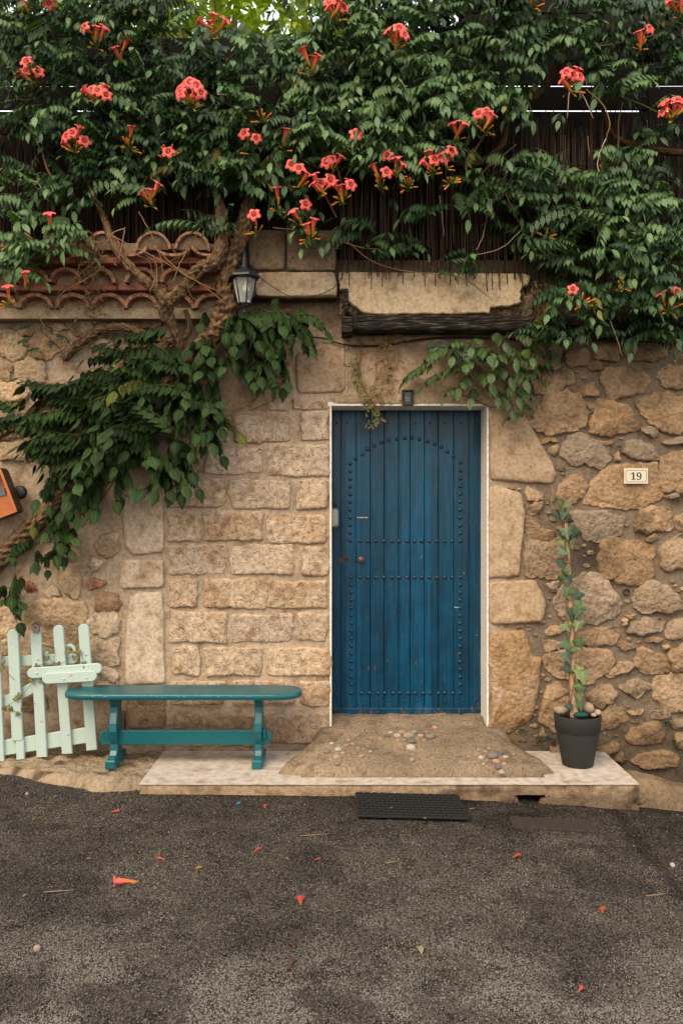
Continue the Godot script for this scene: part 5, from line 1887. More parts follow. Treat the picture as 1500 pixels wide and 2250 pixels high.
	# x, y, half width, half height (picture points); nearest and farthest depth; how many; how far fronds turn to the side; brighter
	var blobs := [[120, 40, 190, 110, 0.1, 0.45, 70, 1], [110, 190, 190, 110, 0.1, 0.45, 75, 1], [330, 90, 170, 120, 0.1, 0.45, 75, 1], [390, 240, 170, 110, 0.1, 0.46, 80, 1], [80, 320, 140, 70, 0.08, 0.35, 28, 0], [560, 90, 150, 90, 0.1, 0.45, 62, 1], [590, 220, 160, 110, 0.12, 0.5, 75, 1], [520, 330, 130, 60, 0.12, 0.42, 40, 1], [270, 330, 120, 60, 0.12, 0.40, 26, 0], [760, 140, 170, 140, 0.12, 0.55, 105, 2], [740, 280, 160, 90, 0.15, 0.56, 75, 2], [900, 220, 160, 120, 0.12, 0.55, 85, 2], [880, 60, 200, 80, 0.1, 0.5, 75, 2], [1060, 80, 130, 80, 0.1, 0.45, 48, 1], [1020, 200, 140, 60, 0.1, 0.46, 42, 2], [900, 330, 120, 50, 0.15, 0.5, 34, 2], [1160, 110, 100, 80, 0.06, 0.4, 24, 1], [1290, 90, 120, 40, 0.06, 0.4, 16, 1], [1350, 190, 130, 50, 0.1, 0.42, 20, 1], [1460, 60, 70, 80, 0.05, 0.36, 26, 0], [1200, 60, 260, 60, 0.0, 0.3, 40, 0], [1380, 130, 120, 60, 0.05, 0.36, 18, 0], [1440, 260, 90, 50, 0.1, 0.36, 9, 0], [1180, 240, 90, 30, 0.1, 0.4, 10, 1], [230, 392, 130, 50, 0.15, 0.45, 28, 1], [60, 410, 90, 40, 0.15, 0.4, 14, 1], [430, 368, 110, 45, 0.15, 0.45, 30, 1], [560, 375, 110, 50, 0.15, 0.42, 28, 1], [90, 505, 100, 45, 0.2, 0.5, 40, 2], [20, 560, 55, 55, 0.2, 0.45, 22, 2], [455, 490, 55, 25, 0.2, 0.42, 10, 0], [150, -5, 230, 50, 0.05, 0.4, 60, 1], [930, -10, 230, 45, 0.05, 0.45, 70, 1], [1300, 10, 240, 60, 0.0, 0.36, 60, 0], [1420, 120, 110, 60, 0.0, 0.3, 20, 0], [640, 440, 60, 45, 0.18, 0.42, 15, 1], [700, 500, 50, 30, 0.16, 0.3, 6, 1], [1140, 375, 130, 50, 0.12, 0.42, 34, 1], [1250, 430, 170, 70, 0.12, 0.45, 62, 1], [1400, 390, 120, 80, 0.12, 0.44, 42, 1], [1310, 530, 150, 70, 0.15, 0.48, 62, 1], [1440, 560, 90, 110, 0.15, 0.46, 52, 1], [1300, 650, 130, 40, 0.14, 0.42, 30, 0], [1450, 670, 70, 60, 0.14, 0.42, 28, 0], [1240, 720, 70, 40, 0.12, 0.34, 14, 0], [1400, 725, 100, 25, 0.12, 0.3, 12, 0], [900, 450, 70, 25, 0.15, 0.35, 6, 0], [870, 545, 60, 30, 0.12, 0.26, 8, 0], [1000, 575, 40, 20, 0.16, 0.3, 5, 0], [790, 500, 40, 40, 0.14, 0.26, 5, 0], [1080, 430, 70, 25, 0.15, 0.4, 10, 1], [400, -90, 500, 70, 0.05, 0.5, 170, 1], [1000, -90, 350, 70, 0.05, 0.5, 110, 1], [1500, -60, 200, 60, 0.05, 0.4, 40, 1], [-150, 250, 140, 330, 0.05, 0.4, 120, 1], [1650, 400, 130, 300, 0.05, 0.4, 110, 1], [420, 150, 480, 180, 0.0, 0.2, 300, 0], [900, 170, 220, 160, 0.0, 0.24, 190, 1], [1300, 480, 230, 130, 0.04, 0.14, 70, -1]]
	for b in blobs:
		for i in int(b[6]):
			var a := rf(0, TAU)
			var r := sqrt(rng.randf())
			var x: float = b[0] + cos(a) * r * b[2]
			var y: float = b[1] + sin(a) * r * b[3]
			# keep a few windows through to the sky and the tree
			if Vector2((x - 520.0) / 120.0, (y + 5.0) / 72.0).length() < 1.0 or Vector2((x - 650.0) / 60.0, (y - 15.0) / 50.0).length() < 1.0:
				if rng.randf() < 0.9:
					continue
			if Vector2((x - 1270.0) / 130.0, (y - 260.0) / 70.0).length() < 1.0 and rng.randf() < 0.7:
				continue
			var z := lerpf(b[4], b[5], clampf(rng.randf() * (1.25 - 0.5 * r * r), 0.0, 1.0))
			spots.append([W(x, y, z), x, y, int(b[7])])
	spots.sort_custom(func(p, q): return p[0].z > q[0].z)
	var st := SurfaceTool.new()
	st.begin(Mesh.PRIMITIVE_TRIANGLES)
	var n := 0
	var kept := 0
	for s in spots:
		var ang := rng.randfn(0.0, 0.95)
		var bright: int = s[3]
		var tone := clampi(bright + rng.randi_range(-1, 1), 0, 2)
		var m: Mesh = kinds[(rng.randi() % 6) * 3 + tone]
		if rng.randf() < 0.035 and bright > 0:
			m = young
		elif rng.randf() < 0.02:
			m = aged
		var basis := Basis.from_euler(Vector3(rng.randfn(0.0, 0.28), ang, rng.randfn(0.0, 0.22)), EULER_ORDER_YXZ).scaled_local(Vector3.ONE * rf(0.8, 1.2))
		var off := basis * Vector3(0, 0, -0.09)
		var xf := Transform3D(basis, s[0] + off - o.position)
		var inside: bool = s[1] > 0.0 and s[1] < 1500.0 and s[2] > 0.0
		if inside and n < 300:
			part(m, "leaf", M.leaf, o, xf)
			n += 1
		else:
			st.append_from(m, 0, xf)
			kept += 1
	tag(part(st.commit(), "foliage", M.leaf, o), "", "", "", "stuff")
	# ---- flowers: x, y, depth, open, from the side, in bud
	for f in [[62, 30, 0.42, 2, 2, 3], [108, 48, 0.40, 1, 0, 1], [72, 190, 0.45, 3, 2, 1], [215, 105, 0.46, 1, 2, 2], [262, 135, 0.4, 0, 2, 1], [222, 235, 0.5, 3, 2, 3], [420, 232, 0.52, 5, 2, 12], [168, 335, 0.42, 3, 2, 7], [287, 328, 0.38, 0, 1, 8], [375, 340, 0.42, 0, 0, 8], [376, 372, 0.44, 1, 0, 0], [466, 82, 0.46, 0, 4, 2], [738, 40, 0.55, 3, 2, 2], [722, 20, 0.5, 1, 1, 0], [872, 108, 0.56, 2, 2, 3], [686, 165, 0.56, 0, 3, 3], [556, 338, 0.46, 2, 0, 1], [578, 268, 0.48, 0, 0, 8], [334, 452, 0.42, 0, 3, 4], [660, 410, 0.5, 2, 1, 3], [702, 428, 0.5, 2, 2, 5], [732, 380, 0.52, 2, 1, 2], [752, 440, 0.5, 1, 3, 5], [778, 338, 0.52, 1, 0, 1], [838, 412, 0.5, 1, 1, 5], [872, 385, 0.5, 1, 2, 6], [895, 410, 0.48, 0, 0, 9], [950, 382, 0.52, 2, 2, 4], [978, 368, 0.52, 1, 1, 3], [988, 402, 0.5, 0, 0, 9], [1064, 290, 0.5, 2, 1, 4], [1004, 305, 0.5, 0, 2, 1], [655, 490, 0.44, 1, 1, 3], [565, 512, 0.44, 1, 0, 4], [682, 525, 0.42, 0, 2, 7], [610, 462, 0.42, 0, 1, 4], [1168, 18, 0.46, 2, 2, 4], [1250, 200, 0.46, 3, 2, 5], [1405, 108, 0.42, 1, 1, 4], [1485, 40, 0.44, 2, 2, 2], [1478, 262, 0.42, 1, 5, 5], [1252, 680, 0.44, 1, 0, 1], [1275, 668, 0.42, 0, 0, 6], [1366, 632, 0.42, 0, 0, 8], [1466, 682, 0.42, 1, 1, 6], [22, 668, 0.46, 0, 1, 6], [62, 632, 0.44, 0, 1, 0], [112, 500, 0.46, 0, 1, 1], [1325, 380, 0.4, 0, 0, 3], [1195, 520, 0.4, 0, 0, 4], [625, 330, 0.46, 0, 1, 2]]:
		cluster(o, f[0], f[1], f[2], f[3], f[4], int(f[5] * 1.5), 1.02)


# The climber with large drooping leaves that hangs across the wall left of the door.
func wall_climber() -> void:
	var o := thing("leafy_climber", "dark green climber with large drooping overlapping leaves left of the door", "climber", W(330, 860, 0.08), "", "thing")
	var fr := []
	var add := func(x: float, y: float, z: float, yaw: float, size: float, pairs: int, droop: float, arc: float) -> void:
		fr.append([W(x, y, z), yaw, size, pairs, droop, arc])
	# x, y, half width, half height, depth, count, main turn (degrees, - is left), droop, arc, size
	for b in [[330, 760, 60, 40, 0.14, 7, -70, 1.0, 0.5, 1.0], [300, 800, 110, 40, 0.16, 14, -75, 1.1, 0.5, 1.0], [230, 850, 110, 45, 0.16, 15, -80, 1.2, 0.5, 1.05], [200, 905, 110, 40, 0.16, 13, -78, 1.2, 0.5, 1.05], [340, 880, 100, 50, 0.2, 18, -50, 1.2, 0.8, 1.15], [430, 800, 90, 60, 0.18, 18, 10, 1.0, 1.2, 1.0], [440, 880, 70, 60, 0.2, 15, 15, 1.0, 1.5, 1.1], [520, 740, 90, 45, 0.2, 17, 20, 0.8, 1.6, 1.0], [580, 700, 60, 30, 0.2, 10, 35, 0.8, 1.7, 1.0], [640, 690, 45, 22, 0.2, 10, 40, 0.8, 1.9, 1.0], [600, 770, 45, 40, 0.17, 8, 30, 0.8, 1.9, 1.0], [300, 960, 80, 50, 0.2, 15, -20, 1.2, 1.0, 1.2], [190, 980, 80, 50, 0.18, 13, -60, 1.2, 0.7, 1.1], [350, 1000, 60, 40, 0.2, 9, 20, 1.0, 1.4, 1.15], [420, 960, 40, 30, 0.16, 4, 40, 0.8, 1.6, 1.0], [165, 1050, 70, 45, 0.16, 11, -5, 1.1, 1.1, 1.05], [230, 1050, 60, 40, 0.18, 8, 15, 1.1, 1.2, 1.05], [115, 1120, 40, 35, 0.14, 6, 10, 1.1, 1.2, 0.95], [150, 1165, 40, 30, 0.14, 6, 20, 1.1, 1.3, 1.0], [95, 1205, 25, 25, 0.14, 3, 10, 1.0, 1.2, 0.9], [25, 1190, 25, 15, 0.13, 3, 0, 1.0, 1.2, 0.8], [30, 1290, 40, 30, 0.14, 6, 15, 1.0, 1.3, 1.0], [480, 690, 40, 20, 0.22, 5, 0, 0.8, 1.6, 0.9], [30, 900, 30, 25, 0.1, 3, -60, 1.1, 0.6, 0.9], [150, 835, 60, 35, 0.14, 7, -80, 1.2, 0.4, 1.0], [95, 925, 60, 28, 0.13, 8, -80, 1.2, 0.45, 1.0], [120, 985, 60, 30, 0.14, 8, -75, 1.2, 0.5, 1.0], [150, 1065, 45, 40, 0.14, 6, 5, 1.2, 1.1, 1.0], [400, 1015, 35, 22, 0.16, 5, 30, 1.0, 1.4, 1.0], [475, 900, 35, 50, 0.16, 6, 25, 0.9, 1.6, 1.0], [560, 800, 40, 30, 0.16, 5, 20, 0.8, 1.7, 1.0]]:
		for i in int(b[5] * 1.12):
			var a := rf(0, TAU)
			var r := sqrt(rng.randf())
			add.call(b[0] + cos(a) * r * b[2], b[1] + sin(a) * r * b[3], b[4] + rf(-0.07, 0.07), deg_to_rad(b[6] + rng.randfn(0.0, 18.0)), b[9] * rf(0.85, 1.15), rng.randi_range(5, 6), b[7], b[8])
	fr.sort_custom(func(p, q): return p[0].z > q[0].z)
	var k := 0
	for q in fr:
		var col := lin(0.024, 0.060, 0.012) * rf(0.55, 1.5)
		col = col.lerp(lin(0.058, 0.105, 0.018), rng.randf() * 0.5)
		if rng.randf() < 0.05:
			col = lin(0.12, 0.14, 0.02)
		var xf := Transform3D(Basis.from_euler(Vector3(rng.randfn(0, 0.26), q[1], rng.randfn(0, 0.26)), EULER_ORDER_YXZ), Vector3.ZERO)
		xf.origin = q[0] - o.position + xf.basis * Vector3(0, 0, -0.12)
		var s: float = q[2]
		if k < 26:
			# the nearest leaves carry each leaflet as a piece of its own
			var pl := plan(q[3], 0.27 * s, 0.2, q[5], q[4], 0.5, 0.85)
			var path: Array = pl.pop_back()
			var leaf := node("leaf", o, xf)
			var sb := MB.new()
			sb.tube(path, radii(path.size(), [0.0024, 0.001]), 5, lin(0.08, 0.10, 0.025))
			part(sb.smooth(), "leaf_stalk", M.stem, leaf)
			for l in pl:
				var mb := MB.new()
				leaflet(mb, Vector3.ZERO, l[1], l[2], 0.086 * s * l[3], 0.058 * s * l[3], {"col": col * rf(0.82, 1.2), "curl": rf(0.5, 1.1), "fold": rf(-0.5, -0.15), "twist": rf(-0.3, 0.3), "n": 13, "peak": 0.5})
				part(mb.smooth(), "leaflet", M.big_leaf, leaf, Transform3D(Basis(), l[0] + l[1] * 0.005))
		else:
			part(frond(q[3], 0.27 * s, 0.086 * s, 0.058 * s, 0.2, q[5], q[4], col, {"spread": 0.5, "tent": 0.85, "curl": 0.8, "fold": -0.3, "n": 13, "peak": 0.5}), "leaf", M.big_leaf, o, xf)
		k += 1
	for t in ["120 700 0.03 90 720 0.05 110 745 0.06 135 770 0.05 140 800 0.04", "210 790 0.05 240 750 0.05 255 735 0.05", "500 700 0.14 560 690 0.18 640 680 0.2", "300 860 0.1 200 880 0.12 60 930 0.1", "380 840 0.1 330 940 0.14 250 1060 0.12 180 1160 0.1"]:
		var pts: Array = stem3(t, 6)
		var mb := MB.new()
		mb.tube(pts.map(func(p): return p - o.position), radii(pts.size(), [0.005, 0.0025]), 6, lin(0.10, 0.075, 0.035))
		part(mb.smooth(), "stem", M.stem, o)
	# small young sprigs on the bare wall above it
	var sm := frond(4, 0.10, 0.042, 0.026, 0.2, 0.9, 0.5, lin(0.03, 0.075, 0.02), {"n": 7})
	for p in [[75, 712, -60], [100, 716, 40], [70, 745, -50], [112, 748, 20], [88, 765, -30], [125, 735, 60], [235, 755, -30], [255, 762, 20], [285, 745, 60], [265, 738, -20]]:
		var xf := Transform3D(Basis.from_euler(Vector3(0.1, deg_to_rad(p[2]), 0)), W(p[0], p[1], 0.05) - o.position)
		part(sm, "leaf", M.leaf, o, xf)


# The smaller creeper that hangs from the beam right of the door head.
func door_creeper() -> void:
	var o := thing("green_creeper", "green creeper hanging from the beam above the door's right corner", "creeper", W(1090, 740, 0.1), "", "thing")
	for q in [[1075, 760, 0.1, 0, 1.0], [1110, 750, 0.12, 20, 1.0], [1050, 780, 0.1, -40, 1.0], [1000, 800, 0.1, -70, 1.1], [960, 815, 0.1, -75, 1.0], [1020, 825, 0.12, -30, 1.1], [1060, 815, 0.12, 10, 1.1], [1100, 800, 0.14, 30, 1.1], [1140, 780, 0.14, 40, 1.0], [1160, 810, 0.12, 60, 1.0], [1120, 840, 0.14, 25, 1.0], [1150, 850, 0.12, 40, 0.9], [1085, 840, 0.12, 0, 1.0], [1010, 770, 0.1, -50, 0.9], [1180, 760, 0.12, 50, 0.9], [1200, 800, 0.1, 70, 0.8], [1040, 740, 0.12, -20, 1.0], [1090, 725, 0.14, 10, 1.0], [1150, 730, 0.14, 30, 1.0], [1130, 905, 0.1, -75, 0.75], [1160, 885, 0.1, 60, 0.6], [985, 850, 0.1, -40, 0.8], [1130, 760, 0.16, -10, 1.0], [1000, 745, 0.12, -60, 0.9], [1190, 730, 0.16, 40, 0.9], [930, 800, 0.1, -80, 1.0], [905, 810, 0.09, -70, 0.9], [950, 770, 0.12, -50, 1.0], [1020, 790, 0.14, 0, 1.1], [1060, 760, 0.16, 20, 1.1], [1100, 775, 0.16, -20, 1.1], [1140, 810, 0.16, 10, 1.1], [1080, 800, 0.16, -30, 1.1], [1000, 760, 0.16, -20, 1.0], [1040, 850, 0.12, 0, 1.0], [1110, 865, 0.14, 10, 1.0], [1220, 770, 0.12, 60, 0.9], [1160, 760, 0.18, 20, 1.0]]:
		var col := lin(0.050, 0.108, 0.014) * rf(0.75, 1.3)
		var s: float = q[4]
		var xf := Transform3D(Basis.from_euler(Vector3(rng.randfn(0, 0.1), deg_to_rad(q[3] + rf(-15, 15)), rng.randfn(0, 0.12)), EULER_ORDER_YXZ), Vector3.ZERO)
		xf.origin = W(q[0], q[1], q[2]) - o.position + xf.basis * Vector3(0, 0, -0.08)
		part(frond(rng.randi_range(3, 4), 0.19 * s, 0.088 * s, 0.05 * s, 0.2, rf(0.8, 1.5), rf(0.6, 1.0), col, {"n": 11, "fold": -0.1}), "leaf", M.leaf, o, xf)
	# a lobed fig-like leaf at its left end
	for q in [[958, 755, 0.08, 1.0, 0.0], [1012, 768, 0.1, 1.2, 0.3], [1062, 770, 0.12, 1.2, -0.2]]:
		var mb := MB.new()
		for a in [-1.25, -0.55, 0.1, 0.7, 1.35]:
			leaflet(mb, Vector3.ZERO, Vector3(sin(a), -cos(a), 0.15), Vector3(0, 0.3, 1), 0.095 * q[3] * (1.15 - 0.25 * absf(a)), 0.05 * q[3], {"col": lin(0.032, 0.078, 0.02), "n": 7, "curl": 0.2, "fold": 0.1, "peak": 0.45})
		part(mb.smooth(), "leaf", M.leaf, o, T(W(q[0], q[1], q[2]) - o.position, -15, 0, rad_to_deg(q[4])))
	for t in ["1120 720 0.1 1090 780 0.1 1060 830 0.1 1010 880 0.06 950 1000 0.0", "1195 700 0.1 1205 730 0.1 1225 715 0.1", "1195 785 0.08 1200 830 0.07 1190 890 0.05 1150 906 0.06 1100 902 0.08", "1130 720 0.1 1170 790 0.1 1190 850 0.1"]:
		if t.begins_with("1120"):
			t = "1120 720 0.1 1090 780 0.1 1060 830 0.1"
		var pts: Array = stem3(t, 6)
		var mb := MB.new()
		mb.tube(pts.map(func(p): return p - o.position), radii(pts.size(), [0.0035, 0.002]), 5, lin(0.26, 0.14, 0.07))
		part(mb.smooth(), "stem", M.stem, o)


# Half dead strands with tiny leaves: over the tiles, under the lintel, above the door.
func dry_creepers() -> void:
	var sm := MB.new()
	for k in 5:
		leaflet(sm, Vector3(rf(-0.01, 0.01), rf(-0.01, 0.01), 0), Vector3(rf(-1, 1), rf(-1, 0.4), rf(0.1, 0.6)), Vector3(0, 0.4, 1), rf(0.012, 0.02), 0.011, {"col": Color.WHITE, "n": 3, "curl": 0.4})
	var tuft := sm.smooth()
	for q in [["dry reddish brown creeper strands over the clay tiles beside the branches", "180 520 0.3 205 560 0.3 200 620 0.22 205 690 0.12", 26.0, lin(0.20, 0.11, 0.04), 130], ["sparse red and green creeper wisps hanging on plaster above the door", "870 735 0.03 850 770 0.03 845 830 0.02 835 880 0.03", 30.0, lin(0.22, 0.13, 0.05), 120], ["thin yellow green creeper threads dangling over the door's top left", "790 745 0.02 780 820 0.02 800 870 0.02 820 900 0.02 815 940 0.0", 18.0, lin(0.16, 0.16, 0.035), 80], ["dense olive creeper tuft hanging from the beam's broken right end", "1185 640 0.18 1190 680 0.18 1180 720 0.16 1195 750 0.12", 20.0, lin(0.12, 0.12, 0.03), 110]]:
		var pts: Array = stem3(q[1], 6)
		var o := thing("dry_creeper", q[0], "creeper", pts[0])
		for s in 5:
			var mb := MB.new()
			var dx = rf(-1.0, 1.0) * q[2] * 0.0026
			var p2 := []
			for k in pts.size():
				p2.append(pts[k] - o.position + Vector3(dx + 0.012 * fbm(k * 0.3, s * 7.0), 0.02 * fbm(k * 0.3, s * 3.0), 0.006 * s))
			mb.tube(p2, radii(p2.size(), [0.0016, 0.001]), 4, lin(0.2, 0.11, 0.06))
			part(mb.smooth(), "stem", M.stem, o)
		var mm := MultiMesh.new()
		mm.transform_format = MultiMesh.TRANSFORM_3D
		mm.use_colors = true
		mm.mesh = tuft
		mm.instance_count = q[4]
		for i in int(q[4]):
			var p: Vector3 = pts[rng.randi() % pts.size()] - o.position
			p += Vector3(rng.randfn() * q[2] * 0.0016, rng.randfn() * 0.03, rf(0.0, 0.03))
			mm.set_instance_transform(i, Transform3D(Basis.from_euler(Vector3(rf(-0.5, 0.5), rf(-1, 1), rf(-3, 3))).scaled(Vector3.ONE * rf(0.6, 1.3)), p))
			var c: Color = q[3]
			c = c.lerp([lin(0.09, 0.13, 0.03), lin(0.26, 0.10, 0.05)][rng.randi() % 2], rng.randf() * 0.6)
			mm.set_instance_color(i, c)
		var f := MultiMeshInstance3D.new()
		f.name = "foliage"
		f.multimesh = mm
		f.material_override = M.stem
		o.add_child(f, true)
		f.set_meta("kind", "stuff")


func small_things() -> void:
	# ---- wall lamp
	var z := 0.30
	var o := thing("wall_lantern", "black wall lantern with frosted panes hung beside the thick vine trunk", "lantern", W(537, 640, z))
	var u := (DC - z) / F
	var n := 6
	var turn := deg_to_rad(8.0)
	var hexr := func(r: float, y: float) -> Array:
		var q := []
		for k in n:
			var a := TAU * k / n + turn
			q.append(Vector3(cos(a) * r, y, sin(a) * r))
		return q
	var y0 := (640.0 - 668.0) * u
	var y1 := (640.0 - 613.0) * u
	var r0 := 14.5 * u
	var r1 := 27.0 * u
	var lo: Array = hexr.call(r0, y0)
	var hi: Array = hexr.call(r1, y1)
	for k in n:
		var k2 := (k + 1) % n
		var bar := MB.new()
		bar.tube([lo[k], hi[k]], [0.0042, 0.0048], 5)
		part(bar.smooth(), "glazing_bar", M.iron, o)
		var pane := MB.new()
		var inn := Vector3(0.97, 1.0, 0.97)
		pane.poly([lo[k] * inn, hi[k] * inn, hi[k2] * inn, lo[k2] * inn], Vector3.ZERO)
		part(pane.flat(), "pane", M.frosted if k in [2, 3] else M.clear, o)
	var fb := MB.new()
	for rr in [[y0, r0, 0.0055], [y1, r1, 0.006]]:
		var ring: Array = hexr.call(rr[1], rr[0])
		for k in n:
			fb.tube([ring[k], ring[(k + 1) % n]], [rr[2], rr[2]], 5)
	part(fb.smooth(), "frame", M.iron, o)
	var roof := MB.new()
	var eave: Array = hexr.call(36.0 * u, y1 + 0.004)
	var eav2: Array = hexr.call(35.0 * u, y1 + 0.016)
	var mid: Array = hexr.call(20.0 * u, y1 + 0.045)
	var top: Array = hexr.call(7.0 * u, y1 + 0.066)
	for k in n:
		var k2 := (k + 1) % n
		var c := Vector3(0, y1 + 0.01, 0)
		roof.poly([eave[k], eave[k2], eav2[k2], eav2[k]], c)
		roof.poly([eav2[k], eav2[k2], mid[k2], mid[k]], c)
		roof.poly([mid[k], mid[k2], top[k2], top[k]], c)
	roof.poly(eave, c_up(eave))
	roof.poly(top, Vector3(0, y1, 0))
	part(roof.flat(), "roof", M.iron, o)
	var fin := MB.new()
	fin.lathe([Vector2(0.018, y1 + 0.064), Vector2(0.02, y1 + 0.075), Vector2(0.013, y1 + 0.082), Vector2(0.017, y1 + 0.095), Vector2(0.015, y1 + 0.125), Vector2(0.009, y1 + 0.135), Vector2(0.011, y1 + 0.15), Vector2(0.0005, y1 + 0.16)], 12)
	part(fin.smooth(), "finial", M.iron, o)
	var bot := MB.new()
	bot.lathe([Vector2(0.0005, y0 - 0.062), Vector2(0.007, y0 - 0.055), Vector2(0.009, y0 - 0.045), Vector2(0.006, y0 - 0.035), Vector2(0.016, y0 - 0.018), Vector2(r0, y0), Vector2(0.0005, y0 + 0.001)], 12)
	part(bot.smooth(), "drop_finial", M.iron, o)
	var arm := MB.new()
	arm.tube(curve([Vector3(0, y1 + 0.13, 0), Vector3(0.0, y1 + 0.165, -0.03), Vector3(0.0, y1 + 0.13, -0.12), Vector3(0, y1 + 0.06, -0.20)], 5), radii(16, [0.008, 0.009]), 8)
	part(arm.smooth(), "bracket", M.iron, o)
	var bulb := MB.new()
	bulb.lathe([Vector2(0.0005, -0.012), Vector2(0.014, -0.006), Vector2(0.021, 0.010), Vector2(0.019, 0.026), Vector2(0.011, 0.040), Vector2(0.010, 0.06), Vector2(0.0005, 0.062)], 14)
	part(bulb.smooth(), "bulb", M.bulb, o, T(Vector3(0.008, 0.0, 0)))

	# ---- cables
	for c in [["wall_cable", "black cable running along the wall under the timber beam", "560 735 0.03 700 742 0.03 735 752 0.03 772 759 0.03 840 758 0.03 900 749 0.03 980 741 0.03 1100 743 0.03 1220 747 0.03 1350 748 0.03 1500 755 0.03 1640 760 0.03", 0.0052, lin(0.016, 0.013, 0.012)], ["lamp_cable", "thin slack grey cable looping from the lamp to the lintel", "556 590 0.25 575 612 0.2 600 630 0.19 630 648 0.19 665 652 0.19 700 648 0.19 735 630 0.19 755 600 0.18 762 570 0.16", 0.0028, lin(0.07, 0.055, 0.045)]]:
		var pts: Array = stem3(c[2], 7)
		var mb := MB.new()
		mb.tube(pts.map(func(p): return p - pts[0]), radii(pts.size(), [c[3], c[3]]), 7, c[4])
		tag(part(mb.smooth(), c[0], M.stem, self, T(pts[0])), c[1], "cable")

	# ---- hook
	var hk := thing("wall_hook", "small steel hook screwed into the blocked archway", "hook", W(573, 989, 0.03))
	var hb := MB.new()
	hb.tube([Vector3(-0.02, 0.006, -0.02), Vector3(-0.008, 0.005, 0.016), Vector3(0.018, 0.0, 0.022), Vector3(0.024, -0.008, 0.022)], [0.0035, 0.0035, 0.0035, 0.003], 7)
	hb.tube(curve([Vector3(0.008, 0.0, 0.02), Vector3(0.004, -0.02, 0.02), Vector3(0.008, -0.045, 0.018)], 4), radii(9, [0.0018, 0.0012]), 5)
	part(hb.smooth(), "hook_wire", M.steel, hk)
	part(dome(0.006, 0.005), "screw_head", M.steel, hk, T(Vector3(0.024, -0.003, 0.024), 90))

	# ---- wooden box, hung askew
	var bx := thing("wooden_box", "orange wood box frame hung askew on the wall at the far left", "box", W(-24, 1096, 0.14))
	var rot := T(Vector3.ZERO, 0, 0, 21.0)
	var w := 0.30
	var h := 0.275
	var fr := MB.new()
	var inside := MB.new()
	inside.box(Vector3(w - 0.02, h - 0.02, 0.012), rot * T(Vector3(0, 0, -0.03)), 0.002)
	part(inside.flat(), "back_panel", M.oak, bx)
	for s in [[0, h * 0.5, w, 0.012], [0, -h * 0.5, w, 0.012]]:
		var m := MB.new()
		m.box(Vector3(s[2], s[3], 0.10), rot * T(Vector3(s[0], s[1], 0.0)), 0.002)
		part(m.flat(), "side_board", M.walnut, bx)
	for s in [-1.0, 1.0]:
		var m := MB.new()
		m.box(Vector3(0.012, h - 0.013, 0.10), rot * T(Vector3(s * w * 0.5, 0, 0.0)), 0.002)
		part(m.flat(), "side_board", M.walnut, bx)
	for s in [[0, h * 0.5 - 0.003, w + 0.008, 0.016, 0.051], [0, -h * 0.5 + 0.003, w + 0.008, 0.016, 0.051], [-w * 0.5 + 0.003, 0, 0.016, h - 0.022, 0.0512], [w * 0.5 - 0.003, 0, 0.016, h - 0.022, 0.0512]]:
		fr.box(Vector3(s[2], s[3], 0.004), rot * T(Vector3(s[0], s[1], s[4])), 0.001)
	part(fr.flat(), "front_edge", M.oak, bx)
	var cd := MB.new()
	cd.box(Vector3(0.10, 0.045, 0.006), rot * T(Vector3(0.055, 0.02, -0.019), 0, 0, -14), 0.001)
	part(cd.flat(), "picture_card", mat(lin(0.13, 0.14, 0.17), 0.4), bx)
	for k in 6:
		var m := MB.new()
		m.box(Vector3(0.014, 0.010, 0.003), rot * T(Vector3(0.02 + 0.014 * k * 0.6, 0.05 + 0.012 * sin(k * 2.1), -0.017), 0, 0, k * 40), 0.001)
		part(m.flat(), "paper_flower", M.white_paint, bx)
	var ring := MB.new()
	ring.lathe([Vector2(0.03, -0.02), Vector2(0.042, -0.01), Vector2(0.042, 0.01), Vector2(0.03, 0.02), Vector2(0.0005, 0.02)], 20)
	tag(part(ring.smooth(), "round_knob", M.iron, self, T(W(45, 1082, 0.06), 90)), "dark round metal knob beside the wooden box", "knob")

	# ---- weeds at the foot of the wall
	var blade := MB.new()
	for k in 16:
		var a := rf(0, TAU)
		leaflet(blade, Vector3(rf(-0.02, 0.02), rf(0, 0.02), rf(-0.015, 0.015)), Vector3(cos(a), rf(0.3, 1.4), sin(a) * 0.6 + 0.3), Vector3(-cos(a), 0.5, 0.5), rf(0.018, 0.04), rf(0.008, 0.016), {"col": lin(0.055, 0.10, 0.02) * rf(0.7, 1.4), "n": 4, "curl": 0.8})
	var wm := blade.smooth()
	for q in [[1148, 1614, 0.03, 1.0, "small green weed at the wall foot right of the cement ramp"], [1185, 1635, 0.03, 1.1, "low green weed between the cement ramp and the flower pot"], [1212, 1632, 0.02, 0.8, "tiny dark weed at the wall foot left of the flower pot"], [1468, 1600, 0.05, 1.2, "green weed growing from the rubble wall right of the pot"], [1485, 1640, 0.05, 1.2, "dark weed low on the rubble wall near the kerb stone"], [1400, 1772, 0.62, 0.9, "bright green weed at the right end of the step"], [300, 1640, 0.02, 0.9, "moss green weed at the wall foot behind the bench"], [1358, 985, 0.03, 0.6, "tiny weed in the mortar above the house number"]]:
		var t := thing("weed", q[4], "weed", W(q[0], q[1], q[2]), "weeds at the foot of the wall")
		part(wm, "leaves", M.leaf, t, T(Vector3.ZERO, 0, rf(0, 360)).scaled_local(Vector3.ONE * q[3]))
	# a dry catkin hanging by the door surround
	var ck := thing("dried_catkin", "dry braided catkin hanging on the rubble above the bamboo pole", "catkin", W(1213, 1062, 0.04))
	var cb := MB.new()
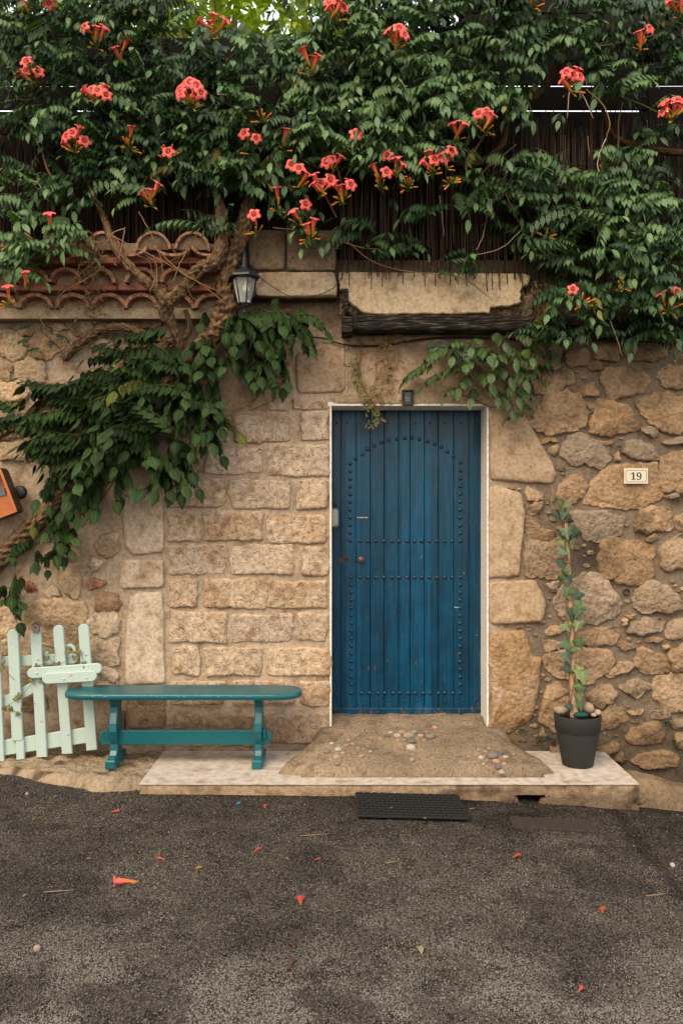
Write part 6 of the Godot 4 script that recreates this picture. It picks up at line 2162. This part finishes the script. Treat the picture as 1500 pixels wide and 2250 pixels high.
	for k in 26:
		var p := W(1210 + 0.5 * k * 0.5 + 3.0 * sin(k * 0.3), 1066 + 2.5 * k, 0.045) - ck.position
		cb.tube([p + Vector3(-0.005, 0.004, 0), p, p + Vector3(0.005, 0.004, 0.002)], [0.0012, 0.0032, 0.0012], 5, lin(0.30, 0.17, 0.10))
	part(cb.smooth(), "scales", M.stem, ck)


func c_up(q: Array) -> Vector3:
	return q[0] * Vector3(0, 1, 0) + Vector3(0, 0.02, 0)


func bench() -> void:
	var base := Vector3(-0.86, 0.1, 0.24)
	var o := thing("bench", "teal painted wooden bench with rounded ends in front of the wall", "bench", base)
	var zf := 0.375
	var zb := 0.105
	var x0 := W(147, 1525, 0.24).x
	var x1 := W(664, 1525, 0.24).x
	var ytop := W(400, 1526.5, zf).y
	var ht := 0.034
	# the seat, a long stadium with softened rim
	var out := PackedVector2Array()
	var hz := (zf - zb) * 0.5
	var hx := (x1 - x0) * 0.5
	for i in 40:
		var a := TAU * i / 40.0
		var q := Vector2(cos(a), sin(a))
		out.append(Vector2(signf(q.x) * (hx - 0.19) + 0.19 * signf(q.x) * pow(absf(q.x), 0.9), hz * signf(q.y) * pow(absf(q.y), 0.75)))
	var mb := MB.new()
	var c := Vector3((x0 + x1) * 0.5, ytop, (zf + zb) * 0.5) - base
	var prof := [[0.955, -ht], [0.985, -ht + 0.002], [1.0, -ht + 0.010], [1.003, -ht * 0.5], [1.0, -0.010], [0.985, -0.002], [0.95, 0.0], [0.5, 0.0006], [0.02, 0.0]]
	mb.grid(40, prof.size(), func(i: int, j: int):
		var inset: float = 1.0 - prof[j][0]
		var p := out[(40 - i) % 40]
		var s := Vector2(p.x - signf(p.x) * minf(inset * hz * 1.0, absf(p.x)), p.y * (1.0 - inset)) if inset < 0.3 else p * (1.0 - inset)
		return [c + Vector3(s.x, prof[j][1] + 0.0012 * fbm(s.x * 3.0, s.y * 9.0), s.y), Color.WHITE], true)
	var m := mb.add(c)
	for k in 40:
		mb.tri((prof.size() - 1) * 40 + k, m, (prof.size() - 1) * 40 + (k + 1) % 40)
	var m2 := mb.add(c + Vector3(0, -ht, 0))
	for k in 40:
		mb.tri(k, (k + 1) % 40, m2)
	part(mb.smooth(), "seat", M.teal, o)
	# scuffs on the rim where the paint has worn
	var worn := [[333, 1529, 0.03], [345, 1529.6, 0.02], [652, 1524, 0.016], [405, 1531, 0.014], [508, 1530, 0.012], [205, 1530, 0.02], [592, 1529, 0.01]]
	for k in 16:
		worn.append([rf(215, 610), rf(1527.5, 1532), rf(0.004, 0.012)])
	for q in worn:
		var s := MB.new()
		s.box(Vector3(q[2], 0.004, 0.0014), T(Vector3.ZERO, -35, 0, rf(-4, 4)), 0.0004)
		part(s.flat(), "worn_patch", M.scuff, o, T(W(q[0], q[1], zf + (0.0 if q[0] > 200 and q[0] < 620 else -0.06)) - base))
	# legs: boards cut to a vase outline in the depth of the bench
	var prof2 := [[-0.105, 0.0], [0.125, 0.0], [0.128, 0.03], [0.122, 0.05], [0.07, 0.062], [0.052, 0.085], [0.048, 0.12], [0.066, 0.155], [0.080, 0.20], [0.074, 0.245], [0.050, 0.30], [0.046, 0.33], [0.075, 0.365], [0.105, 0.39], [-0.095, 0.39], [-0.065, 0.365], [-0.04, 0.33], [-0.044, 0.30], [-0.066, 0.245], [-0.072, 0.20], [-0.06, 0.155], [-0.04, 0.12], [-0.044, 0.085], [-0.06, 0.062], [-0.10, 0.05], [-0.106, 0.03]]
	var topy := ytop - ht - base.y
	for px in [246.0, 566.0]:
		var x := W(px, 1620, 0.33).x - base.x
		var q := PackedVector2Array()
		for p in prof2:
			q.append(Vector2(-p[0], p[1] / 0.39 * (topy - 0.001)))
		var lm := MB.new()
		lm.prism(q, 0.045, Transform3D(Basis(Vector3(0, 0, -1), Vector3.UP, Vector3(1, 0, 0)), Vector3(x - 0.0225, 0.001, 0.0)), 0.005)
		part(lm.flat(), "leg", M.teal, o)
		var fb := MB.new()
		fb.box(Vector3(0.062, 0.052, 0.25), T(Vector3(x, 0.027, 0.005)), 0.007)
		part(fb.flat(), "foot", M.teal, o)
		var pk := MB.new()
		pk.box(Vector3(0.016, 0.05, 0.05), T(Vector3(x + (0.034 if px > 400 else -0.034), 0.19, 0.035), 0, 0, 8), 0.004)
		part(pk.flat(), "wedge", M.teal, o)
	var y := W(400, 1619, 0.25).y - base.y
	var a := W(221, 1620, 0.25).x - base.x
	var b := W(597, 1620, 0.25).x - base.x
	var hs := 0.042
	var q2 := PackedVector2Array()
	for i in 9:
		var t := -PI * 0.5 + PI * i / 8.0
		q2.append(Vector2(b - 0.03 + cos(t) * 0.03, y + sin(t) * hs))
	for i in 9:
		var t := PI * 0.5 + PI * i / 8.0
		q2.append(Vector2(a + 0.03 + cos(t) * 0.03, y + sin(t) * hs))
	var sm := MB.new()
	sm.prism(q2, 0.032, T(Vector3(0, 0, 0.0)), 0.004)
	part(sm.flat(), "stretcher", M.teal, o)


func gate() -> void:
	var o := thing("picket_gate", "pale mint picket gate section leaning on the wall left of the bench", "gate", Vector3(-1.95, 0.1, 0.14), "", "thing")
	crop(0, 1340, 2.143)
	var at := func(x: float, y: float, z: float) -> Vector3:
		var p := cp(x, y)
		return W(p.x, p.y, z) - o.position
	# a board from a to b in crop points, with rounded (r) or square ends
	var board := func(x0: float, y0: float, x1: float, y1: float, wd: float, z: float, th: float, r0: bool, r1: bool, called: String) -> void:
		var a: Vector3 = at.call(x0, y0, z)
		var b: Vector3 = at.call(x1, y1, z)
		var dv := b - a
		var l := Vector2(dv.x, dv.y).length()
		var w := wd / 2.143 * (DC - z) / F
		var q := PackedVector2Array()
		for e in [[1.0, r1, l], [-1.0, r0, 0.0]]:
			if e[1]:
				for i in 9:
					var t: float = PI * i / 8.0 - PI * 0.5
					q.append(Vector2(e[2] + e[0] * (cos(t) * w * 0.5 - w * 0.5 + 0.0), e[0] * sin(t) * w * 0.5))
			else:
				q.append(Vector2(e[2], -e[0] * w * 0.5))
				q.append(Vector2(e[2] + e[0] * rf(-0.003, 0.003), e[0] * w * 0.5))
		for i in q.size():
			q[i] += Vector2(rf(-0.0007, 0.0007), rf(-0.0007, 0.0007))
		var mb := MB.new()
		var ex := Vector3(dv.x, dv.y, 0).normalized()
		mb.prism(q, th, Transform3D(Basis(ex, Vector3(-ex.y, ex.x, 0), Vector3(0, 0, 1)), Vector3.ZERO), 0.0035)
		part(mb.flat(), called, M.mint, o, T(a))
	board.call(-70, 246, 372, 226, 50, 0.10, 0.022, false, true, "rail")
	board.call(-70, 660, 415, 586, 72, 0.115, 0.022, false, false, "rail")
	board.call(-60, 478, 240, 322, 50, 0.112, 0.018, false, false, "brace")
	board.call(2, 712, -20, 120, 50, 0.135, 0.022, false, true, "picket")
	board.call(89, 612, 66, 92, 51, 0.138, 0.022, false, true, "picket")
	board.call(104, 702, 101, 610, 38, 0.134, 0.022, false, false, "picket_stub")
	board.call(204, 690, 174, 96, 50, 0.137, 0.022, false, true, "picket")
	board.call(322, 674, 279, 70, 49, 0.136, 0.022, false, true, "picket")
	board.call(438, 658, 397, 64, 50, 0.134, 0.022, false, true, "picket")
	board.call(135, 297, 484, 272, 50, 0.162, 0.022, true, true, "latch_bar")
	board.call(204, 322, 460, 308, 50, 0.186, 0.02, true, true, "latch_bar")
	# a curved scrap of board behind the third picket
	var q := PackedVector2Array()
	for i in 13:
		var t := PI * i / 12.0 * 0.9 - 0.2
		q.append(Vector2(cos(t) * 0.042, sin(t) * 0.042))
	for i in 13:
		var t := PI * (12 - i) / 12.0 * 0.9 - 0.2
		q.append(Vector2(cos(t) * 0.024, sin(t) * 0.024))
	var cm := MB.new()
	cm.prism(q, 0.018, T(at.call(330, 190, 0.115)), 0.003)
	part(cm.flat(), "curved_trim", M.mint, o)
	var tm := MB.new()
	tm.box(Vector3(0.035, 0.05, 0.018), T(at.call(222, 215, 0.118), 0, 0, 10), 0.003)
	part(tm.flat(), "curved_trim", M.mint, o)
	var nail := dome(0.0075, 0.005)
	for p in [[180, 232, 0.16], [406, 210, 0.157], [302, 326, 0.206], [408, 320, 0.206], [320, 585, 0.159], [174, 298, 0.184]]:
		part(nail, "bolt_head", M.mint, o, T(at.call(p[0], p[1], p[2]), 90))
	var hole := dome(0.0045, 0.001)
	for p in [[396, 273, 0.1843], [176, 300, 0.1846]]:
		part(hole, "nail_hole", M.black, o, T(at.call(p[0], p[1], p[2]), 90))
	for p in [[335, 307, 0.207], [197, 524, 0.160], [18, 416, 0.132]]:
		var m := MB.new()
		for k in 6:
			var a := k * TAU / 6.0
			m.box(Vector3(0.007, 0.0045, 0.001), T(Vector3(cos(a) * 0.007, sin(a) * 0.004, 0.0002 * k), 0, 0, k * 60), 0.0003)
		part(m.flat(), "faded_decal", mat(lin(0.55, 0.36, 0.27), 0.6), o, T(at.call(p[0], p[1], p[2])))

	# the little grey house fixed to the second picket's head
	crop(0, 1340, 2.143)
	var hp := cp(173, 84)
	var bh := thing("toy_birdhouse", "small grey wooden birdhouse ornament on top of a picket", "ornament", W(hp.x, hp.y, 0.165))
	var hs := MB.new()
	hs.prism(PackedVector2Array([Vector2(-0.018, -0.028), Vector2(0.02, -0.026), Vector2(0.02, 0.014), Vector2(0.001, 0.028), Vector2(-0.018, 0.012)]), 0.02, T(Vector3(0, 0, -0.004)), 0.002)
	part(hs.flat(), "house_front", mat(lin(0.17, 0.14, 0.12), 0.8), bh)
	var rb := MB.new()
	rb.box(Vector3(0.034, 0.005, 0.028), T(Vector3(-0.012, 0.026, 0.006), 0, 0, 36), 0.001)
	rb.box(Vector3(0.034, 0.005, 0.028), T(Vector3(0.0155, 0.0265, 0.006), 0, 0, -36), 0.001)
	part(rb.flat(), "roof", mat(lin(0.10, 0.085, 0.075), 0.8), bh)
	part(dome(0.005, 0.001), "entrance", M.black, bh, T(Vector3(0.001, 0.004, 0.0165), 90))

	# garland of small leaves wound through the pickets
	var gp := cp(220, 300)
	var g := thing("leaf_garland", "thin garland of yellow green leaves wound through the mint gate", "garland", W(gp.x, gp.y, 0.17))
	for t in ["-20 235 10 262 40 300 70 330", "178 262 240 250 300 248 345 215 372 190 395 248", "243 187 222 220 260 250", "20 462 70 430 110 395 150 345 145 325 178 262", "50 466 90 486 115 460 170 440", "325 190 352 220 360 240"]:
		var pts := []
		for p in nums(t):
			pts.append(at.call(p.x, p.y, 0.166 + rf(-0.004, 0.01)) + o.position - g.position)
		var cv := curve(pts, 5)
		var mb := MB.new()
		mb.tube(cv, radii(cv.size(), [0.0014, 0.0012]), 4, lin(0.10, 0.10, 0.03))
		part(mb.smooth(), "stem", M.stem, g)
	for p in [[16, 240, 1.0], [10, 273, 1.1], [243, 187, 1.0], [325, 192, 1.0], [375, 191, 1.0], [222, 222, 1.0], [352, 221, 1.1], [270, 254, 1.2], [178, 264, 1.2], [396, 248, 1.0], [145, 326, 1.2], [197, 330, 1.0], [95, 400, 1.2], [70, 414, 1.0], [20, 461, 1.0], [50, 465, 0.9], [115, 459, 1.0], [88, 487, 0.9], [252, 262, 0.9]]:
		var mb := ivy_leaf(lin(0.17, 0.16, 0.035) * rf(0.7, 1.2), rf(0, 9))
		part(mb, "leaf", M.leaf, g, Transform3D(T(Vector3.ZERO, rf(-30, 20), rf(-40, 40), rf(-60, 60)).basis.scaled_local(Vector3.ONE * 0.7 * p[2]), at.call(p[0], p[1], 0.172) + o.position - g.position))


# a five-pointed ivy leaf about 5 cm long, hanging down from its stalk, its face along +z
func ivy_leaf(col: Color, sd: float) -> ArrayMesh:
	var mb := MB.new()
	var rim := [[0.0, 0.004], [0.016, 0.012], [0.026, 0.006], [0.019, -0.010], [0.021, -0.022], [0.009, -0.026], [0.0, -0.046], [-0.009, -0.026], [-0.021, -0.022], [-0.019, -0.010], [-0.026, 0.006], [-0.016, 0.012]]
	var c := mb.add(Vector3(0, -0.008, 0.004), col * 1.15, Vector2(0.5, 0.3))
	for i in 12:
		var r: Array = rim[i]
		mb.add(Vector3(r[0], r[1], 0.003 * fbm(i * 0.8, sd) - 0.12 * absf(r[0]) + 6.0 * r[1] * -absf(r[1]) * 0.5), col * (0.9 + 0.3 * fbm(i * 0.5, sd, 2.0)), Vector2(0.5 + r[0] * 18.0, 0.3 - r[1] * 13.0))
	for i in 12:
		mb.tri(c, c + 1 + i, c + 1 + (i + 1) % 12)
	return mb.smooth()


func pot() -> void:
	var foot := Vector3(W(1268, 1660, 0.27).x, 0.1005, 0.27)
	var o := thing("flower_pot", "dark grey plastic flower pot standing on the white tiled step", "flower pot", foot)
	var k := (DC - 0.27) / F
	var h := (1663.0 - 1560.0) * k + 0.022
	var rb := 33.0 * k
	var rt := 50.5 * k
	var mb := MB.new()
	var yb := h - 36.0 * k
	mb.lathe([Vector2(0.001, 0.0), Vector2(rb - 0.004, 0.0), Vector2(rb, 0.004), Vector2(lerpf(rb, rt, 0.76), yb - 0.003), Vector2(lerpf(rb, rt, 0.76), yb), Vector2(rt - 0.010, yb + 0.002), Vector2(rt - 0.006, yb + 0.005), Vector2(rt, h - 0.003), Vector2(rt - 0.001, h), Vector2(rt - 0.006, h), Vector2(rt - 0.007, h - 0.004), Vector2(rt - 0.012, yb), Vector2(0.001, yb - 0.01)], 48)
	part(mb.smooth(), "shell", M.pot, o)
	var sb := MB.new()
	sb.grid(24, 6, func(i: int, j: int):
		var r := (rt - 0.010) * (1.0 - j / 5.0) + 0.001
		var a := -TAU * i / 24.0
		return [Vector3(cos(a) * r, h - 0.03 + 0.012 * fbm(cos(a) * r * 20.0, sin(a) * r * 20.0), sin(a) * r), lin(0.035, 0.026, 0.02)], true)
	part(sb.smooth(), "soil", M.mortar, o)
	var put := func(px: float, py: float, z: float, s: float, col: Color, called: String, label: String, cat: String, sc: Vector3, sd: int) -> void:
		var p := W(px, py, z)
		tag(part(rock(s, sd, col, 8, 14, 0.25), called, M.pebble, self, Transform3D(Basis.from_euler(Vector3(rf(-0.2, 0.2), rf(-1, 1), rf(-0.3, 0.3))).scaled_local(sc), p)), label, cat, "stones in the flower pot")
	put.call(1231, 1561, 0.27, 0.042, lin(0.34, 0.26, 0.19), "pot_stone", "tan stone at the left inside the flower pot", "stone", Vector3(1.1, 0.6, 1), 3)
	put.call(1292, 1556, 0.26, 0.034, lin(0.40, 0.30, 0.21), "pot_stone", "tall pale stone right of the bamboo in the pot", "stone", Vector3(1.0, 1.0, 0.9), 5)
	put.call(1311, 1566, 0.25, 0.024, lin(0.42, 0.33, 0.24), "pot_stone", "small tan stone at the right inside the flower pot", "stone", Vector3(1.1, 0.8, 1), 8)
	put.call(1303, 1571, 0.31, 0.016, lin(0.36, 0.27, 0.19), "pot_stone", "smallest pale pebble against the pot's right rim", "stone", Vector3(1.1, 0.8, 1), 9)
	put.call(1275, 1571, 0.36, 0.036, lin(0.004, 0.075, 0.065), "painted_stone", "smooth dark green painted stone at the front of the pot", "stone", Vector3(1.25, 0.5, 0.9), 11)

	# bamboo cane
	var b0 := W(1259, 1566, 0.30)
	var b1 := W(1238, 1121, 0.06)
	var c := thing("bamboo_cane", "upright bamboo pole leaning on the rubble wall, standing in the pot", "bamboo pole", b0)
	var pm := MB.new()
	var pts := []
	var rad := []
	var nodes := [0.11, 0.265, 0.285, 0.42, 0.58, 0.73, 0.86]
	for i in 121:
		var t := i / 120.0
		var p := (b1 - b0) * t + Vector3(0.012 * sin(t * 2.6), 0, 0.0)
		var r := lerpf(0.0175, 0.0125, t)
		for n in nodes:
			r += 0.003 * exp(-pow((t - n) / 0.006, 2.0)) - 0.0012 * exp(-pow((t - n - 0.008) / 0.004, 2.0))
		pts.append(p)
		rad.append(r)
	pm.tube(pts, rad, 14, lin(0.36, 0.215, 0.11))
	for i in 121:
		var t := i / 120.0
		var dark := 0.0
		for n in nodes:
			dark += exp(-pow((t - n + 0.004) / 0.0045, 2.0))
		for q in 14:
			pm.c[i * 14 + q] = (lin(0.36, 0.215, 0.11) * (1.0 + 0.3 * fbm(t * 5.0, q * 0.4))).lerp(lin(0.09, 0.04, 0.02), clampf(dark, 0.0, 0.9))
	part(pm.smooth(), "cane", M.bamboo, c)
	var p2 := MB.new()
	var q2 := []
	for i in 12:
		q2.append((b1 - b0) * (i / 11.0 * 0.93 + 0.02) + Vector3(-0.016 + 0.004 * sin(i * 1.3), 0, -0.008))
	p2.tube(q2, radii(12, [0.0045, 0.004]), 6, lin(0.20, 0.10, 0.05))
	part(p2.smooth(), "split_cane", M.bamboo, c)
	var kn := MB.new()
	kn.lathe([Vector2(0.001, -0.034), Vector2(0.018, -0.030), Vector2(0.028, -0.014), Vector2(0.028, 0.004), Vector2(0.022, 0.02), Vector2(0.016, 0.034), Vector2(0.0155, 0.05)], 20)
	for i in kn.v.size():
		kn.v[i].z *= 0.6
		kn.c[i] = lin(0.40, 0.25, 0.14)
	part(kn.smooth(), "wooden_knob", M.bamboo, c, T(Vector3(0.001, -0.002, 0.018)))

	# ivy
	var iv := thing("ivy", "ivy with dark and pale leaves climbing the bamboo pole", "ivy", b0)
	crop(1160, 1080, 4.5)
	for s in 2:
		var vb := MB.new()
		var path := []
		for i in 40:
			var t := i / 39.0
			var a := t * 11.0 + s * PI
			path.append((b1 - b0) * (t * 1.02) + Vector3(cos(a) * 0.024, 0, absf(sin(a)) * 0.024) + Vector3(0.012 * sin(t * 2.6), 0, 0))
		vb.tube(path, radii(40, [0.0022, 0.0014]), 5, lin(0.14, 0.10, 0.05))
		part(vb.smooth(), "stem", M.stem, iv)
	var dk := lin(0.026, 0.060, 0.014)
	var md := lin(0.055, 0.120, 0.018)
	var pl := lin(0.15, 0.21, 0.05)
	for q in [[295, 105, 1.0, md, 60], [395, 140, 1.1, pl, -50], [275, 235, 1.3, dk, 30], [360, 235, 1.1, dk, -20], [420, 290, 1.1, dk, -60], [370, 395, 1.5, md, 10], [480, 400, 1.6, dk, -40], [430, 480, 0.9, pl, -15], [425, 540, 0.8, pl, 10], [328, 515, 0.8, pl, 15], [320, 600, 1.3, md, 60], [315, 705, 1.3, dk, 20], [360, 790, 1.0, md, 35], [335, 850, 1.3, md, 50], [385, 870, 1.3, dk, 10], [380, 980, 1.2, md, -10], [375, 1035, 0.9, md, 30], [500, 1020, 1.5, dk, -40], [525, 1145, 1.5, md, -60], [500, 1200, 1.2, md, -30], [440, 1225, 1.6, dk, 5], [490, 1310, 1.4, pl * 0.7, -10], [355, 1335, 1.2, pl, 30], [375, 1375, 0.9, pl, 0], [490, 1490, 1.4, md, 25], [350, 1510, 1.5, md, 55], [425, 1580, 0.9, pl, 70], [360, 1620, 1.4, dk, 20], [360, 1745, 1.4, dk, 45], [500, 1760, 1.1, pl, -20], [530, 1810, 1.7, pl, -5], [500, 1850, 1.0, pl, 20], [520, 1930, 1.2, md, -70], [545, 1965, 1.1, pl * 0.7, -40], [495, 2030, 1.1, pl, 10], [510, 2110, 1.2, md * 0.7, -10], [390, 2125, 1.0, dk, 40], [320, 440, 0.9, dk, 20], [405, 1175, 0.9, dk, 0], [340, 180, 0.9, md, 0]]:
		var p := cp(q[0], q[1])
		var t := clampf((1566.0 - p.y) / 445.0, 0.0, 1.0)
		var w := W(p.x, p.y, lerpf(0.30, 0.06, t) + rf(0.02, 0.055))
		part(ivy_leaf(q[3] * rf(0.8, 1.2), rf(0, 9)), "leaf", M.leaf, iv, Transform3D(T(Vector3.ZERO, rf(-35, 10), rf(-30, 30), q[4]).basis.scaled_local(Vector3.ONE * 1.05 * q[2]), w - b0 + Vector3(0, 0.012, 0)))


func litter() -> void:
	# ---- rubber mat
	var c0 := G(782, 1801)
	var c1 := G(1023, 1807)
	var c2 := G(1011, 1755)
	var c3 := G(783, 1752)
	var ctr := (c0 + c1 + c2 + c3) * 0.25
	var o := thing("door_mat", "black knobbly rubber door mat lying on the asphalt before the step", "door mat", ctr + Vector3(0, 0.017, 0))
	var ex := (c1 - c0).normalized()
	var len := ((c1 - c0).length() + (c2 - c3).length()) * 0.5
	var ez := Vector3(0, 0, 1) - ex * ex.z
	var dep := (c0.z + c1.z - c2.z - c3.z) * 0.5
	var ang := atan2(-ex.z, ex.x)
	var bs := Basis.from_euler(Vector3(0, ang, atan2(ex.y, Vector2(ex.x, ex.z).length())))
	var mb := MB.new()
	mb.box(Vector3(len, 0.012, dep), Transform3D(bs, Vector3.ZERO), 0.003)
	part(mb.flat(), "base", M.rubber, o)
	var kb := MB.new()
	kb.box(Vector3(0.021, 0.012, 0.011), T(Vector3.ZERO), 0.004)
	var km := kb.flat()
	for i in 26:
		for j in 9:
			var p := Vector3(-len * 0.5 + (i + 0.5) * len / 26.0, 0.009, -dep * 0.5 + (j + 0.5) * dep / 9.0)
			part(km, "rubber_stud", M.rubber, o, Transform3D(bs * Basis.from_euler(Vector3(0, deg_to_rad(38.0 if (i + j) % 2 == 0 else -38.0), 0)), bs * p))
	# ---- inspection cover
	var d0 := G(1143, 1833)
	var d1 := G(1306, 1845)
	var d2 := G(1272, 1797)
	var cc := (d0 + d1 + d2 + G(1143, 1791)) * 0.25
	var cv := thing("drain_cover", "worn brown drain cover with chevron ribs set in the asphalt", "drain cover", cc + Vector3(0, 0.006, 0))
	var cl := 0.43
	var cd := 0.135
	var cb := Basis.from_euler(Vector3(0, deg_to_rad(-3), deg_to_rad(-2.4)))
	var fm := MB.new()
	fm.box(Vector3(cl, 0.014, cd), Transform3D(cb, Vector3.ZERO), 0.003)
	part(fm.flat(), "plate", M.cover, cv)
	var rbm := MB.new()
	rbm.box(Vector3(0.034, 0.007, 0.006), T(Vector3.ZERO), 0.002)
	var rm := rbm.flat()
	for i in 14:
		for j in 6:
			part(rm, "chevron_rib", M.cover, cv, Transform3D(cb * Basis.from_euler(Vector3(0, deg_to_rad(35.0 if i % 2 == 0 else -35.0), 0)), cb * Vector3(-cl * 0.5 + (i + 0.5) * cl / 14.0, 0.008, -cd * 0.5 + (j + 0.5) * cd / 6.0)))
	# ---- fallen flowers
	var f0 := trumpet(0.35, 21)
	var f1 := trumpet(0.2, 22)
	for q in [[258, 1945, 0, 1.15, 200, "large orange trumpet flower lying on the asphalt, biggest of the fallen ones"], [1136, 1884, 1, 0.85, 40, "wilted red orange flower fallen on the road below the drain cover"], [660, 1982, 1, 1.0, 95, "shrivelled coral flower lying in the middle of the road"], [350, 1890, 1, 0.8, 150, "curled orange flower fallen on the road in front of the bench"], [566, 1870, 1, 0.7, 60, "small dark red flower fallen near the bench's right leg"], [1322, 2003, 1, 0.75, 70, "faded red flower lying near the joint in the asphalt"], [640, 2119, 1, 0.9, 80, "dried dark brown flower near the bottom of the road"], [259, 1785, 1, 0.7, 30, "small red flower fallen close under the bench's left leg"], [582, 1774, 1, 0.6, 100, "tiny red flower fallen just in front of the step"], [700, 1890, 1, 0.5, 20, "thin orange petal tube on the road below the door mat"], [640, 2078, 1, 0.55, 130, "little brown shrivelled flower beside the dried dark one"], [1276, 2175, 1, 0.55, 50, "small pale red flower on the road near its lower right"]]:
		var p := G(q[0], q[1])
		var fl := thing("fallen_flower", q[5], "flower", p, "trumpet flowers fallen on the road")
		var b := Basis.from_euler(Vector3(rf(-0.1, 0.1), deg_to_rad(q[4] + 90.0), 0)) * Basis.from_euler(Vector3(0, 0, rf(-0.6, 0.6)))
		part(f0 if q[2] == 0 else f1, "petals", M.petal if q[0] == 258 else (M.wilted if q[0] != 640 else mat(lin(0.06, 0.022, 0.016), 0.8)), fl, Transform3D(b.scaled_local(Vector3(0.95, 0.5 if q[2] == 1 else 0.8, 0.62 if q[2] == 1 else 0.9) * q[3] * (1.0 if q[2] == 0 else 0.85)), Vector3(0, 0.014 * q[3], 0)))
	# ---- fallen leaves
	for q in [[123, 1753, lin(0.30, 0.24, 0.05), 1.1, "yellow green leaf fallen on the road below the gate"], [78, 1804, lin(0.36, 0.17, 0.05), 0.9, "brown orange leaf on the road at the far left"], [436, 1911, lin(0.42, 0.24, 0.07), 1.0, "ochre leaf lying on the road below the bench"], [484, 1982, lin(0.36, 0.22, 0.04), 0.7, "small yellow leaf on the road below the bench's right half"], [742, 2008, lin(0.4, 0.25, 0.03), 0.6, "small yellow leaf right of the shrivelled coral flower"], [922, 2093, lin(0.38, 0.30, 0.16), 1.2, "pale tan leaf lying low on the road right of centre"], [856, 1748, lin(0.40, 0.30, 0.08), 0.9, "yellow leaf at the upper edge of the rubber mat"], [859, 1785, lin(0.45, 0.26, 0.06), 0.7, "ochre leaf lying on the black rubber mat"], [790, 1787, lin(0.42, 0.28, 0.08), 0.8, "dry leaf on the left end of the rubber mat"], [930, 1808, lin(0.40, 0.32, 0.2), 0.8, "straw coloured leaf at the lower edge of the mat"], [1035, 1780, lin(0.42, 0.36, 0.26), 0.7, "pale dry leaf just right of the rubber mat"], [1000, 1951, lin(0.07, 0.12, 0.03), 0.6, "small green leaf on the middle right of the road"], [140, 1813, lin(0.36, 0.26, 0.16), 0.6, "tiny tan leaf right of the brown orange one"], [410, 1888, lin(0.38, 0.16, 0.04), 0.6, "small rust leaf right of the curled orange flower"], [195, 1890, lin(0.28, 0.14, 0.07), 0.7, "dull brown leaf on the left of the road"], [631, 1890, lin(0.45, 0.28, 0.05), 0.5, "tiny yellow leaf on the road before the step"], [55, 1972, lin(0.34, 0.2, 0.06), 0.6, "small ochre leaf at the road's left edge"], [895, 1707, lin(0.34, 0.1, 0.05), 0.6, "reddish leaf on the front rim of the cement ramp"], [305, 1878, lin(0.4, 0.26, 0.08), 0.5, "tiny ochre leaf left of the curled orange flower"], [480, 1647, lin(0.30, 0.1, 0.05), 0.6, "reddish leaf on the rock ledge behind the gate end"], [1095, 1886, lin(0.36, 0.16, 0.04), 0.5, "tiny orange leaf left of the wilted red flower"]]:
		var p := G(q[0], q[1]) if q[1] > 1740.0 else G(q[0], q[1], 0.115)
		var mb2 := MB.new()
		leaflet(mb2, Vector3(0, 0, -0.022), Vector3(rf(-0.3, 0.3), 0.2, 1), Vector3.UP, 0.046, 0.024, {"col": q[2], "n": 7, "curl": 0.5, "fold": rf(0.1, 0.5), "twist": rf(-0.5, 0.5)})
		var y := 0.009 if not (p.z < 1.0 and q[0] in [856, 859, 790, 930]) else 0.024
		tag(part(mb2.smooth(), "fallen_leaf", M.leaf, self, Transform3D(Basis.from_euler(Vector3(rf(-0.2, 0.2), rf(0, TAU), rf(-0.2, 0.2))).scaled_local(Vector3.ONE * q[3]), p + Vector3(0, y, 0))), q[4], "leaf", "leaves fallen on the ground")
	# ---- odd bits
	for q in [[1476, 1905, 0.012, lin(0.45, 0.38, 0.3), "pale round pebble at the right edge of the road", 4], [82, 2090, 0.013, lin(0.3, 0.24, 0.2), "tan round pebble at the lower left of the road", 6], [60, 1747, 0.009, lin(0.35, 0.3, 0.25), "small pale pebble under the gate's left end", 7]]:
		tag(part(rock(q[2], q[5], q[3], 6, 10, 0.2), "pebble", M.pebble, self, T(G(q[0], q[1]) + Vector3(0, q[2] * 0.7, 0))), q[4], "pebble", "loose pebbles on the road")
	var bl := MB.new()
	bl.box(Vector3(0.022, 0.004, 0.016), T(Vector3.ZERO, 6, 25, 8), 0.001)
	tag(part(bl.flat(), "plastic_scrap", mat(lin(0.02, 0.16, 0.26), 0.4), self, T(G(524, 1768) + Vector3(0, 0.008, 0))), "small blue plastic scrap on the asphalt before the step", "scrap")
	for q in [[130, 1962, 34, "long thin twig on the road at left"], [1440, 1970, 22, "thin pale twig on the road at right"], [690, 1838, 30, "thin brown twig on the road below the mat's left end"], [860, 1898, 14, "short dry straw on the middle of the road"]]:
		var a := G(q[0] - q[2], q[1] + 2) + Vector3(0, 0.007, 0)
		var b := G(q[0] + q[2], q[1] - 2) + Vector3(0, 0.009, 0)
		var mb3 := MB.new()
		mb3.tube([Vector3.ZERO, (b - a) * 0.5 + Vector3(0, 0.003, 0.006), b - a], [0.0016, 0.0018, 0.001], 5, lin(0.28, 0.2, 0.13))
		tag(part(mb3.smooth(), "twig", M.stem, self, T(a)), q[3], "twig", "twigs on the road")
